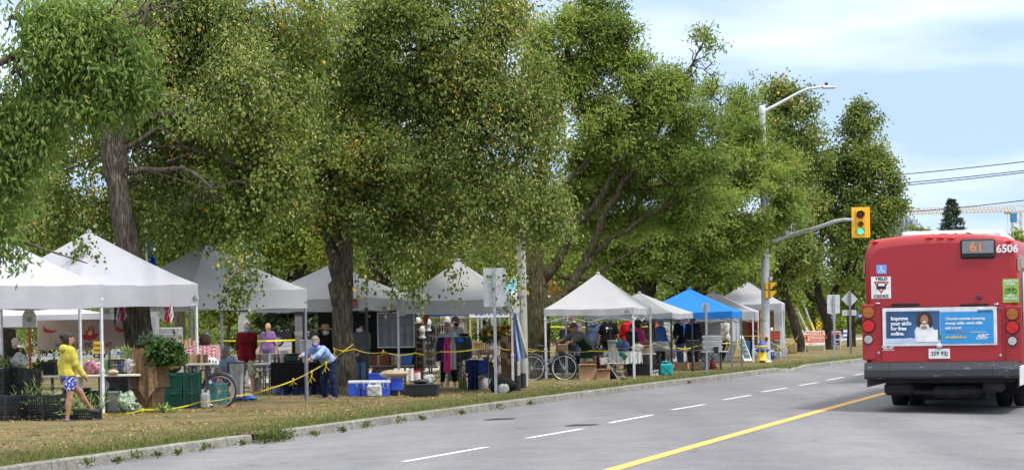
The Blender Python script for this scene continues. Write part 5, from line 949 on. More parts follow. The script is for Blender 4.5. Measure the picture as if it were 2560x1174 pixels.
    if top is not None:
        A = Field(.025 * k)
        for s in (1, -1):
            u, l = J['e', s] - J['s', s], J['w', s] - J['e', s]
            if sleeve <= .5: A.cap(J['s', s], J['s', s] + u * sleeve * 2, r(.031) * b ** .5, r(.028) * b ** .5)
            else: A.cap(J['s', s], J['e', s], r(.031) * b ** .5, r(.025) * b ** .5); A.cap(J['e', s], J['e', s] + l * (sleeve - .5) * 2, r(.025) * b ** .5, r(.021))
        A.cap(nk - sp * .045 * k, nk - sp * .012 * k, r(.042), r(.037))
        TT = Field(.05 * k); TT.p = T.p + [('c', np.array(J['h', s]), J['h', s] + (J['k', s] - J['h', s]) * .25, r(.052) * b, r(.048) * b) for s in (1, -1)] if abs(lean) < 50 and hip is None else list(T.p)
        def fshirt(X):
            dT = TT.ev(X, pad + .0035 * np.sin(X[..., 2] * 24 + X[..., 0] * 33) * np.sin(X[..., 0] * 17 + X[..., 1] * 21)); dT = np.maximum(dT, clip(X, pel - sp * top_hem * k, -sp)); dA = A.ev(X, pad * .8 + .0025 * np.sin(X[..., 2] * 46 + X[..., 1] * 30))
            hh = np.clip(.5 + .5 * (dT - dA) / .03, 0, 1); return dT * (1 - hh) + dA * hh - .03 * hh * (1 - hh)
        fl_ = Field(); fl_.p = TT.p + A.p; lo, hi = fl_.bounds(.06 + loose); sh = mesh_field('shirt', fshirt, lo, hi, res * .9, cloth(top), t)
    if pants is not None:
        Pf = Field(.03 * k); Pf.cap(pel - np.array([hw * .9, 0, 0]), pel + np.array([hw * .9, 0, 0]), r(.058) * b, r(.058) * b)
        for s in (1, -1):
            u, l = J['k', s] - J['h', s], J['a', s] - J['k', s]
            if cuff <= .5: Pf.cap(J['h', s], J['h', s] + u * cuff * 2, r(.053) * b, r(.050) * b)
            else: Pf.cap(J['h', s], J['k', s], r(.053) * b, r(.038) * b ** .5); Pf.cap(J['k', s], J['k', s] + l * (cuff - .5) * 1.94, r(.038) * b ** .5, r(.031))
        lo, hi = Pf.bounds(.04 + loose); mesh_field('trousers' if cuff > .6 else 'shorts', lambda X: np.maximum(Pf.ev(X, .009 * k + .003 * np.sin(X[..., 2] * 55 + X[..., 0] * 30)), clip(X, pel + sp * .055 * k, sp)), lo, hi, res * .9, pants if hasattr(pants, 'node_tree') else cloth(pants), t)
    if shoes is not None:
        for s in (1, -1):
            a = J['a', s]; ft = (fl or {}).get(s, 0.0); F_ = Field(.02 * k); F_.cap(a + np.array([0, .016 * k, -.022 * k]), a + np.array([s * .012 * k, -.085 * k, -.03 * k - ft]), r(.029), r(.022)); zz = min(a[2] - .045 * k, a[2] - .045 * k - ft)
            lo, hi = F_.bounds(.03); o_ = mesh_field('shoe', lambda X: np.maximum(F_.ev(X, .004), clip(X, a + np.array([0, 0, .012 * k]), np.array([0, 0, 1.0]))), lo, hi, min(res, .018), paint(shoes, .6), t)
    # head dress
    HF = Field(.02 * k); HF.ell(hc, np.array([.044, .056, .066]) * k, Rh); lo = hc - .14 * k; hi = hc + .14 * k; hr = min(res, .014); cu = lambda X: (X - hc) @ Rh / k
    if hair:
        col, st = hair
        def fh(X):
            c = cu(X); d = HF.ev(X, .011 * k + .003 * np.sin(c[..., 0] * 260) * np.sin(c[..., 2] * 200 + c[..., 1] * 170)); front = np.maximum(-c[..., 1] - .030, .034 - c[..., 2] + 0 * c[..., 0]) if False else None
            lim = .028 if st != 'receding' else .046
            cut = np.maximum((lim - c[..., 2]), (-c[..., 1] - (.012 if st != 'long' else .02)))       # face kept clear
            face = np.minimum(lim - c[..., 2], -c[..., 1] - .012); low = (-.028 if st in ('short', 'receding') else -.085) - c[..., 2]
            return np.maximum(np.maximum(d, face * k), low * k)
        mesh_field('hair', fh, lo, hi, hr, HAIR[col], t)
        if pony: q = MB(); q.tube([hl(0, .05, .03), hl(0, .085, .01), hl(0, .08, -.06), hl(0, .07, -.12)], [.02 * k, .024 * k, .02 * k, .006 * k], 8); q.build('ponytail', HAIR[col], t)
        if st == 'bun': q = MB(); q.ell(hl(0, .062, .035), (.036 * k,) * 3, 10, 8); q.build('hair_bun', HAIR[col], t)
    if beard: mesh_field('beard', lambda X: np.maximum(np.maximum(Field(.02).ell(hl(0, -.02, -.038), np.array([.036, .042, .042]) * k, Rh).ev(X, .006 * k), (cu(X)[..., 2] + .022) * k), (cu(X)[..., 1] + .005) * k), lo, hi, hr, HAIR[beard], t)
    if mask is not None:
        MF = Field(.02 * k); MF.ell(hl(0, -.022, -.033), np.array([.037, .044, .036]) * k, Rh); o_ = mesh_field('mask', lambda X: np.maximum(np.maximum(MF.ev(X, .006 * k), (cu(X)[..., 2] + .008) * k), (cu(X)[..., 1] + .006) * k), lo, hi, hr, cloth(mask), t)
        q = MB()
        for s in (1, -1): q.tube([hl(s * .036, -.03, -.014), hl(s * .047, -.01, -.004), hl(s * .048, .012, -.002)], .002 * k, 4)
        q.build('ear_loop', cloth(mask), o_ or t)
    for s in (1, -1):
        q = MB(); q.ell(hl(s * .017, -.0505, .004), (.006 * k, .004 * k, .004 * k), 8, 5); q.build('eye', M_EYE, t)
    if mask is None and not beard: q = MB(); q.ell(hl(0, -.052, -.035), (.014 * k, .004 * k, .003 * k), 8, 4); q.build('mouth', paint((.25, .08, .07), .5), t)
    if glasses:
        q = MB()
        for s in (1, -1): q.tube([hl(s * .02 + .014 * math.cos(a), -.061, .005 + .011 * math.sin(a)) for a in [i * PI / 6 for i in range(12)]], .0022 * k, 5, closed=True); q.tube([hl(s * .034, -.058, .006), hl(s * .047, .005, .006)], .002 * k, 4)
        q.tube([hl(-.006, -.062, .006), hl(.006, -.062, .006)], .002 * k, 4); q.build('glasses', M_EYE, t)
    if hat:
        kind, col = hat
        if kind == 'cap':
            def fc(X): c = cu(X); return np.maximum(HF.ev(X, .016 * k), (.016 - c[..., 2] - .1 * np.maximum(c[..., 1], 0)) * k)
            o_ = mesh_field('cap', fc, lo, hi, hr, cloth(col), t); q = MB(); q.grid(lambda u, v: hl(.042 * (2 * u - 1) * (1 - .15 * v), -.045 - .062 * v * math.sqrt(max(0, 1 - .55 * (2 * u - 1) ** 2)), .024 - .012 * v - .014 * (2 * u - 1) ** 2), 8, 4); q.build('peak', cloth(col), o_ or t)
        else:
            R3 = Matrix(Rh.tolist()); wb = {'sunhat': .115, 'bucket': .075}[kind]
            q = MB(); q.lathe([(.05 * k, .012 * k), (.052 * k, .03 * k), (.05 * k, .066 * k), (.038 * k, .078 * k), (.0001, .08 * k)], hc, 20, rot=R3, sy=1.2); o_ = q.build('hat', cloth(col), t)
            q = MB(); q.grid(lambda u, v: hl((.05 + (wb - .05) * v) * math.cos(2 * PI * u), 1.2 * (.05 + (wb - .05) * v) * math.sin(2 * PI * u) * (.9 if kind == 'sunhat' else 1), .024 - v * (.012 if kind == 'sunhat' else .03) + .008 * v * math.sin(4 * PI * u)), 24, 4); q.build('brim', cloth(col), o_)
    if hood is not None: q = MB(); q.ell(nk + fw * .05 * k - sp * .01 * k, (.07 * k, .05 * k, .05 * k), 12, 8); q.tube([nk + fw * .03 * k - xt * .06 * k, nk - fw * .055 * k - xt * .03 * k - sp * .03 * k, nk - fw * .055 * k + xt * .03 * k - sp * .03 * k, nk + fw * .03 * k + xt * .06 * k], .022 * k, 8); q.build('hood', cloth(hood), t)
    if apron is not None:
        def fa(X):
            d = np.minimum(T.ev(X, pad + .012), Field(.04).cap(J['h', 1], J['k', 1], r(.055) * b, r(.05)).cap(J['h', -1], J['k', -1], r(.055) * b, r(.05)).ev(X, .02)); return np.maximum(np.maximum(d, (X - (pel - fw * .01)) @ fw + .02), np.maximum(clip(X, pel + sp * .2 * k, sp), clip(X, pel - np.array([0, 0, .2 * k]), np.array([0, 0, -1.0]))))
        lo2, hi2 = Field().cap(nk, np.minimum(J['k', 1], J['k', -1]), r(.2), r(.2)).bounds(.05); mesh_field('apron', fa, lo2, hi2, res, cloth(apron), t)
    if bag is not None:
        q = MB(); c = pel + sp * .10 * k + fw * .10 * k; q.ell(c, (.085 * k, .05 * k, .11 * k), 12, 9); q.tube([nk - xt * .05 * k - fw * .02 * k, nk + fw * .055 * k - sp * .03 * k - xt * .02 * k, c + sp * .03 * k], .009 * k, 6); q.build('bag', cloth(bag), t)
    t['_j'] = 0; del t['_j']; return t, dict(pel=pel, sp=sp, che=che, fw=fw, nk=nk, xt=xt, J=J, hl=hl, k=k)
def mat_shorts():
    m, N, L, b = node_mat('patterned_blue', .9, .1); g = N.new('ShaderNodeTexCoord').outputs['Object']
    v = N.new('ShaderNodeTexNoise'); v.inputs['Scale'].default_value = 22; v.inputs['Detail'].default_value = 1; L.new(g, v.inputs['Vector']); r = N.new('ShaderNodeValToRGB'); r.color_ramp.elements[0].position = .54; r.color_ramp.elements[1].position = .58; r.color_ramp.elements[0].color = (.045, .06, .4, 1); r.color_ramp.elements[1].color = (.6, .62, .72, 1)
    L.new(v.outputs['Fac'], r.inputs['Fac']); L.new(r.outputs['Color'], b.inputs['Base Color']); return m
# the girl who walks along the tape (turned away to the right)
person('girl in a yellow hoodie and blue patterned shorts walking past the crates', (170, 1056), h=1.62, yaw=122, lean=3, head=(0, -25), armL=(-14, 10, 4, 6), armR=(16, 10, 34, 4), legL=(44, 4, 36, 2), legR=(0, 3, -10, 2), skin=2, hair=('dark', 'bun'), top=(.52, .45, .075), sleeve=.98, top_hem=.01, pants=mat_shorts(), cuff=.24, shoes=(.04, .04, .05), hood=(.52, .45, .075), res=.013, loose=.002, build=.92, female=True)
person('seated man in a white cap with grey beard resting his hand on his face', (38, 975), h=1.72, yaw=15, hip=.62, lean=14, head=(18, -8), armL=(30, 18, 150, -25), armR=(30, 12, 75, -40), legL=(80, 8, 5, 2), legR=(80, 8, 5, 2), skin=1, hair=('grey', 'short'), beard='white', top=(.035, .037, .032), sleeve=.98, pants=(.05, .05, .06), hat=('cap', (.62, .6, .56)), res=.017)
person('older man in a maroon pullover and beige shorts leaning over the tape', (618, 984), h=1.80, yaw=14, lean=13, head=(16, 14), armL=(-30, 4, -8, -12), armR=(-30, 4, -8, -12), legL=(9, 4, 0, 2), legR=(6, 5, -3, 3), skin=0, hair=('white', 'receding'), top=(.16, .012, .02), sleeve=.98, top_hem=.11, pants=(.42, .38, .3), cuff=.48, shoes=(.05, .06, .09), mask=(.16, .42, .62), glasses=True, res=.014, build=.98)
person('seated man in a light blue tee shirt looking down behind the bicycle', (556, 1003), h=1.72, yaw=24, hip=.50, lean=24, head=(30, 4), armL=(25, 24, 110, -40), armR=(40, 6, 60, -20), legL=(82, 16, 0, 4), legR=(80, 10, 0, 4), skin=1, hair=('grey', 'short'), top=(.26, .36, .5), sleeve=.46, pants=(.04, .05, .12), cuff=.5, shoes=(.05, .05, .05), res=.015, build=1.2)
person('woman with a blond ponytail in a purple tee shirt walking away', (672, 940), h=1.70, yaw=172, head=(4, 0), armL=(8, 18, 18, 10), armR=(-4, 18, 12, 12), legL=(14, 3, 2, 2), legR=(-10, 3, -24, 2), skin=0, hair=('blond', 'short'), pony=True, top=(.24, .14, .31), sleeve=.36, pants=(.22, .32, .45), female=True, res=.017)
person('woman in a straw hat and white mask dressed in black', (815, 984), h=1.66, yaw=25, head=(6, 12), armL=(14, 6, 60, -20), armR=(10, 6, 50, -20), skin=0, hair=('brown', 'long'), top=(.012, .012, .014), sleeve=.98, pants=(.012, .012, .014), hat=('sunhat', (.46, .29, .13)), mask=(.72, .71, .72), female=True, res=.016)
person('grey haired woman in a blue shirt and navy trousers stooping to tie the yellow tape', (824, 997), h=1.62, yaw=-38, lean=52, head=(-6, 10), armL=(60, 10, 60, -30), armR=(62, 8, 84, -20), legL=(6, 7, -6, 4), legR=(2, 8, -8, 4), skin=1, hair=('grey', 'short'), top=(.30, .42, .72), sleeve=.8, top_hem=.05, pants=(.02, .028, .07), shoes=(.12, .11, .3), mask=(.25, .3, .62), res=.014, female=True, build=1.1)
person('man in a dark grey hoodie, black cap and white mask beside the tent pole', (905, 983), h=1.72, yaw=-30, head=(12, -10), armL=(10, 6, 55, -20), armR=(14, 6, 65, -24), legL=(4, 3, 0, 2), legR=(-2, 3, -6, 2), skin=1, hair=('dark', 'short'), top=(.10, .10, .105), sleeve=.98, pants=(.12, .2, .34), hood=(.10, .10, .105), hat=('cap', (.02, .02, .022)), mask=(.74, .73, .74), res=.015, loose=.02)
person('woman in cropped black leggings half hidden behind the clothes rack', (1122, 972), h=1.66, yaw=-12, head=(8, 10), armL=(25, 10, 80, -8), armR=(25, 10, 80, -8), legL=(3, 7, 0, 5), legR=(0, 7, -3, 5), skin=0, hair=('grey', 'long'), top=(.42, .48, .58), sleeve=.5, pants=(.014, .014, .016), cuff=.78, shoes=(.33, .35, .37), female=True, res=.016)
person('man in a dark tee shirt, black cap and black mask behind the clothes rack', (1140, 955), h=1.80, yaw=38, head=(6, 0), armL=(15, 8, 50, -10), armR=(12, 8, 40, -10), skin=0, hair=('brown', 'short'), top=(.055, .06, .075), sleeve=.42, pants=(.05, .05, .06), hat=('cap', (.02, .022, .028)), mask=(.015, .015, .017), res=.016)
person('dark haired person in black behind the sunflowers', (1214, 930), h=1.70, yaw=80, head=(10, 0), skin=2, hair=('dark', 'short'), top=(.03, .028, .03), sleeve=.98, pants=(.03, .03, .04), res=.02)
person('grey haired man in a bright blue shirt behind the sunflowers', (1240, 926), h=1.74, yaw=-60, head=(16, 0), armL=(30, 6, 70, -20), armR=(30, 6, 70, -20), skin=1, hair=('grey', 'short'), top=(.03, .16, .52), sleeve=.98, pants=(.04, .05, .1), res=.018)
person('person in a purple jacket and dark cap left of the lichened trunk', (1334, 932), h=1.66, yaw=-75, head=(10, 0), armL=(25, 6, 75, 0), armR=(25, 6, 75, 0), skin=0, hair=('dark', 'short'), top=(.09, .03, .17), sleeve=.98, pants=(.06, .08, .16), hat=('cap', (.06, .06, .07)), mask=(.3, .5, .6), res=.018)
person('dark haired person in a wine coloured top behind the purple jacket', (1337, 918), h=1.78, yaw=60, skin=3, hair=('dark', 'short'), top=(.12, .02, .03), sleeve=.9, pants=(.04, .04, .05), res=.02)
person('man in a grey tee shirt and green apron bending over the bottle table', (1470, 945), h=1.76, yaw=-58, lean=50, head=(-8, 0), armL=(58, 6, 66, 4), armR=(62, 8, 72, 6), legL=(4, 4, -4, 2), legR=(10, 4, -4, 2), skin=1, hair=('grey', 'short'), top=(.15, .15, .155), sleeve=.46, top_hem=.12, pants=(.40, .36, .27), cuff=.72, apron=(.012, .05, .035), hat=('cap', (.13, .1, .07)), res=.015, build=1.12, loose=.012)
person('person in a plaid shirt and mask facing the bottle table', (1437, 926), h=1.80, yaw=-20, head=(20, -10), armL=(20, 8, 70, -20), armR=(20, 8, 70, -20), skin=1, hair=('brown', 'short'), top=(.20, .13, .19), sleeve=.98, pants=(.05, .06, .12), mask=(.6, .6, .58), res=.019)
person('dark clothed person stooping under the pale tent by the bicycle basket', (1415, 930), h=1.62, yaw=20, lean=16, head=(14, 0), armL=(30, 6, 70, -20), armR=(30, 6, 70, -20), skin=1, hair=('dark', 'short'), top=(.018, .018, .022), sleeve=.98, pants=(.03, .03, .04), res=.02)
person('white haired man in a denim blue hoodie turned away', (1487, 925), h=1.77, yaw=155, lean=6, head=(20, 25), armL=(16, 8, 40, -6), armR=(16, 8, 40, -6), skin=0, hair=('white', 'receding'), top=(.10, .14, .22), sleeve=.98, pants=(.03, .04, .09), hood=(.10, .14, .22), res=.018, loose=.015, build=1.1)
_, bt = person('man in a black printed tee shirt and black cap seen from behind', (1523, 925), h=1.80, yaw=178, head=(4, 0), armL=(5, 16, 20, 10), armR=(5, 16, 16, 10), legL=(2, 4, -2, 3), legR=(0, 4, -4, 3), skin=0, hair=('dark', 'short'), top=(.010, .010, .012), sleeve=.42, top_hem=.1, pants=(.02, .02, .025), hat=('cap', (.012, .012, .014)), res=.017, build=1.15)
q = MB(); c = bt['che'] + bt['fw'] * .0
for sx, sz, rx, rz_ in ((-.05, .04, .05, .065), (.05, .04, .05, .065), (-.05, -.03, .03, .05), (.055, -.03, .03, .05)): q.ell((c[0] + sx, c[1] + .128, c[2] + sz), (rx, .012, rz_), 12, 8)
put_text(q, 'FARM', .05, (c[0], c[1] + .132, c[2] - .105), bold=.002, depth=.002); q.build('shirt_print', cloth((.6, .6, .6)), _)
person('tall man in a red jacket carrying a black bag', (1572, 924), h=1.80, yaw=-142, head=(4, -20), armL=(20, 6, 70, -10), armR=(10, 6, 40, -6), skin=1, hair=('grey', 'short'), top=(.55, .015, .02), sleeve=.98, pants=(.05, .05, .07), bag=(.012, .012, .014), res=.018, build=1.08, loose=.012)
person('white haired woman in dark clothes beyond the red jacket', (1582, 912), h=1.72, yaw=160, skin=0, hair=('white', 'long'), top=(.05, .07, .1), sleeve=.98, pants=(.04, .04, .05), res=.02, female=True)
person('shopper in a grey bucket hat and white mask in front of the red jacket', (1581, 935), h=1.50, yaw=20, head=(10, 0), armL=(25, 6, 80, -20), armR=(25, 6, 80, -20), skin=0, hair=('grey', 'long'), top=(.04, .045, .05), sleeve=.98, pants=(.05, .05, .06), hat=('bucket', (.2, .2, .21)), mask=(.76, .76, .76), res=.017, female=True)
person('woman in a bright pink top with a dark ponytail', (1598, 932), h=1.60, yaw=110, head=(6, 0), armL=(20, 8, 60, -6), armR=(20, 8, 60, -6), skin=2, hair=('dark', 'long'), pony=True, top=(.72, .05, .30), sleeve=.5, pants=(.03, .03, .04), res=.018, female=True)
person('fair haired woman in a blue denim jacket and black trousers', (1653, 925), h=1.64, yaw=55, head=(4, -10), armL=(10, 8, 30, -4), armR=(10, 8, 30, -4), skin=0, hair=('blond', 'short'), top=(.045, .10, .24), sleeve=.98, top_hem=.06, pants=(.02, .02, .028), mask=(.4, .3, .26), res=.018, female=True)
person('man in a sage green tee shirt, beige shorts and wide hat', (1668, 918), h=1.80, yaw=50, head=(6, -10), armL=(20, 8, 70, -10), armR=(16, 8, 60, -10), skin=1, hair=('grey', 'short'), top=(.26, .28, .23), sleeve=.44, pants=(.36, .32, .27), cuff=.55, shoes=(.2, .06, .05), hat=('bucket', (.34, .28, .2)), res=.018, build=1.15)
person('man in a black tee shirt and blue jeans standing at the table with hands low', (1700, 922), h=1.76, yaw=-70, lean=3, head=(8, 10), armL=(16, 6, 30, 0), armR=(10, 6, 24, 0), legL=(4, 3, 0, 2), legR=(-3, 3, -4, 2), skin=2, hair=('dark', 'short'), top=(.012, .012, .014), sleeve=.5, top_hem=.06, pants=(.06, .10, .19), shoes=(.2, .19, .18), res=.017)
person('person in a royal blue shirt behind the black tee shirt man', (1711, 914), h=1.74, yaw=150, skin=1, hair=('grey', 'short'), top=(.025, .16, .55), sleeve=.98, pants=(.1, .1, .11), res=.019, build=1.1)
person('long haired person in a black jacket turned away by the box tower', (1734, 920), h=1.72, yaw=170, skin=0, hair=('brown', 'long'), top=(.03, .03, .035), sleeve=.98, pants=(.03, .03, .035), res=.019, loose=.015)
person('person in a white tee shirt beside the tall grey cabinet', (1813, 903), h=1.68, yaw=-50, head=(10, 0), armL=(20, 8, 70, -10), armR=(16, 8, 60, -10), skin=2, hair=('dark', 'short'), top=(.62, .60, .55), sleeve=.45, pants=(.03, .05, .09), res=.02)
person('cook in a red shirt, dark apron and mask under the last white tent', (1884, 893), h=1.74, yaw=40, lean=8, head=(22, 0), armL=(30, 8, 70, -10), armR=(24, 8, 60, -10), skin=1, hair=('dark', 'short'), top=(.36, .025, .03), sleeve=.6, pants=(.03, .04, .05), apron=(.02, .06, .05), mask=(.3, .42, .5), res=.019)
person('person in a dark orange top at the back of the grey tent', (1640, 905), h=1.76, yaw=30, skin=2, hair=('dark', 'short'), top=(.42, .14, .06), sleeve=.9, pants=(.05, .05, .06), res=.021)
person('person in a rust top and dark vest at the very back of the grey tent', (1651, 902), h=1.80, yaw=-20, skin=1, hair=('brown', 'short'), top=(.06, .05, .06), sleeve=.9, pants=(.05, .05, .06), res=.021)
# ================================================================ stall goods: builders
M_BLKP = paint((.016, .017, .019), .55, bump=.15); M_GRNP = mat('green_crate', (.008, .085, .055), .5, var=.15); M_CARD = mat('cardboard', (.36, .23, .125), .85, var=.1, scale=3); M_WOODL = mat('pale_wood', (.42, .27, .13), .75, var=.2, scale=4, stretch=(1, 1, 8)); M_WOODD = mat('dark_wood', (.17, .09, .045), .75, var=.25, scale=4, stretch=(1, 1, 8))
M_CLR = mat('clear_plastic', (.75, .78, .8), .22, alpha=.42, spec=.6); M_FILM = mat('thin_film', (.74, .76, .78), .3, alpha=.45, spec=.6, bump=1, bscale=26, scale=12, var=.2); M_MILK = mat('milky_plastic', (.66, .67, .64), .4, transl=.2); M_TBL = paint((.62, .57, .47), .55); M_TBLW = paint((.6, .6, .59), .5); M_STEEL = paint((.11, .11, .12), .4, metal=.6); M_TAPE = mat('barrier_tape', (.82, .62, .02), .45, transl=.25, var=.03); M_INK = paint((.02, .02, .02), .6)
def at(px0, px1, d): c = PX((px0 + px1) / 2, d); return c, (px1 - px0) / (FOC / d)
def Z(px, py, d): return AT(px, py, d).z
def lattice_crate(label, px0, px1, d, z, h, rz=R_(-40), dp=.4, m=None, name='produce_crate', group='black plastic crates', w=None, nb=(9, 3), solid=False):
    c, ww = at(px0, px1, d)
    if w is None: w = max(.25, (ww - dp * abs(math.sin(rz))) / math.cos(rz))
    c.z = z; t = thing(name, label, 'crate', c, rz, group); q = MB(); b = .016; m = m or M_BLKP
    q.box((0, 0, .012), (w - .02, dp - .02, .02))
    for sx in (1, -1):
        for sy in (1, -1): q.box((sx * (w / 2 - .02), sy * (dp / 2 - .02), h / 2), (.045, .045, h), bev=.008)
    for zz, t_ in ((h - .018, .036), (.022, .04)) + tuple((h * (i + 1) / (nb[1] + 1), b) for i in range(nb[1])):
        for s in (1, -1): q.box((0, s * (dp / 2 - .008), zz), (w - .06, b, t_)); q.box((s * (w / 2 - .008), 0, zz), (b, dp - .06, t_))
    for i in range(nb[0]):
        x = (i + 1) / (nb[0] + 1) - .5
        for s in (1, -1): q.box((x * (w - .06), s * (dp / 2 - .009), h / 2), (b * .8, b * .8, h - .04)); q.box((s * (w / 2 - .009), x * (dp - .06), h / 2), (b * .8, b * .8, h - .04))
    if solid:
        for s in (1, -1): q.box((0, s * (dp / 2 - .022), h * .5), (w - .06, .006, h * .9)); q.box((s * (w / 2 - .022), 0, h * .5), (.006, dp - .06, h * .9))
    q.build('body', m, t)
    for s in (1, -1): q = MB(); q.box((0, s * (dp / 2 + .004), h * .86), (w * .3, .024, .03), bev=.006); q.build('handle', m, t)
    return t
def tote(label, px0, px1, d, z, h, dp=.42, rz=0, m=None, lid=None, name='storage_tote', cat='tote', group=None, ribs=0, lidh=.04, taper=1.05):
    c, w = at(px0, px1, d); c.z = z; t = thing(name, label, cat, c, rz, group); q = MB(); k = 1 / taper
    q.box((0, 0, (h - lidh) / 2), (w * k * .97, dp * k * .97, h - lidh), taper=taper, bev=.02)
    for i in range(ribs): q.box(((i + .5) / ribs * w * .86 - w * .43, -dp / 2 + .012, (h - lidh) / 2), (.014, .02, h * .7))
    q.box((0, 0, h - lidh - .012), (w * .99, dp * .99, .022), bev=.006); q.build('body', m or M_BLKP, t)
    q = MB(); q.box((0, 0, h - lidh / 2 + .001), (w, dp, lidh), bev=.012); q.box((0, 0, h - .004), (w * .8, dp * .75, .012), bev=.004); q.build('lid', lid or m or M_BLKP, t)
    for s in (1, -1): q = MB(); q.box((s * w * .5, 0, h - lidh - .03), (.03, dp * .3, .04), bev=.01); q.build('handle', lid or m or M_BLKP, t)
    return t
def cooler(label, px0, px1, d, z, h, m, rz=0, dp=.42, group='drink coolers', emblem=False):
    t = tote(label, px0, px1, d, z, h, dp, rz, m, mat('cooler_white', (.66, .67, .68), .4), 'cooler', 'cooler', group, lidh=h * .17, taper=1.03); w = (px1 - px0) / (FOC / d)
    for s in ((1, -1) if w > .5 else (1,)): q = MB(); o = s * w * .33; q.tube([(o - .05, -dp / 2 - .012, h * .8), (o - .05, -dp / 2 - .014, h * .52), (o + .05, -dp / 2 - .014, h * .52), (o + .05, -dp / 2 - .012, h * .8)], .012, 6); q.build('latch', MATS['cooler_white'], t)
    return t
def table(label, px0, px1, d, h, dp=.72, rz=0, top=None, legm=None, name='folding_table', z=0, fold=True):
    c, w = at(px0, px1, d); w /= math.cos(rz); c.z = z; t = thing(name, label, 'table', c, rz); q = MB(); q.box((0, 0, h - .022), (w, dp, .044), bev=.012); q.build('tabletop', top or M_TBLW, t); lm = legm or M_STEEL
    for s in (1, -1):
        x = s * (w / 2 - .22); q = MB(); q.tube([(x, -dp * .42, .0), (x, -dp * .36, h * .45), (x, -dp * .3, h - .04)], .016, 8); q.build('leg', lm, t); q = MB(); q.tube([(x, dp * .42, .0), (x, dp * .36, h * .45), (x, dp * .3, h - .04)], .016, 8); q.build('leg', lm, t)
        q = MB(); q.tube([(x, -dp * .4, h * .2), (x, dp * .4, h * .2)], .013, 6); q.tube([(x, 0, h * .2), (x - s * .42, 0, h - .05)], .012, 6); q.tube([(x, -dp * .33, h * .7), (x, dp * .33, h * .7)], .012, 6); q.build('brace', lm, t)
    return t
def vnoise1(p, s, seed): return vnoise(np.array([p]), s, seed)[0]
def blob(name, label, cat, px0, px1, py0, py1, d, m, seed, dp=None, rough=.25, freq=.16, group=None, flatten=.75, extra=None, rz=0, z=None):
    c, w = at(px0, px1, d); z0 = Z((px0 + px1) / 2, py1, d) if z is None else z; z0 = max(z0, .02); hgt = max(.04, Z((px0 + px1) / 2, py0, d) - z0); c.z = z0; dp = dp or w * .7; t = thing(name, label, cat, c, rz, group)
    nu, nv = 40, 22; P = np.array([[math.cos(2 * PI * i / nu) * math.sin(PI * j / nv), math.sin(2 * PI * i / nu) * math.sin(PI * j / nv), -math.cos(PI * j / nv)] for i in range(nu) for j in range(nv + 1)])
    X = P * np.array([w / 2, dp / 2, hgt / 2]); n1 = vnoise(X + seed * 7.3, freq, seed) - .5; n2 = np.abs(vnoise(X + seed * 3.1, freq * .45, seed + 1) - .5); n3 = np.abs(vnoise(X + seed * 5.7, freq * .25, seed + 2) - .5); f = 1 + rough * (n1 * 1.4 - n2 * 1.5 - n3 * .9); X = X * f[:, None]; X[:, 2] = np.maximum(X[:, 2], -hgt / 2 * flatten) + hgt / 2 * flatten; X[:, 2] *= hgt / max(1e-6, X[:, 2].max())
    q = MB(); q.add(X.tolist(), [(i * (nv + 1) + j, ((i + 1) % nu) * (nv + 1) + j, ((i + 1) % nu) * (nv + 1) + j + 1, i * (nv + 1) + j + 1) for i in range(nu) for j in range(nv)], 0, True); q.build('body', m, t)
    if extra: extra(t, w, dp, hgt)
    return t
def bag_handles(t, w, dp, h):
    for s in (1, -1): q = MB(); q.tube([(-w * .18, s * .03, h * .9), (-w * .15, s * .04, h * 1.12), (w * .15, s * .04, h * 1.12), (w * .18, s * .03, h * .9)], .008, 5); q.build('handle', M_BLKP, t)
def bag_knot(t, w, dp, h): q = MB(); q.lathe([(.02, 0), (.015, .03), (.05, .08), (.02, .1)], (0, 0, h * .97), 9); q.build('knot', M_FILM, t)
def greens(label, px0, px1, py0, py1, d, kind='veg', n=420, leaf=(.07, .15), aspect=.5, seed=1, name='leafy_vegetables', cat='vegetables', dp=None, droop=.1, yellow=0, z=None, group=None):
    c, w = at(px0, px1, d); z0 = Z((px0 + px1) / 2, py1, d) if z is None else z; h = max(.07, Z((px0 + px1) / 2, py0, d) - z0); c.z = max(z0, .02); rng = np.random.default_rng(seed)
    L = [((0, 0, h * .45), (w * .42, (dp or w * .4) * .45, h * .42)), ((-w * .22, 0, h * .38), (w * .26, (dp or w * .4) * .4, h * .34)), ((w * .22, 0, h * .38), (w * .26, (dp or w * .4) * .4, h * .34))]
    V, ti, _ = crown(L, n, kind, seed, leaf=leaf, aspect=aspect, sprig=leaf[1] * .7, per=6, thr=.12, droop=droop, yellow=yellow, clump=.2, gap=.4); V[:, 2] = np.abs(V[:, 2] - .0)
    o = link(quads_mesh(name, V, ti, LF[kind]), name, loc=c); return tag(o, label, cat, group)
def bottle(label, px, d, z, h, r, body, cap=None, group=None, shape='wine', name='bottle'):
    c = PX(px, d); c.z = z; t = thing(name, label, 'bottle', c, 0, group); q = MB()
    pr = {'wine': [(r, 0), (r, h * .6), (r * .9, h * .68), (r * .38, h * .8), (r * .36, h * .97)], 'jar': [(r, 0), (r * 1.02, h * .1), (r, h * .82), (r * .85, h * .9)], 'squeeze': [(r, 0), (r, h * .6), (r * .8, h * .72), (r * .3, h * .8), (r * .12, h)]}[shape]
    q.lathe(pr, n=12); q.build('body', body, t)
    if cap: q = MB(); q.lathe([(pr[-1][0] * 1.15, h * .88), (pr[-1][0] * 1.15, h * 1.02)], n=10); q.build('cap', cap, t)
    return t
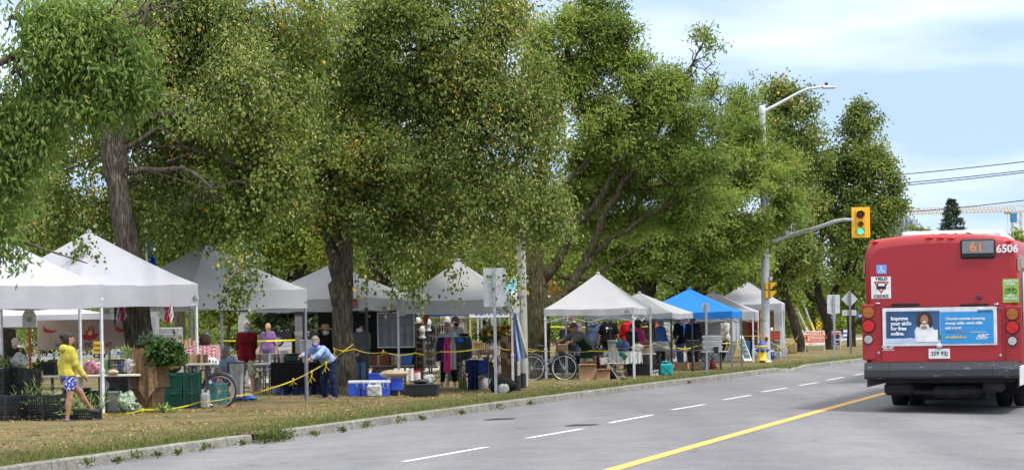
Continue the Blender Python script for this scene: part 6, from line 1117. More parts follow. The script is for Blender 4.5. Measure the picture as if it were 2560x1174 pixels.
def bucket(label, px0, px1, py0, py1, d, m=None, group=None, name='bucket', z=None):
    c, w = at(px0, px1, d); z0 = max(0.02, Z((px0 + px1) / 2, py1, d)) if z is None else z; h = Z((px0 + px1) / 2, py0, d) - z0; c.z = z0; t = thing(name, label, 'bucket', c, 0, group); r = w / 2; q = MB(); q.lathe([(r * .86, 0), (r * .97, h * .9), (r * 1.03, h * .9), (r * 1.03, h * .95), (r, h * .96), (r, h), (r * .93, h), (r * .85, h * .1)], n=20); q.build('body', m or M_WHT, t)
    q = MB(); q.tube([(r * 1.0 * math.cos(a), -r * .3 - r * .75 * math.sin(a), h * .85 - .12 * math.sin(a) * h) for a in [i * PI / 8 for i in range(9)]], .006, 5); q.build('handle', M_STEEL, t); return t
def carton(label, px0, px1, py0, py1, d, rz=0, dp=.35, m=None, open_=True, z=None, group='cardboard boxes', name='cardboard_box'):
    c, w = at(px0, px1, d); z0 = max(.02, Z((px0 + px1) / 2, py1, d)) if z is None else z; h = max(.05, Z((px0 + px1) / 2, py0, d) - z0); c.z = z0; t = thing(name, label, 'box', c, rz, group); q = MB(); m = m or M_CARD
    for s in (1, -1): q.box((0, s * dp / 2, h / 2), (w, .008, h)); q.box((s * w / 2, 0, h / 2), (.008, dp - .01, h))
    q.box((0, 0, .006), (w - .02, dp - .02, .01)); 
    if not open_: q.box((0, 0, h - .004), (w - .012, dp - .012, .008))
    q.build('body', m, t)
    if open_:
        for s in (1, -1): q = MB(); a = .9; q.box((0, s * (dp / 2 + .05), h + .035), (w, .006, .12), rot=Matrix.Rotation(-s * a, 3, 'X')); q.build('flap', m, t)
    else: q = MB(); q.box((0, -dp / 2 - .006, h * .5), (.05, .003, h * .98)); q.build('packing_tape', paint((.5, .36, .2), .3), t)
    return t
def drape(name, label, cat, px0, px1, d, z1, z0, m, amp=.02, dp=.0, rz=0, nfold=9, top=None, group=None, parent=None, taper=0, seed=0):
    c, w = at(px0, px1, d); w /= math.cos(rz); c.z = z0; q = MB()
    q.grid(lambda u, v: ((u - .5) * w * (1 + taper * v), -dp / 2 - amp * (.2 + v) * (math.sin(nfold * 6.28 * u + seed) + .5 * math.sin(nfold * 10 * u + 1 + seed)) - .03 * v, (z1 - z0) * (1 - v) + .008 * math.sin(20 * u + seed) * v), 60, 8)
    if top: q.grid(lambda u, v: ((u - .5) * w, -dp / 2 + v * dp, (z1 - z0) + .003), 8, 4); q.grid(lambda u, v: ((u - .5) * w * (1 + taper * v), dp / 2 + amp * (.2 + v) * math.sin(nfold * 6.28 * u), (z1 - z0) * (1 - v)), 40, 4)
    if top:
        for s in (1, -1): q.grid(lambda u, v: (s * (w / 2 + amp * (.2 + v) * math.sin(30 * u)), -dp / 2 + u * dp, (z1 - z0) * (1 - v)), 14, 4)
    o = q.build(name, m); o.location = c; o.rotation_euler.z = rz; return tag(o, label, cat, group)
def ribbon(name, label, pts, w=.027, m=None, sag=.06, cat='tape', group='yellow barrier tapes', tails=()):
    W_ = [AT(*p) for p in pts]; o = W_[0].copy(); q = MB(); row = None; k = 0
    for a, b in zip(W_[:-1], W_[1:]):
        n = max(6, int((b - a).length / .12))
        for i in range(n + (1 if b is W_[-1] else 0)):
            u = i / n; p = a.lerp(b, u) - o; p.z -= sag * 4 * u * (1 - u); k += 1; tw = .75 * math.sin(k * .21) + .35 * math.sin(k * .067 + 1); up = Vector((0, math.sin(tw), math.cos(tw))) * w / 2
            r_ = [tuple(p - up), tuple(p + up)]
            if row: q.add(row + r_[::-1], [(0, 1, 2, 3)], 1 if (k % 11) < 4 else 0, True)
            row = r_
    for (tx, ty, td, ln) in tails:
        p = AT(tx, ty, td) - o; q.ell(p, (.022, .02, .026), 8, 6)
        for j in range(3): dx = (j - 1) * .06; q.grid(lambda u, v: (p.x + dx * u + .014 * (v - .5) + .02 * math.sin(5 * u + j), p.y - .03 - .02 * math.sin(4 * u + j), p.z - ln * u * (1 - .15 * j)), 8, 1)
    ob = q.build(name, [M_TAPE, mat('tape_print', (.34, .25, .02), .5)], loc=o); return tag(ob, label, cat, group)
def bicycle(label, foot, d, px_r, px_f, rad, frame, tyre, yaw_sign=1, lean=.1, helmet=None, basket=False, stepthru=False):
    s = FOC / d; xr = 0; L = (px_f - px_r) / s; R = rad; base = PX(px_r, d); t = thing('bicycle', label, 'bicycle', base, 0); ln = lambda z: z * lean; P = lambda x, z, y=0: (x, y + ln(z), z)
    for x in (0, L):
        q = MB(); q.tube([P(x + R * math.cos(a), R + R * math.sin(a)) for a in [i * 2 * PI / 36 for i in range(36)]], .021, 7, closed=True); w_ = q.build('wheel', tyre, t)
        q = MB(); q.tube([P(x + (R - .03) * math.cos(a), R + (R - .03) * math.sin(a)) for a in [i * 2 * PI / 36 for i in range(36)]], .013, 6, closed=True); q.build('rim', M_CHR, w_)
        q = MB()
        for i in range(24): a = i * 2 * PI / 24; q.bar(P(x + .02 * math.cos(a + 1.3), R + .02 * math.sin(a + 1.3), .02 * (-1) ** i), P(x + (R - .035) * math.cos(a), R + (R - .035) * math.sin(a)), .004)
        q.tube([P(x, R, -.05), P(x, R, .05)], .022, 8); q.build('spokes', M_CHR, w_)
    bb = (L * .42, R * .92); st = (L * .30, R + .36); ht = (L * .80, R + .47); hb = (L * .83, R + .30); q = MB()
    T_ = lambda a, b, r: q.tube([P(*a), P(*b)], r, 8)
    if stepthru: T_((L * .80, R + .40), (bb[0], bb[1] + .05), .022); T_((L * .81, R + .33), (L * .34, R + .14), .016)
    else: T_(st, ht, .017); T_(hb, bb, .021)
    T_(bb, st, .017); T_(bb, (0, R), .012); T_(st, (0, R), .010); T_(ht, hb, .022); q.build('frame', frame, t)
    q = MB(); q.tube([P(*hb), P(L * .9, R + .1), P(L, R)], .016, 8); q.build('fork', frame, t)
    q = MB(); q.tube([P(*st), P(L * .26, R + .56)], .014, 8); q.ell(P(L * .25, R + .60), (.14, .075, .04), 12, 6); q.build('saddle', M_BLKP, t)
    q = MB(); hx, hz = L * .77, R + .66; q.tube([P(*ht), P(hx, hz)], .014, 8); q.tube([P(hx - .12, hz + .05, -.30), P(hx - .02, hz + .04, -.18), P(hx + .03, hz, 0), P(hx - .02, hz + .04, .18), P(hx - .12, hz + .05, .30)], .013, 8); q.tube([P(hx - .12, hz + .05, -.30), P(hx - .2, hz + .05, -.31)], .018, 8); q.tube([P(hx - .12, hz + .05, .30), P(hx - .2, hz + .05, .31)], .018, 8); q.build('handlebar', M_BLKP, t)
    q = MB(); q.lathe([(.09, -.008), (.09, .008)], P(*bb), 18, rot=Matrix.Rotation(PI / 2, 3, 'X')); q.bar(P(bb[0], bb[1], -.06), P(bb[0] + .12, bb[1] - .12, -.06), .02); q.box(P(bb[0] + .12, bb[1] - .13, -.11), (.1, .08, .02)); q.bar(P(bb[0], bb[1], .06), P(bb[0] - .12, bb[1] + .12, .06), .02); q.build('crank', M_CHR, t)
    for x, a0, a1 in ((0, .3, 2.9), (L, .6, 2.6)): q = MB(); q.tube([P(x + (R + .04) * math.cos(a), R + (R + .04) * math.sin(a)) for a in [a0 + (a1 - a0) * i / 12 for i in range(13)]], .016, 6); q.build('mudguard', M_STEEL, t)
    if basket: q = MB(); q.box(P(L * .95, R + .55), (.26, .32, .2), taper=1.15, bev=.02); q.build('basket', paint((.16, .11, .06), .8), t)
    q = MB(); q.tube([P(bb[0] - .0, bb[1], .03), P(-.0, R - .05, .03), P(.03, R + .04, .03), P(bb[0], bb[1] + .09, .03)], .006, 5); q.build('chain', M_STEEL, t); return t
# ================================================================ left stalls
dA = DEP(100, 1053); crn = 'black crate '
for lab, a, b, d, z, w in [('at the left edge by the white tent leg, bottom of the front pair', -22, 40, dA + .1, 0, .6), ('at the left edge by the white tent leg, top of the front pair', -22, 40, dA + .1, .245, .6), ('holding leafy greens, bottom of the front stack behind the tape knot', 56, 150, dA, 0, .62), ('holding leafy greens, top of the front stack behind the tape knot', 56, 150, dA, .245, .62)]:
    lattice_crate(crn + lab, a, b, d, z, .24, w=w)
lattice_crate(crn + 'full of leeks on the grass before the table', 170, 254, dA - .15, 0, .22, rz=R_(-22), w=.52, dp=.34)
lattice_crate(crn + 'bottom of the short pair behind the walking girl', 126, 168, dA + .5, 0, .24, w=.4); lattice_crate(crn + 'top of the short pair behind the walking girl', 126, 168, dA + .5, .245, .24, w=.4)
dB = dA + 2.4
for i in range(4):
    pos = ['lowest', 'second from the ground', 'third from the ground', 'topmost'][i]; lattice_crate(crn + pos + ' of the tall stack under the salad bag', 36, 92, dB, i * .232, .228, w=.5); lattice_crate(crn + pos + ' of the tall stack under the heaped corn', -18, 38, dB + .1, i * .232, .228, w=.5)
dC = DEP(330, 1022)
for i in range(3):
    lattice_crate(crn + ['lowest', 'middle', 'topmost'][i] + ' of the stack below the right end of the table', 318, 388, dC + .3, i * .225 + .02, .222, w=.42, rz=R_(-30)); lattice_crate(crn + ['lowest', 'middle', 'topmost'][i] + ' of the shaded stack under the table behind its legs', 272, 322, dC + .8, i * .225 + .02, .222, w=.4, rz=R_(-30))
greens('corn husks and greens filling the front black crates by the tape knot', 60, 150, 1000, 1018, dA, 'silage', 120, (.08, .16), .22, 3, dp=.3, z=.30); greens('long green leaves sprouting above the front crates', 30, 150, 980, 988, dA + .05, 'silage', 60, (.12, .26), .1, 4, z=.47, dp=.2)
greens('bunch of pale leeks laid in the front crate', 174, 220, 994, 1026, dA - .15, 'silage', 150, (.12, .22), .16, 5, name='leeks', z=.12, dp=.3); greens('spiky leek tops standing out of the front crate', 222, 254, 990, 1026, dA - .1, 'silage', 70, (.16, .28), .1, 6, name='leeks', z=.12, dp=.25)
greens('heap of corn cobs in husks at the left edge', -10, 30, 890, 915, dB, 'silage', 160, (.1, .18), .24, 7, name='corn_heap', z=.935)
greens('pale salad showing inside the clear bag on the tall crates', 32, 72, 892, 916, dB, 'silage', 160, (.06, .12), .5, 8, name='salad', z=.935); blob('produce_bag', 'clear plastic bag of salad on the tall crate stack', 'bag', 22, 78, 878, 916, dB, M_FILM, 11, rough=.35, z=.935)
for i, (a, b) in enumerate(((42, 88), (42, 88), (42, 88), (0, 34), (0, 34), (0, 34))): greens('green vegetables glimpsed in the %s crate of the %s stack' % (['second', 'third', 'fourth'][i % 3], 'tall table side' if i < 3 else 'tall left edge'), a, b, 940, 968, dB + .05, 'veg' if i % 2 else 'silage', 120, (.08, .16), .4, 40 + i, z=(i % 3 + 1) * .232 + .03)
for i in range(3): greens('cabbage leaves in the %s crate of the stack below the table end' % ['lowest', 'middle', 'topmost'][i], 326, 380, 960, 985, dC + .3, 'veg' if i else 'silage', 160, (.08, .15), .6, 50 + i, z=i * .225 + .05)
dT = DEP(230, 1037); tz = Z(230, 936, dT)
table('long cream folding table spread with bagged vegetables', 106, 352, dT + .3, tz, rz=R_(7), top=M_TBL, dp=.76); dT2 = dT + .35
lattice_crate('black plastic crate on the left end of the vegetable table', 107, 158, dT2, tz + .002, .25, rz=R_(-15), dp=.36); greens('green peppers in the crate on the left of the table', 112, 154, 900, 932, dT2, 'veg', 130, (.06, .1), .8, 60, z=tz + .1)
carton('small brown paper sack standing left of the table', 92, 107, 926, 950, dT - .1, dp=.2, z=tz - .12, open_=False)
greens('striped squash leaf pile on the vegetable table', 92, 112, 900, 922, dT2 + .2, 'veg', 120, (.06, .12), .6, 61, z=tz + .12)
blob('onion_bag', 'clear bag of dark red onions on the table', 'bag', 214, 264, 897, 938, dT2, mat('onion_red', (.22, .02, .045), .35, var=.3, scale=12, col2=(.45, .3, .32)), 13, rough=.35, z=tz + .002); blob('produce_bag', 'white crumpled plastic bag right of the walking girl', 'bag', 205, 240, 898, 938, dT2 + .2, M_FILM, 14, rough=.5, z=tz + .002, extra=bag_knot)
lattice_crate('light green plastic basket in the middle of the table', 252, 272, dT2 + .1, tz + .002, .28, rz=0, dp=.3, m=paint((.13, .33, .14), .5), name='plastic_basket', group=None); lattice_crate('black crate wrapped in clear film on the table', 270, 322, dT2 + .1, tz + .002, .28, rz=R_(8), dp=.36)
blob('plastic_film', 'crumpled clear film over the wrapped crate', 'film', 300, 348, 894, 937, dT2, M_FILM, 15, rough=.6, z=tz + .002); blob('cardboard_punnet', 'pulp fruit punnet at the front of the table', 'punnet', 266, 300, 922, 935, dT - .02, paint((.5, .4, .28), .85), 16, rough=.25, freq=.07, z=tz + .002); greens('broccoli head at the right end of the table', 346, 376, 912, 936, dT2, 'veg', 220, (.03, .06), .8, 62, name='broccoli', z=tz + .002)
flat_sign('price_board', 'yellow hand lettered price board on the vegetable table', 249, dT + .75, 236, 853, 263, 883, paint((.75, .47, .03), .6), (250,), [('t', 'Comp', 249, 862, 6.5, 1.0, 0, M_INK), ('t', 'Poivrons', 250, 874, 5.2, .9, 0, M_INK)])
flat_sign('price_board', 'small black chalkboard under the yellow price board', 250, dT + .7, 236, 884, 266, 893, M_INK, (250,), [('t', 'PC .50', 250, 888.5, 5, 1.0, 0, M_WHT)])
blob('vegetable_sack', 'big clear sack of green sprouts on the ground under the table', 'sack', 284, 352, 974, 1037, DEP(320, 1036) + .1, mat('sprouts_in_film', (.36, .42, .32), .35, col2=(.05, .11, .04), scale=26, spec=.5, bump=.8, bscale=22), 17, rough=.55); tote('pale plastic tub standing behind the table legs', 262, 302, dT + 1.1, 0, .42, m=M_MILK); tote('dark green bin under the left part of the table', 228, 272, dT + 1.0, 0, .45, m=M_GRNP); tote('black bin in the shade under the table', 160, 225, dT + 1.1, 0, .5)
blob('plastic_bag', 'white plastic bag hanging under the table edge', 'bag', 250, 274, 945, 978, dT + .25, M_FILM, 18, rough=.5, dp=.1)
for i, (a, b, nm, sd) in enumerate(((352, 388, 'pale green corn cob lying on the grass near the tape', 1), (407, 424, 'chunk of cabbage dropped on the grass', 2))): greens(nm, a, b, 1024, 1035, DEP(a, 1034), 'silage', 70, (.08, .16), .35, 64 + i, name='corn_cob' if i == 0 else 'cabbage')
# banner, hangings
dN = 53.0
bn = flat_sign('pepper_banner', 'beige banner with red peppers and flames behind the stall', 208, dN, 97, 798, 321, 872, paint((.42, .33, .26), .85, scale=2), (99, 319), [('t', 'Mr.', 166, 845, 13, .9, 0, paint((.42, .04, .03), .7)), ('t', 'HOT & LE PIQUANT', 212, 862, 11.5, 1.0, 0, paint((.13, .06, .06), .7))], cat='banner')
M_PEP = paint((.45, .02, .03), .6); q = MB(); sN = FOC / dN; bx0 = PX(208, dN).x
def BP(px, py, y=-.018): return ((px - 208) / sN, y, Z(208, py, dN))
def curve_shape(q, pts, y, mi): q.add([BP(a, b, y) for a, b in pts], [tuple(range(len(pts)))], mi)
for ox in (0, 180):
    for i in range(8):
        u0, u1 = i / 8, (i + 1) / 8; f = lambda u: (112 + ox + 34 * u, 820 + 11 * math.sin(u * 1.9) ** 1.0 - 2 * u * u * 4); w = lambda u: 5.5 * (1 - u) ** .7 + .3
        a, b = f(u0), f(u1); curve_shape(q, [(a[0], a[1] + w(u0)), (b[0], b[1] + w(u1)), (b[0], b[1] - w(u1)), (a[0], a[1] - w(u0))], -.016, 0)
    curve_shape(q, [(112 + ox, 815), (114 + ox, 815), (112 + ox, 810), (110 + ox, 811)], -.016, 1)
curve_shape(q, [(212, 848), (204, 832), (210, 836), (222, 834), (230, 838), (240, 834), (251, 832), (243, 845), (232, 849), (228, 853), (224, 849)][::-1], -.016, 0); curve_shape(q, [(217, 834), (219, 824), (223, 828), (225, 815), (230, 822), (232, 811), (236, 824), (240, 820), (239, 834), (229, 838)][::-1], -.0165, 0); curve_shape(q, [(222, 834), (225, 827), (228, 829), (231, 820), (234, 829), (236, 834), (229, 838)][::-1], -.018, 2)
q.build('emblem', [M_PEP, paint((.1, .16, .04), .7), paint((.75, .5, .12), .7)], bn)
dH = 50.5; c = PX(77, dH); c.z = Z(77, 818, dH); q = MB(); hh = Z(77, 768, dH) - c.z; q.grid(lambda u, v: ((u - .5) * .27 * (1 if v < .62 else 1 - (v - .62) * 1.6), .012 * math.sin(14 * u) * (1 - v), hh * v), 16, 10); q.grid(lambda u, v: (-.05 + .10 * u, -.022, hh * (.30 + .22 * v)), 1, 1, 1)
o = q.build('shopping_bag', [cloth((.62, .62, .58)), paint((.25, .35, .28), .8)], loc=c); tag(o, 'cream printed cloth bag hanging from the tent frame', 'bag'); c2 = PX(272, dH); c2.z = Z(272, 798, dH); o2_ = dup(o, c2, 0, 'cream printed cloth bag hanging by the middle tent legs')
p = PX(77, 51.5); t = thing('umbrella_stake', 'orange stake standing beside the capped man', 'stake', p); q = MB(); q.box((0, 0, Z(77, 817, 51.5) / 2), (.05, .05, Z(77, 817, 51.5))); q.build('pole', paint((.6, .1, .02), .5), t)
def ribbons(label, px0, px1, py0, py1, d, seed, cols):
    rnd = random.Random(seed); c, w = at(px0, px1, d); c.z = Z((px0 + px1) / 2, py1, d); h = Z((px0 + px1) / 2, py0, d) - c.z; q = MB()
    for i in range(22):
        x = (rnd.random() - .5) * w; y = rnd.uniform(-.1, .1); l = h * rnd.uniform(.55, 1); a = rnd.uniform(0, 6); q.grid(lambda u, v: (x + .03 * (v - .5) + .02 * math.sin(6 * u + a) , y + .02 * math.cos(5 * u + a), h - l * u), 8, 1, i % len(cols))
    o = q.build('hanging_ribbons', cols, loc=c); tag(o, label, 'ribbons', 'ribbons hanging in the vegetable tent')
RC_ = [cloth((.4, .02, .05)), cloth((.6, .56, .56)), cloth((.06, .07, .22))]; ribbons('red white and blue ribbons hanging left of the furrowed trunk', 288, 316, 760, 812, 51, 1, RC_); ribbons('red and white ribbons hanging right of the furrowed trunk', 400, 436, 762, 808, 51, 2, RC_[:2])
# burlap stand with chard
dG = 49.6; m_bur = mat('burlap', (.22, .14, .07), .95, var=.25, scale=18, bump=.6); c, w = at(334, 412, dG); zt = Z(372, 872, dG); t = thing('burlap_stand', 'crate stand draped in brown burlap beside the trunk', 'stand', c, R_(-20)); w *= .84; q = MB(); q.box((0, 0, zt / 2 - .02), (w * .8, .5, zt - .04)); q.build('crate', M_WOODD, t); q = MB()
q.grid(lambda u, v: ((u - .5) * w * (.95 + .12 * v), -.27 - .05 * v * math.sin(17 * u) - .03 * v, zt + .01 - v * zt * (.62 + .3 * math.exp(-((u - .72) / .16) ** 2))), 30, 12); q.grid(lambda u, v: ((u - .5) * w * .95, -.27 + v * .54, zt + .012 + .012 * math.sin(20 * u + 9 * v)), 20, 8)
for s in (1, -1): q.grid(lambda u, v: (s * (w * .475 + .04 * v * (1 + math.sin(14 * u))), -.27 + u * .54, zt + .01 - v * zt * .6), 14, 8)
q.build('burlap_cloth', m_bur, t)
blob('burlap_sack', 'slumped burlap sack on the left green crates', 'sack', 408, 456, 893, 930, DEP(455, 1024) + .3, m_bur, 21, rough=.35, z=.748)
greens('big bunch of dark green chard drooping over the burlap', 372, 460, 832, 915, dG - .15, 'veg', 1500, (.09, .18), .62, 71, name='chard_bunch', droop=.8, dp=.5); greens('bunch of purple beet stalks on the burlap stand', 352, 405, 830, 872, dG + .1, 'spruce', 420, (.06, .16), .3, 72, name='beets'); greens('pale green onions lying left of the burlap stand', 300, 345, 876, 895, dG + .25, 'silage', 150, (.08, .18), .15, 73, name='spring_onions')
for z, r_ in ((0, 'bottom'), (.375, 'top')):
    for a, b, s_ in ((411, 460, 'left'), (459, 505, 'right')): lattice_crate('dark green crate, %s row %s one of the four by the white tent leg' % (r_, s_), a, b + 0, DEP(455, 1024) + .3, z, .37, rz=R_(3), dp=.45, m=M_GRNP, group='dark green crates', nb=(12, 0), solid=True)
blob('blue_bag', 'pale blue plastic bag beside the green crates', 'bag', 391, 413, 980, 1022, DEP(400, 1024) + .1, paint((.15, .36, .55), .35, bump=.5), 22, rough=.4)
def gingham():
    m, N, L, b = node_mat('red_gingham', .9, .1); g = N.new('ShaderNodeTexCoord').outputs['Object']; ck = N.new('ShaderNodeTexChecker'); ck.inputs['Scale'].default_value = 30; ck.inputs['Color1'].default_value = (.5, .02, .05, 1); ck.inputs['Color2'].default_value = (.66, .6, .6, 1); L.new(g, ck.inputs['Vector']); L.new(ck.outputs['Color'], b.inputs['Base Color']); return m
dK = 52.2; zK = Z(490, 864, dK); M_GING = gingham(); table('small table under the red gingham cloth', 450, 545, dK, zK, dp=.6, top=M_WOODL); drape('gingham_cloth', 'red and white gingham tablecloth behind the bicycle', 'tablecloth', 446, 548, dK, zK + .006, Z(470, 903, dK), M_GING, .02, .66, top=True)
dK2 = 51.4; table('low white bench shelf before the gingham table', 455, 545, dK2, Z(490, 907, dK2), dp=.35, top=M_TBLW)
for i, (a, b, nm) in enumerate(((468, 497, 'slatted wooden fruit basket under the gingham cloth'), (497, 520, 'dark wooden box beside the slatted fruit basket'))): carton(nm, a, b, 885, 906, dK2, dp=.3, m=(M_WOODL, M_WOODD)[i], z=Z(490, 907, dK2) + .002, open_=False, group=None, name='wooden_box')
for i, px in enumerate((459, 467, 476, 487)): c = PX(px, dK - .1); c.z = zK + .008; t = thing('paper_roll', 'upright %s on the gingham table' % ['kraft paper roll at the left end', 'short kraft paper roll, second from left', 'wide kraft paper roll, third from left', 'kraft paper roll nearest the white leg'][i], 'paper roll', c, 0, 'kraft paper rolls'); q = MB(); q.lathe([(.035 + .01 * (i % 2), 0), (.035 + .01 * (i % 2), .11 + .02 * (i % 3))], n=12); q.build('roll', paint((.5, .36, .2), .85), t)
blob('wicker_ball', 'dark brown wicker ball standing on the gingham table', 'basket', 500, 531, 832, 867, dK, mat('wicker', (.06, .035, .022), .9, scale=40, var=.4, bump=.8), 23, rough=.08, z=zK + .008, dp=.28)
# monuments beyond
for a, b, y0, y1, d, lab in ((378, 397, 768, 858, 66, 'tall grey granite pillar right of the furrowed trunk'), (397, 456, 818, 872, 66.5, 'broad grey granite block with curved face behind the chard')):
    c, w = at(a, b, d); zt = Z((a + b) / 2, y0, d); t = thing('granite_block', lab, 'monument', c); q = MB(); q.box((0, 0, zt / 2), (w, .6, zt), bev=.02); q.build('block', mat('granite', (.36, .37, .38), .8, scale=30, var=.2), t); q = MB(); q.box((0, -.31, zt * .75), (w * .8, .03, zt * .3), bev=.01); q.build('panel', mat('granite_dark', (.28, .29, .3), .7, scale=30, var=.15), t)
# blue flag behind the roof
dF = 56.0; p = PX(372, dF); t = thing('flag_pole', 'white flag pole with furled bright blue flag behind the tent roof', 'flag', p); zt = Z(374, 568, dF); q = MB(); q.tube([(0, 0, 0), (0.02, 0, zt)], .03, 8); q.build('pole', M_WHT, t); q = MB(); zb = Z(380, 672, dF); q.grid(lambda u, v: (.03 + .02 * math.sin(9 * v) + u * (.05 + .10 * (1 - v) + .03 * math.sin(7 * v)), .05 * math.sin(12 * u + 3 * v), zb + (zt - zb) * v), 10, 14); q.build('flag', cloth((.02, .12, .55)), t)
# first bicycle, jug, totes, towel
bicycle('purple bicycle with tan walled tyres and white helmet leaning at the tent leg', 548, DEP(548, 1020), 428, 548, .34, paint((.07, .04, .2), .35), mat('tan_tyre', (.03, .027, .025), .8), lean=.12)
o = [x for x in D.objects if x.name.startswith('bicycle')][0]; hm = MB(); hm.ell((0, 0, 0), (.15, .11, .09), 16, 10)
c = AT(530, 904, DEP(548, 1020) - .12); t = thing('bike_helmet', 'white vented bicycle helmet hung on the purple bicycle handlebar', 'helmet', c); q = MB(); q.join(hm, Matrix.Translation((0, 0, 0)) @ Matrix.Rotation(.3, 4, 'Y')); q.build('shell', M_WHT, t); q = MB()
for i in range(4): q.ell((-.09 + .06 * i, -.085, .03 - .012 * i), (.022, .03, .045), 8, 6)
q.build('vent', M_BLKP, t)
def jug(label, px0, px1, py0, py1, d, m, name='water_jug', dp=.2):
    c, w = at(px0, px1, d); z0 = max(.02, Z((px0 + px1) / 2, py1, d)); h = Z((px0 + px1) / 2, py0, d) - z0; c.z = z0; t = thing(name, label, 'jug', c, 0); q = MB(); q.box((0, 0, h * .4), (w, dp, h * .8), bev=.035)
    q.bar((-w * .36, -dp * .5 - .004, h * .15), (w * .36, -dp * .5 - .004, h * .65), .02, .012); q.bar((w * .36, -dp * .5 - .004, h * .15), (-w * .36, -dp * .5 - .004, h * .65), .02, .012); q.build('body', m, t); q = MB(); q.tube([(-w * .32, 0, h * .76), (-w * .3, 0, h * .95), (w * .08, 0, h * .97), (w * .16, 0, h * .78)], .022, 8); q.build('handle', m, t); q = MB(); q.lathe([(.03, h * .78), (.03, h * .92)], (w * .32, 0, 0), 12); q.build('cap', m, t); return t
jug('milky white water jug beside the bicycle front wheel', 503, 525, 970, 1023, DEP(514, 1023) + .1, M_MILK)
dW = DEP(548, 1010); tote('teal plastic tote with fruit, lower of two behind the wheel', 514, 571, dW + .3, 0, .24, m=paint((.05, .33, .33), .4), dp=.4, group='teal totes'); tote('clear teal tote of green peppers, upper of two behind the wheel', 514, 572, dW + .3, .245, .2, m=paint((.09, .38, .27), .35, var=.35, scale=12), lid=paint((.06, .4, .38), .4), dp=.4, group='teal totes')
c = PX(590, dW + .5); t = thing('folding_chair', 'folding chair under the grey towel', 'chair', c); q = MB(); q.box((0, 0, .44), (.4, .4, .03)); q.build('seat', M_STEEL, t); q = MB(); q.box((0.0, .2, .78), (.4, .03, .2)); q.build('backrest', M_STEEL, t)
for sx in (1, -1):
    for sy in (1, -1): q = MB(); q.bar((sx * .18, -sy * .18, 0), (sx * .18, sy * .16, .44 if sy < 0 else .88), .025); q.build('leg', M_STEEL, t)
drape('towel', 'grey towel hanging beside the maroon pullover man', 'towel', 575, 612, dW + .2, Z(590, 908, dW), Z(590, 992, dW), cloth((.36, .36, .36)), .03, 0, 0, 1.3, seed=2, taper=-.25); carton('white box with blue print behind the towel', 584, 596, 950, 985, dW + .4, dp=.25, m=paint((.6, .62, .64), .6), open_=False, group=None)
blob('tarp', 'blue tarp folded flat on the grass by his feet', 'tarp', 575, 646, 986, 1003, DEP(610, 1003), paint((.03, .14, .5), .45, bump=.6), 24, rough=.5, dp=.5); blob('clear_sleeve', 'clear plastic sleeve lying on the blue tarp', 'film', 582, 632, 980, 997, DEP(610, 1002), M_FILM, 25, rough=.4, dp=.3); tote('pale grey storage box behind the table legs', 632, 648, 62, 0, .4, m=paint((.4, .4, .4), .6))
table('white folding table right of the maroon pullover man', 638, 700, 60.5, Z(660, 907, 60.5), dp=.7)
dP = 59.5; zP = Z(735, 906, dP); table('drinks table under the black cloth', 686, 800, dP, zP, dp=.7); drape('black_tablecloth', 'black tablecloth hanging from the drinks table', 'tablecloth', 681, 806, dP, zP + .006, Z(735, 962, dP), cloth((.012, .012, .014)), .015, .74, top=True)
M_BRN = mat('brown_glass', (.10, .03, .012), .12, spec=.7); M_GLS = mat('green_glass', (.02, .06, .025), .12, spec=.7); M_CLG = mat('clear_glass', (.6, .62, .6), .1, alpha=.5, spec=.7)
for i in range(9): bottle('small brown sauce bottle in the row on the black clothed table', 688 + i * 7.6 + (i % 2) * 2, dP - .15 + (i % 3) * .12, zP + .012, .2, .032, M_BRN, M_BLKP, group='brown bottles on the drinks table')
for i, px in enumerate((677, 760)): bottle(['clear squeeze bottle at the left end of the drinks table', 'clear squeeze bottle right of the green trays'][i], px, (60.5, dP - .25)[i], (Z(660, 907, 60.5), zP)[i] + .012, .26, .035, M_MILK, None, shape='squeeze', group='squeeze bottles')
for i, px in enumerate((705, 709, 714, 718)): bottle('empty glass jar in the middle of the drinks table', px, dP - .1, zP + .012, .27, .035, M_CLG, M_CHR, shape='jar', group='glass jars on the drinks table')
for i in range(3): lattice_crate('dark green tray, %s of three on the drinks table' % ['lowest', 'middle', 'topmost'][i], 718, 754, dP - .2, zP + .012 + i * .07, .066, rz=0, dp=.3, m=(M_BLKP, M_GRNP, M_BLKP)[i], nb=(6, 1), group='trays on the drinks table')
c = PX(766, dP + .1); c.z = zP + .012; t = thing('drink_dispenser', 'clear drink dispenser holding red juice', 'drink dispenser', c); q = MB(); q.box((0, 0, .12), (.2, .2, .24), bev=.02); q.build('juice', mat('red_juice', (.5, .02, .02), .2, spec=.6), t); q = MB(); q.box((0, 0, .24), (.23, .23, .48), bev=.03, taper=1.1); q.build('tank', M_CLR, t); q = MB(); q.box((0, 0, .5), (.27, .27, .03), bev=.01); q.build('lid', M_WHT, t); q = MB(); q.tube([(0, -.12, .05), (0, -.17, .05), (0, -.18, .02)], .014, 6); q.build('tap', M_BLKP, t)
c, w = at(640, 742, 66); t = thing('picnic_bench', 'grey slatted picnic bench behind the drinks table', 'bench', c, R_(8)); zb = Z(690, 893, 66); M_SL = paint((.13, .115, .11), .7)
for i in range(2): q = MB(); q.box((0, 0, zb + .02 - i * .2), (w, .05, .16), bev=.01); q.build('back_slat', M_SL, t)
q = MB(); q.box((0, -.3, .48), (w, .4, .05), bev=.01); q.build('seat', M_SL, t)
for s in (1, -1): q = MB(); q.box((s * w * .4, -.1, (zb + .1) / 2), (.06, .06, zb + .1)); q.box((s * w * .4, -.42, .23), (.06, .06, .46)); q.build('leg', M_STEEL, t)
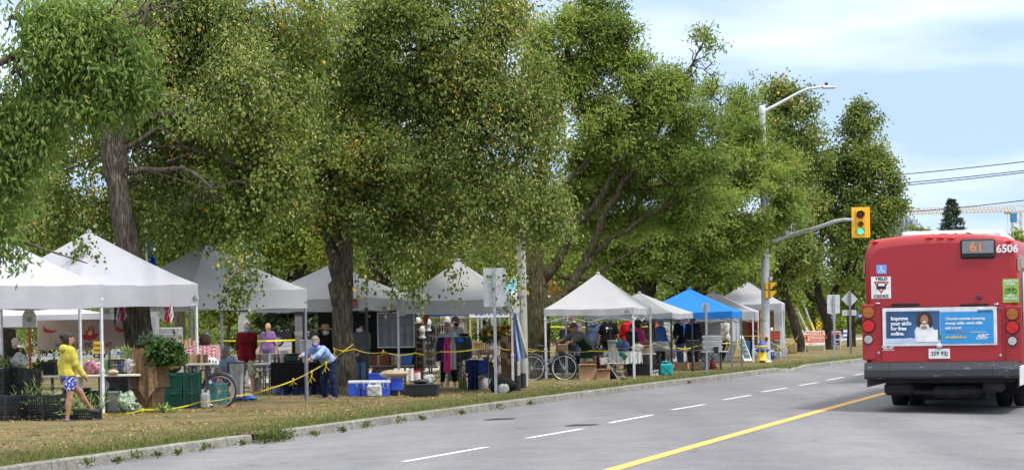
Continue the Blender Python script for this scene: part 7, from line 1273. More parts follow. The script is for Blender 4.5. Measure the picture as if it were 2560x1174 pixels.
for a, b, y0, y1, d, lab in ((740, 766, 784, 905, 64, 'tall grey roll up banner beside the tent leg'), (598, 622, 776, 905, 66, 'pale roll up banner behind the maroon pullover man')):
    c, w = at(a, b, d); z1, z0 = Z((a + b) / 2, y0, d), 0; t = thing('roll_up_banner', lab, 'banner', c, 0, 'roll up banners'); q = MB(); q.box((0, 0, z1 / 2 + .03), (w, .008, z1 - .08)); q.build('sheet', paint((.24, .22, .22), .6) if a > 700 else paint((.42, .42, .41), .7), t); q = MB(); q.box((0, 0, .03), (w + .05, .14, .07), bev=.01); q.box((0, 0, z1), (w + .02, .04, .04)); q.build('base', M_BLKP, t)
    if a > 700: q = MB(); put_text(q, 'WEST', .16, (.05, -.01, z1 * .74), bold=.004, depth=.001); q.build('lettering', paint((.5, .48, .48), .6), t)
ribbon('green_tape', 'green cloth strip hanging on the pale roll up banner', [(621, 775, 65.5), (620, 850, 65.5)], w=.1, m=None, sag=0, group=None)
o = [x for x in D.objects if x.name.startswith('green_tape')][0]; o.data.materials[0] = cloth((.01, .14, .06)); o.data.materials[1] = cloth((.01, .12, .05)); o['category'] = 'cloth strip'
# coolers
M_CB = mat('cooler_blue', (.025, .06, .26), .4, var=.08); M_CBB = mat('cooler_bright', (.03, .10, .62), .4, var=.08); dQ = DEP(755, 988)
blob('cooler_bag', 'soft blue insulated bag with clear pockets left of the coolers', 'bag', 680, 733, 945, 988, dQ + .1, mat('bag_blue', (.03, .075, .32), .6, col2=(.16, .22, .4), scale=5), 26, rough=.12, dp=.4, z=.02, extra=bag_handles)
cooler('dark blue cooler with white lid right of the soft blue bag', 730, 784, dQ + .1, .02, .33, M_CB); cooler('dark blue cooler just behind the stooping woman', 784, 806, dQ + .25, .02, .33, M_CB); cooler('dark blue cooler left of the forked trunk', 803, 838, dQ + .15, .02, .33, M_CB); dR = DEP(930, 993)
cooler('bright blue cooler with white latch, largest behind the white jug', 904, 978, dR + .2, .02, .36, M_CBB); cooler('bright blue cooler peeping out right of the forked trunk', 872, 905, dR + .3, .02, .36, M_CBB); jug('square white water jug hung on a green strap before the cooler', 918, 955, 953, 993, dR - .1, M_MILK)
tote('open blue tub behind the bright cooler', 922, 968, dR + 1.2, .0, .52, m=M_CBB, lid=M_CBB); tote('blue bin with rim right of the bright cooler', 978, 1008, dR + .3, .14, .28, m=M_CBB, lid=M_CBB); carton('low black plank box under the blue bin', 978, 1020, 975, 993, dR + .35, dp=.4, m=M_BLKP, open_=False, group=None, name='plank_box')
blob('paper_sack', 'beige paper sack lying across the bins', 'sack', 952, 1024, 923, 950, dR + .2, paint((.42, .33, .23), .85, bump=.5), 27, rough=.18, dp=.45, z=.44); carton('white polystyrene box right of the paper sack', 1018, 1034, 922, 950, dR + .3, dp=.3, m=M_WHT, open_=False, group=None); dX = DEP(1058, 995)
tote('black ribbed plastic tote on the grass near the kerb', 1018, 1098, dX + .25, .02, .29, m=M_BLKP, ribs=5, rz=R_(-8)); blob('rubbish_bag', 'black folded bag on top of the ribbed tote', 'bag', 1030, 1076, 947, 965, dX + .25, paint((.02, .02, .022), .35, bump=.4), 28, rough=.3, z=.315, dp=.3); blob('plastic_bag', 'grey plastic bag beside the red jar', 'bag', 1056, 1092, 934, 950, dX + .4, M_FILM, 29, rough=.45, z=.33)
bottle('white jar with bright red lid and handle above the black tote', 1044, dX + .7, .33, .26, .075, paint((.6, .5, .48), .4), paint((.7, .02, .03), .4), shape='jar', name='drink_jar')
# cream tent: walls, window and bench
M_WALL = mat('black_wall', (.008, .008, .010), .9, var=.2, scale=2, bump=.4); tz4 = 1.98; M4 = TENTS['t4']; hw = M4['_w'] / 2
for nm, a, b in (('back_wall', (-hw * .72, hw), (hw - .05, hw)),):
    q = MB(); q.grid(lambda u, v: (a[0] + (b[0] - a[0]) * u, a[1] + (b[1] - a[1]) * u - .02 * math.sin(16 * u + 3 * v), .55 + v * (tz4 - .5)), 30, 6); q.build(nm, M_WALL, M4)
wn = MB(); dV = 62.0; c, w = at(947, 1038, dV); zb, zt = Z(990, 867, dV), Z(990, 781, dV); c.z = zb; t = thing('clear_window_panel', 'white framed clear plastic sheet hanging in the cream tent', 'window panel', c, R_(-4)); q = MB(); h_ = zt - zb; q.grid(lambda u, v: ((u - .5) * w, .012 * math.sin(30 * u) * (1 - v), v * h_), 30, 4); q.build('sheet', mat('hazy_sheet', (.30, .31, .34), .3, alpha=.85, spec=.6), t); q = MB()
for s in (1, -1): q.box((s * w / 2, -.005, h_ / 2), (.03, .02, h_ + .03))
q.box((0, -.006, h_), (w, .02, .03)); q.box((0, -.006, 0), (w, .02, .03)); q.build('frame', M_WHT, t)
dS = 61.2; zS = Z(960, 912, dS); table('long grey shelf table in front of the black walls', 880, 1036, dS, zS, dp=.5, top=paint((.3, .3, .3), .6)); tote('blue tote on the grey shelf table', 976, 1033, dS, zS + .002, .27, m=paint((.05, .16, .5), .45), dp=.36, taper=1.12); carton('small brown carton on the grey shelf table', 980, 1004, 889, 911, dS - .26, dp=.18, z=zS + .002, open_=False); carton('long rust coloured tray on the grey shelf table', 920, 976, 886, 911, dS, dp=.35, z=zS + .002, m=paint((.22, .07, .03), .6), open_=False, group=None, name='serving_tray')
drape('side_flag', 'pink pennant hanging under the middle canopy edge', 'pennant', 1054, 1080, 61, Z(1066, 779, 61), Z(1066, 812, 61), cloth((.45, .12, .15)), .01, 0, 0, 2, taper=-.8)
# crates, mannequin heads and clothes under the next tent
dU = 64.0
for i in range(7): lattice_crate('brown slatted crate, %s from the bottom of the narrow stack by the green strap' % ['first', 'second', 'third', 'fourth', 'fifth', 'sixth', 'seventh'][i], 1036, 1060, dU, .50 + i * .165, .16, rz=0, dp=.4, m=M_WOODD, name='slatted_crate', group='brown slatted crates', nb=(2, 3), solid=True)
table('little stand under the brown slatted crates', 1032, 1064, dU, .5, dp=.45, top=M_WOODD)
for i in range(5): lattice_crate('grey slatted crate, %s from the bottom of the wide stack' % ['first', 'second', 'third', 'fourth', 'fifth'][i], 1061, 1092, dU + .4, .55 + i * .2, .19, rz=0, dp=.4, m=paint((.2, .19, .18), .7), name='slatted_crate', group='grey slatted crates', nb=(2, 3), solid=True)
table('little stand under the grey slatted crates', 1058, 1096, dU + .4, .55, dp=.45, top=M_STEEL)
for i, (px, py, dz) in enumerate(((1046, 808, 0), (1071, 812, .2), (1056, 830, -.3), (1119, 806, .6))):
    c = AT(px, py, dU + dz); c.z -= .14; t = thing('mannequin_head', ['white foam head on the tall brown crates', 'white foam head wearing a mask on the grey crates', 'white foam head low in front of the crates', 'white foam head beside the capped man'][i], 'mannequin head', c, 0, 'foam mannequin heads'); F_ = Field(.03).ell((0, 0, .19), (.075, .09, .11)).cap((0, 0, .02), (0, 0, .12), .055, .05).cap((0, -.09, .17), (0, -.1, .16), .012, .014); lo, hi = F_.bounds(.04); mesh_field('head', lambda X: F_.ev(X), lo, hi, .018, paint((.66, .65, .62), .7), t); q = MB(); q.lathe([(.09, 0), (.085, .03)], n=16); q.build('base', M_WHT, t)
    pz = c.z; st = MB(); 
    if i in (1, 2, 3): q = MB(); q.box((0, 0, -(pz - .0) / 2 + .01), (.03, .03, max(.05, pz - .02))); q.build('stand', M_STEEL, t)
c, w = at(1080, 1118, dU + .2); z1, z0 = Z(1100, 806, dU), 0; t = thing('mask_rack', 'wire rack hung with dark cloth masks', 'display rack', c); q = MB()
for s in (1, -1): q.tube([(s * w / 2, 0, 0), (s * w / 2, 0, z1)], .014, 6)
for k in range(3): q.tube([(-w / 2, 0, z1 - k * .28), (w / 2, 0, z1 - k * .28)], .01, 6)
q.build('frame', M_STEEL, t)
for k in range(2):
    for i in range(6): q = MB(); q.ell((-w / 2 + (i + .5) * w / 6, -.03, z1 - .14 - k * .28), (.028, .02, .1), 8, 6); q.build('mask', cloth([(.03, .03, .05), (.1, .1, .14), (.12, .08, .07), (.04, .05, .1)][(i + k) % 4]), t)
dY = 61.6; c, w = at(1094, 1178, dY); zr = Z(1136, 841, dY); t = thing('clothes_rack', 'wheeled clothes rack hung with jackets and scarves', 'clothes rack', c, R_(-3)); q = MB(); q.tube([(-w / 2, 0, zr), (w / 2, 0, zr)], .014, 8); q.build('rail', M_CHR, t)
for s in (1, -1): q = MB(); q.tube([(s * w * .42, 0, 0.02), (s * w * .42, 0, zr)], .013, 8); q.tube([(s * w * .42, -.25, .03), (s * w * .42, .25, .03)], .013, 8); q.build('leg', M_CHR, t)
GARM = [(1100, 10, 903, (.36, .32, .26), 'cream jacket at the left end of the rack'), (1106, 10, 900, (.02, .025, .06), 'navy jacket beside the cream one'), (1113, 6, 886, (.2, .3, .55), 'light blue shirt on the rack'), (1119, 7, 930, (.62, .04, .2), 'long bright pink scarf on the rack'), (1127, 8, 925, (.22, .05, .07), 'long maroon patterned scarf on the rack'), (1134, 6, 922, (.4, .36, .33), 'long pale patterned scarf on the rack'), (1143, 9, 903, (.03, .03, .04), 'black leather skirt on the rack'), (1151, 8, 900, (.06, .06, .08), 'charcoal skirt on the rack'), (1158, 7, 900, (.15, .15, .16), 'grey top on the rack'), (1164, 6, 898, (.03, .05, .04), 'dark green top on the rack'), (1170, 6, 897, (.34, .34, .33), 'pale grey top on the rack'), (1175, 5, 895, (.05, .06, .1), 'dark top at the right end of the rack')]
for i, (px, hw_, yb, cl, nm) in enumerate(GARM):
    c = PX(px, dY - .03 - .05 * (i % 2)); zb = Z(px, yb, dY); c.z = zb; H_ = zr - zb; q = MB(); W_ = hw_ / (FOC / dY) * 1.3
    for y in (-.03, .03): q.grid(lambda u, v: ((u - .5) * 2 * W_ * (.55 + .45 * min(1, 3.5 * (1 - v))), y + .015 * math.sin(9 * u + i) * (1 - v), H_ * v * .985), 12, 12)
    o = q.build('hanging_garment', cloth(cl), loc=c); tag(o, nm, 'garment', 'clothes hanging on the rack')
blob('blue_jacket', 'bright blue jacket draped over the rack top', 'jacket', 1138, 1162, 842, 856, dY - .1, cloth((.03, .16, .5)), 31, rough=.3, z=Z(1150, 856, dY)); blob('black_hat', 'black felt hat lying on the rack top', 'hat', 1148, 1178, 832, 843, dY, cloth((.02, .02, .022)), 32, rough=.15, z=zr + .012)
# camp chair with coat
dZ = DEP(1190, 977); c, w = at(1162, 1220, dZ + .2); t = thing('camp_chair', 'blue folding camp chair with its back to the road', 'chair', c, R_(6)); M_CHB = cloth((.025, .05, .22)); zt = Z(1190, 900, dZ); q = MB(); q.grid(lambda u, v: ((u - .5) * w, -.22 + .05 * math.sin(PI * u), zt - .3 + v * .3), 10, 4); q.build('backrest', M_CHB, t); q = MB(); q.grid(lambda u, v: ((u - .5) * w * .95, -.2 + v * .42, .42 - .06 * math.sin(PI * u)), 8, 4); q.build('seat', M_CHB, t)
for sx in (1, -1): q = MB(); q.tube([(sx * w / 2, -.24, 0), (sx * w / 2, -.23, zt + .01)], .014, 6); q.build('leg', M_STEEL, t); q = MB(); q.tube([(sx * w / 2, .24, 0), (sx * w / 2, .22, .62)], .014, 6); q.build('leg', M_STEEL, t); q = MB(); q.box((sx * w / 2, 0, .62), (.06, .46, .02)); q.build('armrest', M_CHB, t)
q = MB(); q.tube([(-w / 2, -.24, .02), (w / 2, .24, .4)], .01, 6); q.tube([(w / 2, -.24, .02), (-w / 2, .24, .4)], .01, 6); q.tube([(-w / 2, -.24, .4), (w / 2, -.24, .02)], .01, 6); q.tube([(w / 2, -.24, .4), (-w / 2, -.24, .02)], .01, 6); q.build('brace', M_STEEL, t)
drape('coat', 'navy coat hanging over the back of the camp chair', 'coat', 1170, 1196, dZ - .1, zt + .02, .04, cloth((.012, .018, .075)), .04, 0, 0, 2); blob('towel', 'white and orange towel on the camp chair back', 'towel', 1176, 1214, 897, 907, dZ - .03, cloth((.55, .5, .5)), 33, rough=.3, z=zt, dp=.1)
blob('shopping_bag', 'white printed shopping bag behind the camp chair', 'bag', 1190, 1224, 936, 978, dZ + .5, paint((.55, .55, .54), .6, bump=.3), 34, rough=.3, extra=bag_handles); blob('shopping_bag', 'green shopping bag left of the camp chair', 'bag', 1144, 1170, 938, 976, dZ + .6, paint((.16, .22, .04), .6, bump=.3), 35, rough=.25, extra=bag_handles); blob('shopping_bag', 'blue and white printed bag right of the camp chair', 'bag', 1218, 1244, 944, 972, dZ + .6, paint((.3, .42, .6), .6), 36, rough=.2, extra=bag_handles)
blob('duffel_bag', 'big black duffel bag on the grass by the sign post', 'bag', 1220, 1290, 938, 984, DEP(1255, 983) + .1, cloth((.014, .014, .016)), 37, rough=.2, dp=.45, extra=bag_handles); blob('helmet_bag', 'grey mesh bag lying on the black duffel', 'bag', 1246, 1276, 958, 980, DEP(1255, 983) - .2, M_FILM, 38, rough=.3, dp=.15)
for i, (a, b, y1, d0) in enumerate(((1286, 1303, 979, 0), (1301, 1316, 972, 0))):
    d = DEP((a + b) / 2, y1); c, w = at(a, b, d); t = thing('tent_weight', ['black ribbed tent weight at the near cream tent leg', 'black ribbed tent weight at the far cream tent leg'][i], 'tent weight', c, 0, 'tent weights'); q = MB(); pr = []
    for k in range(14): z = k * .028; pr += [(w / 2, z), (w / 2, z + .02), (w / 2 * .88, z + .024)]
    q.lathe(pr, n=16); q.build('body', M_BLKP, t); q = MB(); q.tube([(0, 0, .39), (0, 0, .55)], .012, 6); q.build('rod', M_CHR, t)
# flowers
dO = 63.5; zO = Z(1220, 873, dO); table('flower table covered in white', 1176, 1262, dO, zO, dp=.6); drape('white_tablecloth', 'white cloth over the flower table', 'tablecloth', 1174, 1264, dO, zO + .006, Z(1200, 887, dO), cloth((.6, .6, .62)), .015, .64, top=True)
bucket('white bucket holding sunflowers left of the sign post', 1216, 1240, 845, 872, dO - .1, group='white flower buckets', z=zO + .012); bucket('white bucket holding sunflowers right of the sign post', 1238, 1260, 845, 872, dO, group='white flower buckets', z=zO + .012)
def sunflowers(label, px0, px1, py0, py1, d, seed, heads):
    c, w = at(px0, px1, d); z0 = Z((px0 + px1) / 2, py1, d); h = Z((px0 + px1) / 2, py0, d) - z0; c.z = z0; t = thing('sunflower_bunch', label, 'flowers', c, 0, 'sunflower bunches'); V, ti, _ = crown([((0, 0, h * .4), (w * .5, .2, h * .42))], 420, 'veg', seed, leaf=(.08, .16), aspect=.5, sprig=.12, per=6, thr=.1, droop=.2, yellow=0, clump=.2, gap=.4); link(quads_mesh('foliage', V, ti, LF['veg']), 'foliage', t)
    q = MB()
    for k in range(8): q.tube([(random.uniform(-.04, .04), 0, -.2), (random.uniform(-.4, .4) * w, random.uniform(-.1, .1), h * .7)], .008, 5)
    q.build('stem', paint((.06, .13, .03), .8), t)
    for (hx, hy, r) in heads:
        p = AT(hx, hy, d - .22) - c; q = MB()
        for k in range(16): a = k * 2 * PI / 16; q.add([p + Vector((r * .45 * math.cos(a - .16), 0, r * .45 * math.sin(a - .16))), p + Vector((r * math.cos(a), -.03, r * math.sin(a))), p + Vector((r * .45 * math.cos(a + .16), 0, r * .45 * math.sin(a + .16)))], [(0, 1, 2)])
        f_ = q.build('flower_head', paint((.8, .42, .01), .7), t); q = MB(); q.ell(p + Vector((0, -.01, 0)), (r * .5, .03, r * .5), 14, 8); q.build('disc', paint((.07, .03, .01), .9) if r > .09 else paint((.6, .55, .2), .8), f_)
sunflowers('sunflowers and leaves left of the sign post', 1205, 1240, 812, 850, dO - .1, 81, [(1212, 829, .13), (1222, 836, .08), (1232, 830, .12), (1236, 822, .09)]); sunflowers('sunflowers and leaves right of the sign post', 1236, 1276, 810, 850, dO, 82, [(1259, 820, .13), (1270, 818, .1), (1246, 830, .1), (1266, 834, .07)])
carton('shallow wooden tray on the flower table', 1200, 1238, 872, 886, dO - .45, dp=.3, z=zO - .06, m=M_WOODL, open_=False, group=None, name='wooden_tray'); tote('black television sized box under the flower table', 1192, 1240, dO - .1, .02, .62, m=M_BLKP, dp=.4)
c = PX(1256, 61.8); t = thing('traffic_cone', 'orange traffic cone with white bands right of the sign post', 'traffic cone', c); q = MB(); zc = Z(1256, 868, 61.8); q.lathe([(.16, .03), (.115, zc * .4)], n=18); q.lathe([(.115, zc * .4), (.085, zc * .58)], n=18, mi=1); q.lathe([(.085, zc * .58), (.07, zc * .68)], n=18); q.lathe([(.07, zc * .68), (.05, zc * .8)], n=18, mi=1); q.lathe([(.05, zc * .8), (.025, zc)], n=18); q.build('cone', [paint((.75, .1, .02), .5), M_WHT], t); q = MB(); q.box((0, 0, .015), (.4, .4, .03), bev=.006); q.build('base', paint((.7, .1, .02), .5), t)
c, w = at(1262, 1286, 61.5); z1, z0 = Z(1274, 838, 61.5), Z(1274, 935, 61.5); t = thing('card_board', 'brown board pinned with kraft envelopes beside the flag', 'display board', c, R_(-40)); q = MB(); q.box((0, 0, z1 / 2), (.5, .03, z1)); q.build('board', M_WOODD, t)
for i, (dx, py) in enumerate(((-.1, 848), (.05, 862), (-.12, 888), (.06, 902))): q = MB(); q.box((dx, -.03, Z(1270, py, 61.5)), (.2, .012, .14), rot=Matrix.Rotation(.3 * (-1) ** i, 3, 'Y')); q.build('envelope', M_CARD, t)
dFl = DEP(1288, 978) + .15; c = PX(1296, dFl); c.z = Z(1296, 902, dFl); hF = Z(1296, 784, dFl) - c.z; q = MB(); q.grid(lambda u, v: (-.10 + (u * .34) * (.35 + .65 * (1 - v)) , .05 * math.sin(11 * u + 4 * v), hF * v + .12 * (u - .3) * (1 - v)), 20, 14, 0)
q.m = [(0 if (i // 14) in (0, 1) else 1 if (i // 14) < 6 else 2 if (i // 14) < 9 else 1 if (i // 14) < 13 else 2 if (i // 14) < 16 else 3) for i in range(len(q.f))]
o = q.build('flag', [cloth((.6, .08, .03)), cloth((.09, .22, .55)), cloth((.55, .6, .68)), cloth((.45, .4, .25))], loc=c); tag(o, 'blue, white and orange flag hanging from the cream tent corner', 'flag')
# signs at the back of the middle tents
flat_sign('cheese_banner', 'beige cheese stall banner behind the foam head', 1133, 76, 1103, 789, 1162, 842, paint((.45, .37, .27), .8), (1104, 1161), [('t', 'FROMAGERIE', 1133, 802, 11.5, .92, 0, paint((.03, .025, .02), .7)), ('b', 1146, 818, 1160, 822, 0, paint((.35, .2, .1), .7))], cat='banner')
flat_sign('farm_banner', 'white farm banner with navy lettering under the canopy edge', 1226, 69, 1176, 771, 1277, 793, paint((.66, .66, .68), .7), (1178, 1276), [('t', 'SON FARMS', 1240, 781, 13, 1.05, 0, paint((.02, .03, .25), .6))], cat='banner'); flat_sign('paper_notice', 'white printed notice pinned under the canopy between pole and trunk', 1322, 75, 1316, 772, 1328, 800, M_WHT, (), [('t', 'MENU', 1322, 780, 3, 1, 0, M_INK), ('b', 1318, 786, 1326, 787, 0, M_INK), ('b', 1318, 790, 1326, 791, 0, M_INK)], cat='notice')
for i, (px, py, d) in enumerate(((1198, 858, 70), (1150, 862, 70))): lattice_crate(['pale wooden crate stack left of the sunflowers', 'pale wooden crate behind the clothes rack'][i], px - 16, px + 16, d, .72, .4, rz=0, dp=.4, m=M_WOODL, name='wooden_crate', group=None, nb=(2, 4), solid=True); table('trestle under the %s' % ['pale crate stack', 'pale wooden crate behind the rack'][i], px - 20, px + 20, d, .72, top=M_WOODL)
# ================================================================ stall by the lichened trunk
bicycle('grey city bicycle leaning at the lichened trunk', 1411, DEP(1411, 951), 1330, 1411, .35, paint((.16, .19, .24), .3, metal=.3), M_RUB, lean=.14, basket=True, stepthru=True)
dL = 74.2; zL = Z(1430, 890, dL); table('bottle table with black cloth behind the city bicycle', 1388, 1520, dL, zL, dp=.7); drape('black_tablecloth', 'black cloth hanging behind the city bicycle wheel', 'tablecloth', 1386, 1470, dL, zL + .006, .12, cloth((.012, .012, .015)), .02, .74, top=True)
def serape():
    m, N, L, b = node_mat('striped_serape', .9, .1); g = N.new('ShaderNodeTexCoord').outputs['Object']; sp = N.new('ShaderNodeSeparateXYZ'); L.new(g, sp.inputs[0]); r = N.new('ShaderNodeValToRGB'); r.color_ramp.interpolation = 'CONSTANT'; e = r.color_ramp.elements; mm = N.new('ShaderNodeMath'); mm.operation = 'FRACT'; ml = N.new('ShaderNodeMath'); ml.operation = 'MULTIPLY'; ml.inputs[1].default_value = 3.2; L.new(sp.outputs[0], ml.inputs[0]); L.new(ml.outputs[0], mm.inputs[0]); L.new(mm.outputs[0], r.inputs['Fac'])
    st = [(0, (.02, .02, .03)), (.2, (.5, .02, .03)), (.32, (.6, .2, .02)), (.42, (.02, .1, .3)), (.5, (.02, .02, .03)), (.64, (.35, .04, .2)), (.76, (.02, .25, .12)), (.86, (.5, .3, .03))]
    while len(e) < len(st): e.new(.5)
    for i, (p, c) in enumerate(st): e[i].position = p; e[i].color = c + (1,)
    L.new(r.outputs['Color'], b.inputs['Base Color']); return m
def leafy_cloth():
    m, N, L, b = node_mat('leaf_print', .8, .15); g = N.new('ShaderNodeTexCoord').outputs['Object']; v = N.new('ShaderNodeTexVoronoi'); v.inputs['Scale'].default_value = 9; L.new(g, v.inputs['Vector']); r = N.new('ShaderNodeValToRGB'); r.color_ramp.interpolation = 'CONSTANT'; e = r.color_ramp.elements
    st = [(0, (.62, .63, .6)), (.42, (.10, .22, .08)), (.55, (.62, .63, .6)), (.66, (.05, .22, .3)), (.76, (.3, .32, .06)), (.84, (.62, .63, .6))]
    while len(e) < len(st): e.new(.5)
    for i, (p, c) in enumerate(st): e[i].position = p; e[i].color = c + (1,)
    sp = N.new('ShaderNodeSeparateXYZ'); L.new(v.outputs['Color'], sp.inputs[0]); L.new(sp.outputs[0], r.inputs['Fac']); L.new(r.outputs['Color'], b.inputs['Base Color']); return m
drape('serape', 'striped red and black serape hanging from the bottle table', 'tablecloth', 1470, 1514, dL - .4, zL + .01, Z(1490, 920, dL - .4), serape(), .02, .04); d2_ = 72.5; zM = Z(1560, 878, d2_); table('table under the leaf print cloth', 1512, 1604, d2_, zM, dp=.7); drape('leaf_print_cloth', 'white tablecloth printed with green and blue leaves', 'tablecloth', 1510, 1604, d2_, zM + .006, Z(1560, 908, d2_), leafy_cloth(), .02, .74, top=True)
for i in range(11): bottle('dark bottle standing on the striped serape table', 1478 + (i % 6) * 6.5 + (i // 6) * 3, dL - .2 + (i // 6) * .2, zL + .012, .26, .034, (M_GLS, M_BRN, M_INK)[i % 3], M_WHT if i % 4 == 0 else M_BLKP, group='bottles on the serape table')
for i in range(5): bottle('dark bottle near the basket of the city bicycle', 1392 + i * 7, dL - .1, zL + .012, .26, .034, (M_GLS, M_BRN)[i % 2], M_BLKP, group='bottles by the bicycle basket')
tote('white lidded tub on the serape table', 1482, 1504, dL + .15, zL + .012, .2, m=M_WHT, dp=.3); bucket('white printed bucket on the leaf print table', 1520, 1543, 849, 877, d2_, z=zM + .012); blob('shopping_bag', 'teal shopping bag on the leaf print table', 'bag', 1540, 1564, 848, 878, d2_ + .1, paint((.1, .36, .42), .5, bump=.3), 41, rough=.25, z=zM + .012, extra=bag_handles); blob('shopping_bag', 'blue shopping bag on the leaf print table', 'bag', 1551, 1577, 850, 879, d2_ - .15, paint((.05, .13, .36), .5, bump=.3), 42, rough=.2, z=zM + .012, extra=bag_handles); blob('plastic_bag', 'white plastic bag at the right end of the leaf print table', 'bag', 1577, 1608, 856, 884, d2_ - .1, paint((.58, .58, .58), .4, bump=.5), 43, rough=.45, z=zM + .012)
blob('camera_bag', 'black bag behind the blue shopping bag', 'bag', 1572, 1592, 862, 879, d2_ + .1, cloth((.02, .02, .02)), 44, rough=.2, z=zM + .012)
dM = DEP(1470, 951); carton('open cardboard box under the bending man, left of two', 1448, 1490, 916, 951, dM + .25, dp=.42); carton('open cardboard box right of two near the folding chair', 1488, 1521, 928, 952, dM + .1, dp=.36, rz=R_(12)); carton('flat cardboard box under the leaf print table', 1562, 1605, 921, 937, 74.5, dp=.3, open_=False); carton('torn cardboard box behind the serape', 1466, 1492, 909, 918, dM + 2.2, dp=.3)
def folding_chair(label, px0, px1, d, py_back, rz=0, m=None):
    c, w = at(px0, px1, d); t = thing('folding_chair', label, 'chair', c, rz); m = m or M_STEEL; zt = Z((px0 + px1) / 2, py_back, d); w = .42; q = MB(); q.box((0, .0, .45), (w, .4, .025), bev=.01); q.build('seat', m, t); q = MB(); q.box((0, .3, zt - .1), (w, .025, .2), bev=.01, rot=Matrix.Rotation(-.15, 3, 'X')); q.build('backrest', m, t)
    for s in (1, -1): q = MB(); q.tube([(s * w / 2, -.28, 0), (s * w / 2, .05, .45), (s * w / 2, .31, zt)], .013, 6); q.build('leg', m, t); q = MB(); q.tube([(s * w * .46, .3, 0), (s * w * .46, -.16, .44)], .013, 6); q.build('leg', m, t)
    q = MB(); q.tube([(-w / 2, -.22, .1), (w / 2, -.22, .1)], .01, 6); q.tube([(-w / 2, .24, .1), (w / 2, .24, .1)], .01, 6); q.build('brace', m, t); return t
folding_chair('grey folding chair in front of the leaf print cloth', 1516, 1552, DEP(1530, 950) + .2, 893, R_(60), paint((.3, .29, .27), .5)); c = PX(1533, DEP(1530, 949)); t = thing('gas_bottle', 'small black gas bottle on the grass by the folding chair', 'gas bottle', c); q = MB(); q.lathe([(.08, 0.03), (.1, .06), (.1, .2), (.07, .25), (.03, .27), (.03, .3)], n=16); q.build('body', M_BLKP, t); q = MB(); q.lathe([(.035, .29), (.035, .33)], n=10); q.build('valve', M_CHR, t)
blob('battery_pack', 'small black power pack lying on the grass', 'power pack', 1551, 1566, 943, 951, DEP(1558, 950), M_BLKP, 45, rough=.05, dp=.1)
# grey tent
dD = 76.0; zD = Z(1655, 873, dD); table('grey folding table with clear bakery boxes', 1632, 1690, dD, zD, dp=.7, top=paint((.2, .2, .2), .6)); drape('grey_tablecloth', 'grey cloth corner hanging from the bakery table', 'tablecloth', 1664, 1690, dD - .38, zD, Z(1675, 895, dD), cloth((.17, .17, .165)), .02)
for i in range(2): tote('clear bakery box, %s of two on the grey table' % ['lower', 'upper'][i], 1632, 1672, dD - .1, zD + .004 + i * .12, .115, m=M_CLR, lid=M_CLR, dp=.4, group='clear bakery boxes', lidh=.02)
carton('kraft paper roll box on the grey table edge', 1604, 1636, 868, 882, 73.6, dp=.3, z=Z(1620, 882, 73.6), open_=False); table('white table left of the bakery table', 1600, 1640, 73.6, Z(1620, 882, 73.6), dp=.5); tote('black crate under the bakery table', 1632, 1655, 74, 0, .34, dp=.4); tote('black crate in the shade below the leaf print cloth', 1566, 1640, 73.4, 0, .36, dp=.4); jug('turquoise jerrycan standing on the grass by the tent leg', 1651, 1682, 901, 940, DEP(1666, 939), mat('turquoise_plastic', (.015, .36, .37), .35, var=.05), name='jerrycan', dp=.17); bucket('white ice cream tub on the grass, left of the jerrycan', 1624, 1637, 927, 941, DEP(1630, 940), group='white tubs'); bucket('white printed tub on the grass beside the jerrycan', 1634, 1647, 924, 941, DEP(1640, 940) + .15, group='white tubs')
dJ = 79.0; zJ = Z(1720, 874, dJ); table('dark table beneath the black tee shirt man hands', 1690, 1765, dJ, zJ, dp=.6, top=paint((.06, .06, .06), .6)); tote('black equipment case on the dark table', 1718, 1750, dJ, zJ + .002, .3, m=M_BLKP, dp=.4); carton('long brown carton lying under the dark table', 1688, 1752, 905, 922, dJ - .3, dp=.4, open_=False, m=paint((.16, .09, .05), .8)); flat_sign('white_board', 'white board leaning under the grey tent', 1697, 84, 1679, 876, 1716, 902, M_WHT, (), [('b', 1684, 884, 1700, 885, 0, paint((.4, .4, .4), .6))], cat='board')
# blue tent
dE = DEP(1780, 925); zE = Z(1784, 877, dE); table('grey folding table with clear totes under the blue tent', 1752, 1820, dE + .3, zE, dp=.6, top=paint((.4, .4, .4), .6))
for i in range(3): tote('clear plastic tote, %s of three on the table under the blue tent' % ['lowest', 'middle', 'topmost'][i], 1756, 1806, dE + .3, zE + .003 + i * .16, .155, m=M_CLR, lid=paint((.5, .5, .5), .4, alpha=.8), dp=.42, group='clear totes', lidh=.025)
folding_chair('black folding chair by the small sign post', 1750, 1784, dE - .1, 866, R_(-65), M_BLKP); blob('tool_bag', 'red and black bag under the table in the blue tent', 'bag', 1774, 1792, 895, 925, dE + .1, paint((.4, .02, .025), .5, col2=(.03, .02, .02), scale=4), 46, rough=.2, extra=bag_handles); blob('plastic_bag', 'white plastic bag under the black folding chair', 'bag', 1752, 1772, 884, 925, dE + .2, paint((.58, .58, .58), .4, bump=.4), 47, rough=.35)
c, w = at(1769, 1802, 92); t = thing('metal_cabinet', 'tall light grey cabinet at the back of the blue tent', 'cabinet', c); zc = Z(1785, 792, 92); q = MB(); q.box((0, 0, zc / 2), (w, .5, zc), bev=.02); q.build('body', paint((.36, .39, .41), .5), t); q = MB(); q.box((0, -.26, zc * .5), (w * .86, .02, zc * .86), bev=.01); q.build('door', paint((.4, .43, .45), .5), t); q = MB(); q.box((.06, -.28, zc * .36), (.24, .03, .14), bev=.02); q.build('handle', M_CHR, t)
drape('tent_wall', 'white hanging tent wall behind the A-frame board', 'tent wall', 1832, 1851, 87, Z(1840, 796, 87), Z(1840, 852, 87), M_TENT['white'], .02, 0, 0, 2)
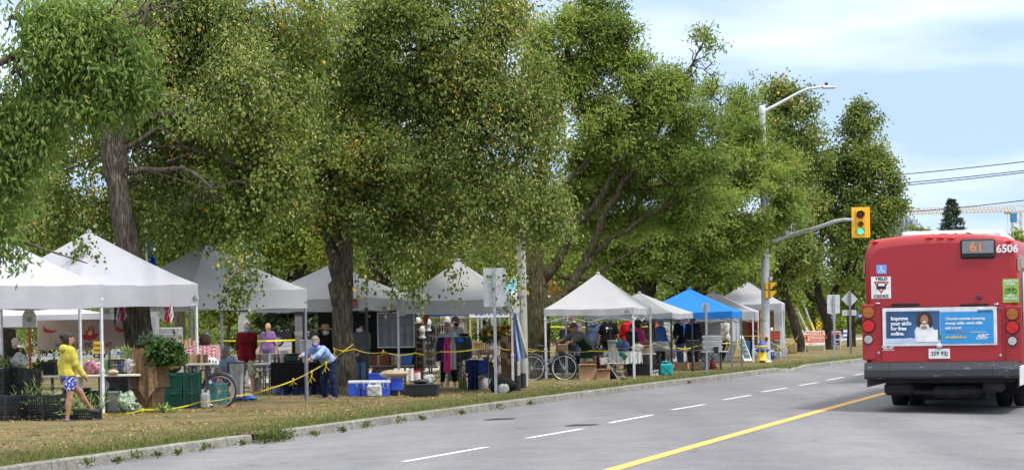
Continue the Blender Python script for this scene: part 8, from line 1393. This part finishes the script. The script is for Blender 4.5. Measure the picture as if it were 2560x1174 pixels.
dI = DEP(1845, 903); c = PX(1845, dI); t = thing('a_frame_board', 'white A-frame chalkboard with green panels by the hydrant', 'A-frame board', c, R_(58)); zI = Z(1845, 838, dI); sp_ = 62 / (FOC / dI) / 2
for s in (1, -1):
    q = MB(); rot = Matrix.Rotation(s * math.atan2(sp_ * .85, zI), 3, 'X'); q.box((0, s * sp_ * .5, zI / 2), (.62, .03, zI * 1.06), rot=rot); b_ = q.build('board', M_WHT, t); q = MB(); q.box((0, s * (sp_ * .5 + .02), zI / 2 + .005), (.5, .006, zI * .82), rot=rot); q.build('panel', paint((.07, .13, .11), .6), b_)
    for k in range(4): q = MB(); q.box((0, s * (sp_ * (.28 + .15 * k) + .026), zI * (.78 - .16 * k)), (.3 - .04 * (k % 2), .006, .03), rot=rot); q.build('chalk_line', paint((.5, .52, .5), .8), b_)
# last tent
t10_ = TENTS['t10']; hw = t10_['_w'] / 2; M_OSB = mat('particle_board', (.30, .16, .06), .85, col2=(.16, .08, .03), scale=9)
q = MB(); q.box((hw * .35, hw - .2, 1.05), (hw * 1.2, .04, 1.95)); q.build('back_board', M_OSB, t10_)
q = MB(); q.grid(lambda u, v: (hw + .02 + .06 * math.sin(9 * u) * (1 - v) + .16 * max(0, .35 - v) * math.sin(PI * u), -hw + .05 + u * .8, .06 + v * 1.85), 20, 14); q.grid(lambda u, v: (hw - .28 + u * .3 + .22 * math.exp(-((v - .14) / .13) ** 2) * u, -hw - .03 - .04 * math.sin(8 * v), .05 + v * 1.86), 8, 20); q.build('side_wall', M_TENT['white'], t10_)
dd = 97.0; table('food counter with red panel under the last white tent', 1893, 1952, dd, Z(1920, 868, dd), dp=.6); c, w = at(1924, 1950, dd - .3); c.z = Z(1937, 849, dd); t = thing('grill_box', 'rust red grill cabinet on the food counter', 'grill', c); hh = Z(1937, 827, dd) - c.z; q = MB(); q.box((0, 0, hh / 2), (w, .4, hh), bev=.01); q.build('body', paint((.36, .05, .02), .6), t); q = MB(); q.box((0, 0, hh + .015), (w * 1.03, .42, .03)); q.build('lid', paint((.3, .28, .26), .5), t); tote('grey metal drawers under the red grill cabinet', 1922, 1950, dd - .2, .1, Z(1937, 850, dd) - .12, m=paint((.22, .22, .21), .6), dp=.4)
bottle('glass jar of white sauce on the red grill cabinet', 1930, dd - .3, Z(1937, 827, dd) + .035, .12, .05, M_WHT, M_BLKP, shape='jar', name='sauce_jar'); carton('small brown carton on the red grill cabinet', 1936, 1943, 818, 827, dd - .3, dp=.1, z=Z(1937, 827, dd) + .035, open_=False)
def tank(label, px0, px1, py0, py1, d):
    c, w = at(px0, px1, d); c.z = .02; h = Z((px0 + px1) / 2, py0, d) - .02; t = thing('propane_tank', label, 'propane tank', c, 0); r = w / 2; q = MB(); q.lathe([(r * .8, 0), (r * .8, .04), (r, .08), (r, h * .62), (r * .8, h * .74), (r * .3, h * .8)], n=18); q.build('body', M_WHT, t); q = MB(); q.tube([(r * .55 * math.cos(a), r * .55 * math.sin(a), h * .94) for a in [i * 1.7 * PI / 10 for i in range(11)]], .02, 6); q.tube([(r * .5, 0, h * .75), (r * .5, 0, h * .94)], .02, 6); q.tube([(-r * .5, 0, h * .75), (-r * .5, 0, h * .94)], .02, 6); q.build('collar', M_WHT, t); q = MB(); q.lathe([(.03, h * .78), (.03, h * .9)], n=8); q.build('valve', paint((.4, .3, .1), .4, metal=.6), t)
tank('white propane tank left of the hydrant', 1880, 1899, 862, 897, DEP(1890, 897)); tank('smaller white propane tank behind the A-frame board', 1870, 1882, 866, 894, DEP(1876, 894) + 1.5); cooler('small blue cooler under the food counter', 1921, 1936, 95, .02, .34, M_CB, dp=.3); tote('blue barrel shaped tub left of the propane tank', 1862, 1875, 96, .2, .5, m=paint((.03, .1, .3), .5), dp=.3)
for i in range(3): bottle('steel flask on the ground under the food counter', 1941 + i * 4.5, 96 - .2 * i, .02, .34, .05, M_CHR, M_BLKP, shape='jar', name='steel_flask', group='steel flasks')
c, w = at(1966, 1990, 108); c.z = .02; t = thing('hay_bale', 'small hay bale between the last tent and the leaning trunk', 'hay bale', c, R_(10)); q = MB(); hh = Z(1978, 856, 108); q.box((0, 0, hh / 2), (w, .5, hh), bev=.06); q.build('bale', mat('straw', (.38, .28, .11), .95, scale=24, var=.3, bump=.8), t); q = MB()
for s in (1, -1): q.tube([(s * w * .22, -.26, .0), (s * w * .22, -.26, hh), (s * w * .22, .26, hh)], .012, 5)
q.build('twine', M_WOODL, t)
# ================================================================ yellow tape
T1 = DEP(150, 1046)
ribbon('barrier_tape', 'yellow tape strung low in front of the black crates', [(-30, 1007, T1), (42, 1015, T1), (147, 1026, T1 - .1), (245, 1030, T1 + .2), (360, 1022, T1 + 1.3), (501, 1003, 50.8)], tails=((42, 1016, T1 - .05, .32), (147, 1027, T1 - .15, .22), (357, 1023, T1 + 1.2, .12)))
ribbon('barrier_tape', 'yellow tape rising from the bicycle to the forked trunk', [(501, 1003, 50.8), (588, 988, 52.5), (674, 970, 54), (770, 932, 54.3), (885, 858, 58)], sag=.03, tails=((733, 947, 54.2, .15), (779, 928, 54.2, .28), (815, 905, 55.5, .25)))
ribbon('barrier_tape', 'yellow tape wrapped round the forked trunk and running to the tall sign', [(832, 868, 58.2), (885, 871, 58.1), (960, 879, 58.6), (1040, 881, 59), (1100, 878, 59.2), (1237, 860, 59.3)], tails=((958, 876, 58.6, .12), (836, 872, 58.2, .3)))
ribbon('barrier_tape', 'yellow tape from the tall sign past the flag to the lichened trunk', [(1237, 858, 59.4), (1278, 872, 60.3), (1312, 872, 62), (1345, 872, 71.2)], tails=((1241, 862, 59.3, .5),))
ribbon('barrier_tape', 'yellow tape in front of the city bicycle and serape table', [(1322, 871, 71), (1400, 876, 71.0), (1480, 876, 71.2), (1545, 870, 71.4), (1589, 862, 71.6), (1638, 857, 73)], sag=.04)
ribbon('barrier_tape', 'sagging yellow tape between the grey tent and the blue tent', [(1638, 857, 73), (1690, 868, 77), (1740, 864, 78), (1770, 850, 82), (1820, 856, 84), (1857, 852, 85)], tails=((1712, 867, 78, .2), (1755, 855, 81, .12), (1816, 856, 84, .3), (1843, 852, 85, .5)))
ribbon('barrier_tape', 'yellow tape across the last white tent behind the hydrant', [(1857, 839, 92), (1903, 838, 95)], sag=.01)
ribbon('barrier_tape', 'yellow tape swooping from the white pole to the leaning trunk', [(1921, 846, 94), (1945, 862, 95), (1970, 862, 99), (1997, 838, 111)], tails=((1944, 864, 95, .3), (1962, 862, 97, .25)))
ribbon('barrier_tape', 'far yellow tape behind the maroon pullover man', [(300, 853, 74), (560, 851, 74), (760, 848, 74)], w=.045, sag=.02); ribbon('barrier_tape', 'far yellow tape seen past the shoppers under the pale tent', [(1360, 815, 84), (1545, 815, 84), (1620, 815, 84)], w=.045, sag=.02)
ribbon('green_tape', 'green strap hanging down the cream tent leg to the white jug', [(921, 790, 59.8), (922, 885, 59.8), (935, 958, 58.6)], w=.05, sag=0, group=None); ribbon('green_tape', 'green strap hanging down the far cream tent leg', [(1052, 780, 62), (1052, 935, 62)], w=.06, sag=0, group=None)
for o in D.objects:
    if o.name.startswith('green_tape'): o.name = 'green_strap'; o['category'] = 'strap'; o.data.materials[0] = cloth((.01, .2, .09)); o.data.materials[1] = cloth((.01, .17, .08))
# ================================================================ beyond the market: house, fence, vehicles
dHs = 190; sH = FOC / dHs; c = PX(690, dHs); t = thing('house', 'pale grey block house beyond the fence', 'house', c, R_(-6)); zr = Z(690, 720, dHs); q = MB(); q.box((1.4, 3, zr / 2), (8.6, 6, zr)); q.build('wall', mat('grey_blocks', (.42, .42, .40), .85, var=.1, scale=1.2), t)
for i, (px, y0, y1) in enumerate(((638, 745, 780), (720, 745, 785), (770, 745, 785))): q = MB(); x = (px - 690) / sH; z0, z1 = Z(690, y1, dHs), Z(690, y0, dHs); q.box((x, -.03, (z0 + z1) / 2), (.75, .1, z1 - z0)); w_ = q.build('window', mat('house_glass', (.06, .09, .12), .15), t); q = MB(); q.box((x, -.09, (z0 + z1) / 2), (.06, .04, z1 - z0)); q.box((x, -.09, z0), (.95, .1, .1)); q.build('frame', M_WHT, w_)
q = MB(); q.box((1.4, 3, zr + .15), (9.2, 6.6, .3)); q.box((1.4, 3, zr + .8), (7.5, 4.6, 1.0), taper=.5); q.build('roof', paint((.16, .15, .15), .9), t); q = MB(); q.box((3.4, -.04, 1.1), (1.0, .1, 2.1)); q.build('door', paint((.05, .12, .1), .5), t)
c, w = at(505, 668, 175); t = thing('board_fence', 'beige board fence in front of the block house', 'fence', c, R_(-6)); zf_ = Z(590, 802, 175) + .35; q = MB()
for i in range(28): q.box((-w / 2 + (i + .5) * w / 28, 0, zf_ / 2), (w / 28 * .93, .04, zf_))
q.build('boards', mat('fence_beige', (.44, .38, .33), .8, var=.12, scale=1.5), t)
for i in range(6): q = MB(); q.box((-w / 2 + i * w / 5, -.06, zf_ / 2 + .05), (.14, .12, zf_ + .1)); q.build('post', mat('fence_post', (.38, .33, .28), .8), t)
def car(name, label, cx, d, L, m, rz, style='suv', z=0.03):
    c = PX(cx, d); c.z = z; t = thing(name, label, 'car', c, rz); W_ = 1.85; Hs = 1.66 if style == 'suv' else 1.46; bl_ = .95 if style == 'suv' else .82
    prof = [(-L / 2, .45), (-L / 2 + .03, bl_ - .05), (-L / 2 + .3, bl_), (-L / 2 + 1.15, bl_ + .1)] if True else 0
    low = [(-L / 2, .38), (-L / 2 - .02, .6), (-L / 2 + .06, bl_ - .08), (-L / 2 + .35, bl_), (-L / 2 + 1.2, bl_ + .08), (L / 2 - .5, bl_ + .08), (L / 2 - .06, bl_ - .02), (L / 2, .6), (L / 2 - .03, .34), (-L / 2 + .1, .3)]; q = MB(); q.prism(low, -W_ / 2, W_ / 2); q.build('body', m, t)
    cab = [(-L / 2 + 1.1, bl_ + .07), (-L / 2 + 1.85, Hs - .05), (-L / 2 + 2.3, Hs), (L / 2 - 1.0, Hs - .02), (L / 2 - .45, Hs - .25), (L / 2 - .2, bl_ + .07)]; q = MB(); n = len(cab); vs = [(x, s * (W_ / 2 - (.02 if z_ < bl_ + .1 else .22)), z_) for s in (-1, 1) for x, z_ in cab]; q.add(vs, [tuple(range(n)), tuple(range(2 * n - 1, n - 1, -1))] + [((i + 1) % n, i, n + i, n + (i + 1) % n) for i in range(n)]); q.build('cabin', m, t)
    for s in (-1, 1):
        y = s * (W_ / 2 - .10)
        for a, b in (((-L / 2 + 1.35), (-.05)), ((.03), (L / 2 - .75))): q = MB(); zz0, zz1 = bl_ + .12, Hs - .1; y0, y1 = s * (W_ / 2 - .03), s * (W_ / 2 - .19); q.add([(a, y0, zz0), (b, y0, zz0), (b - .05, y1, zz1), (a + .5 if a < -1 else a, y1, zz1)], [(0, 1, 2, 3)]); q.build('window', M_GLASS, t)
        for x in (-L / 2 + .85, L / 2 - .85):
            q = MB(); q.lathe([(.2, -.11), (.33, -.11), (.36, -.07), (.36, .07), (.33, .11), (.2, .11)], (x, s * (W_ / 2 - .08), .36), 22, rot=Matrix.Rotation(PI / 2, 3, 'X')); w_ = q.build('wheel', M_RUB, t); q = MB()
            for k in range(5): a = k * 2 * PI / 5; q.bar((x, s * (W_ / 2 + .035), .36), (x + .21 * math.cos(a), s * (W_ / 2 + .035), .36 + .21 * math.sin(a)), .06, .02)
            q.lathe([(.2, -.02), (.24, -.02), (.24, .02)], (x, s * (W_ / 2 + .02), .36), 20, rot=Matrix.Rotation(PI / 2, 3, 'X')); q.build('rim', M_CHR, w_)
        q = MB(); q.box((-L / 2 + .06, s * .65, bl_ - .14), (.12, .4, .14), bev=.03); q.build('headlight', M_CLG, t); q = MB(); q.box((L / 2 - .05, s * .7, bl_ - .08), (.1, .3, .16), bev=.03); q.build('taillight', M_REDL, t)
    return t
car('parked_car', 'shiny black SUV parked beyond the drinks table', 752, 172, 4.7, mat('car_black', (.012, .013, .016), .15, spec=.6), R_(4)); car('parked_car', 'white car parked behind the cream cloth bag', 62, 155, 4.5, mat('car_white', (.66, .67, .69), .25, spec=.5), R_(-4), 'sedan'); car('parked_car', 'silver car parked beyond the fence near the wine coloured top', 1360, 178, 4.5, mat('car_silver', (.4, .42, .44), .25, metal=.4), R_(-5), 'sedan')
c, w = at(1690, 1750, 150); t = thing('food_trailer', 'white food trailer with red lettered band behind the grey tent', 'trailer', c, R_(-5)); zt = Z(1720, 780, 150); q = MB(); q.box((0, 0, zt / 2 + .25), (w, 2, zt - .5), bev=.05); q.build('body', M_WHT, t); z0, z1 = Z(1720, 818, 150), Z(1720, 799, 150); q = MB(); q.box((.1, -1.01, (z0 + z1) / 2), (w * .8, .04, z1 - z0)); b_ = q.build('sign_band', paint((.5, .02, .03), .6), t); q = MB(); put_text(q, '1000 GRILL', .2, (.1, -1.04, (z0 + z1) / 2), bold=.004, depth=.002); q.build('lettering', M_WHT, b_)
for s in (1, -1): q = MB(); q.lathe([(.2, -.1), (.34, -.1), (.34, .1), (.2, .1)], (s * .3, -.95, .34), 18, rot=Matrix.Rotation(PI / 2, 3, 'X')); q.build('wheel', M_RUB, t)
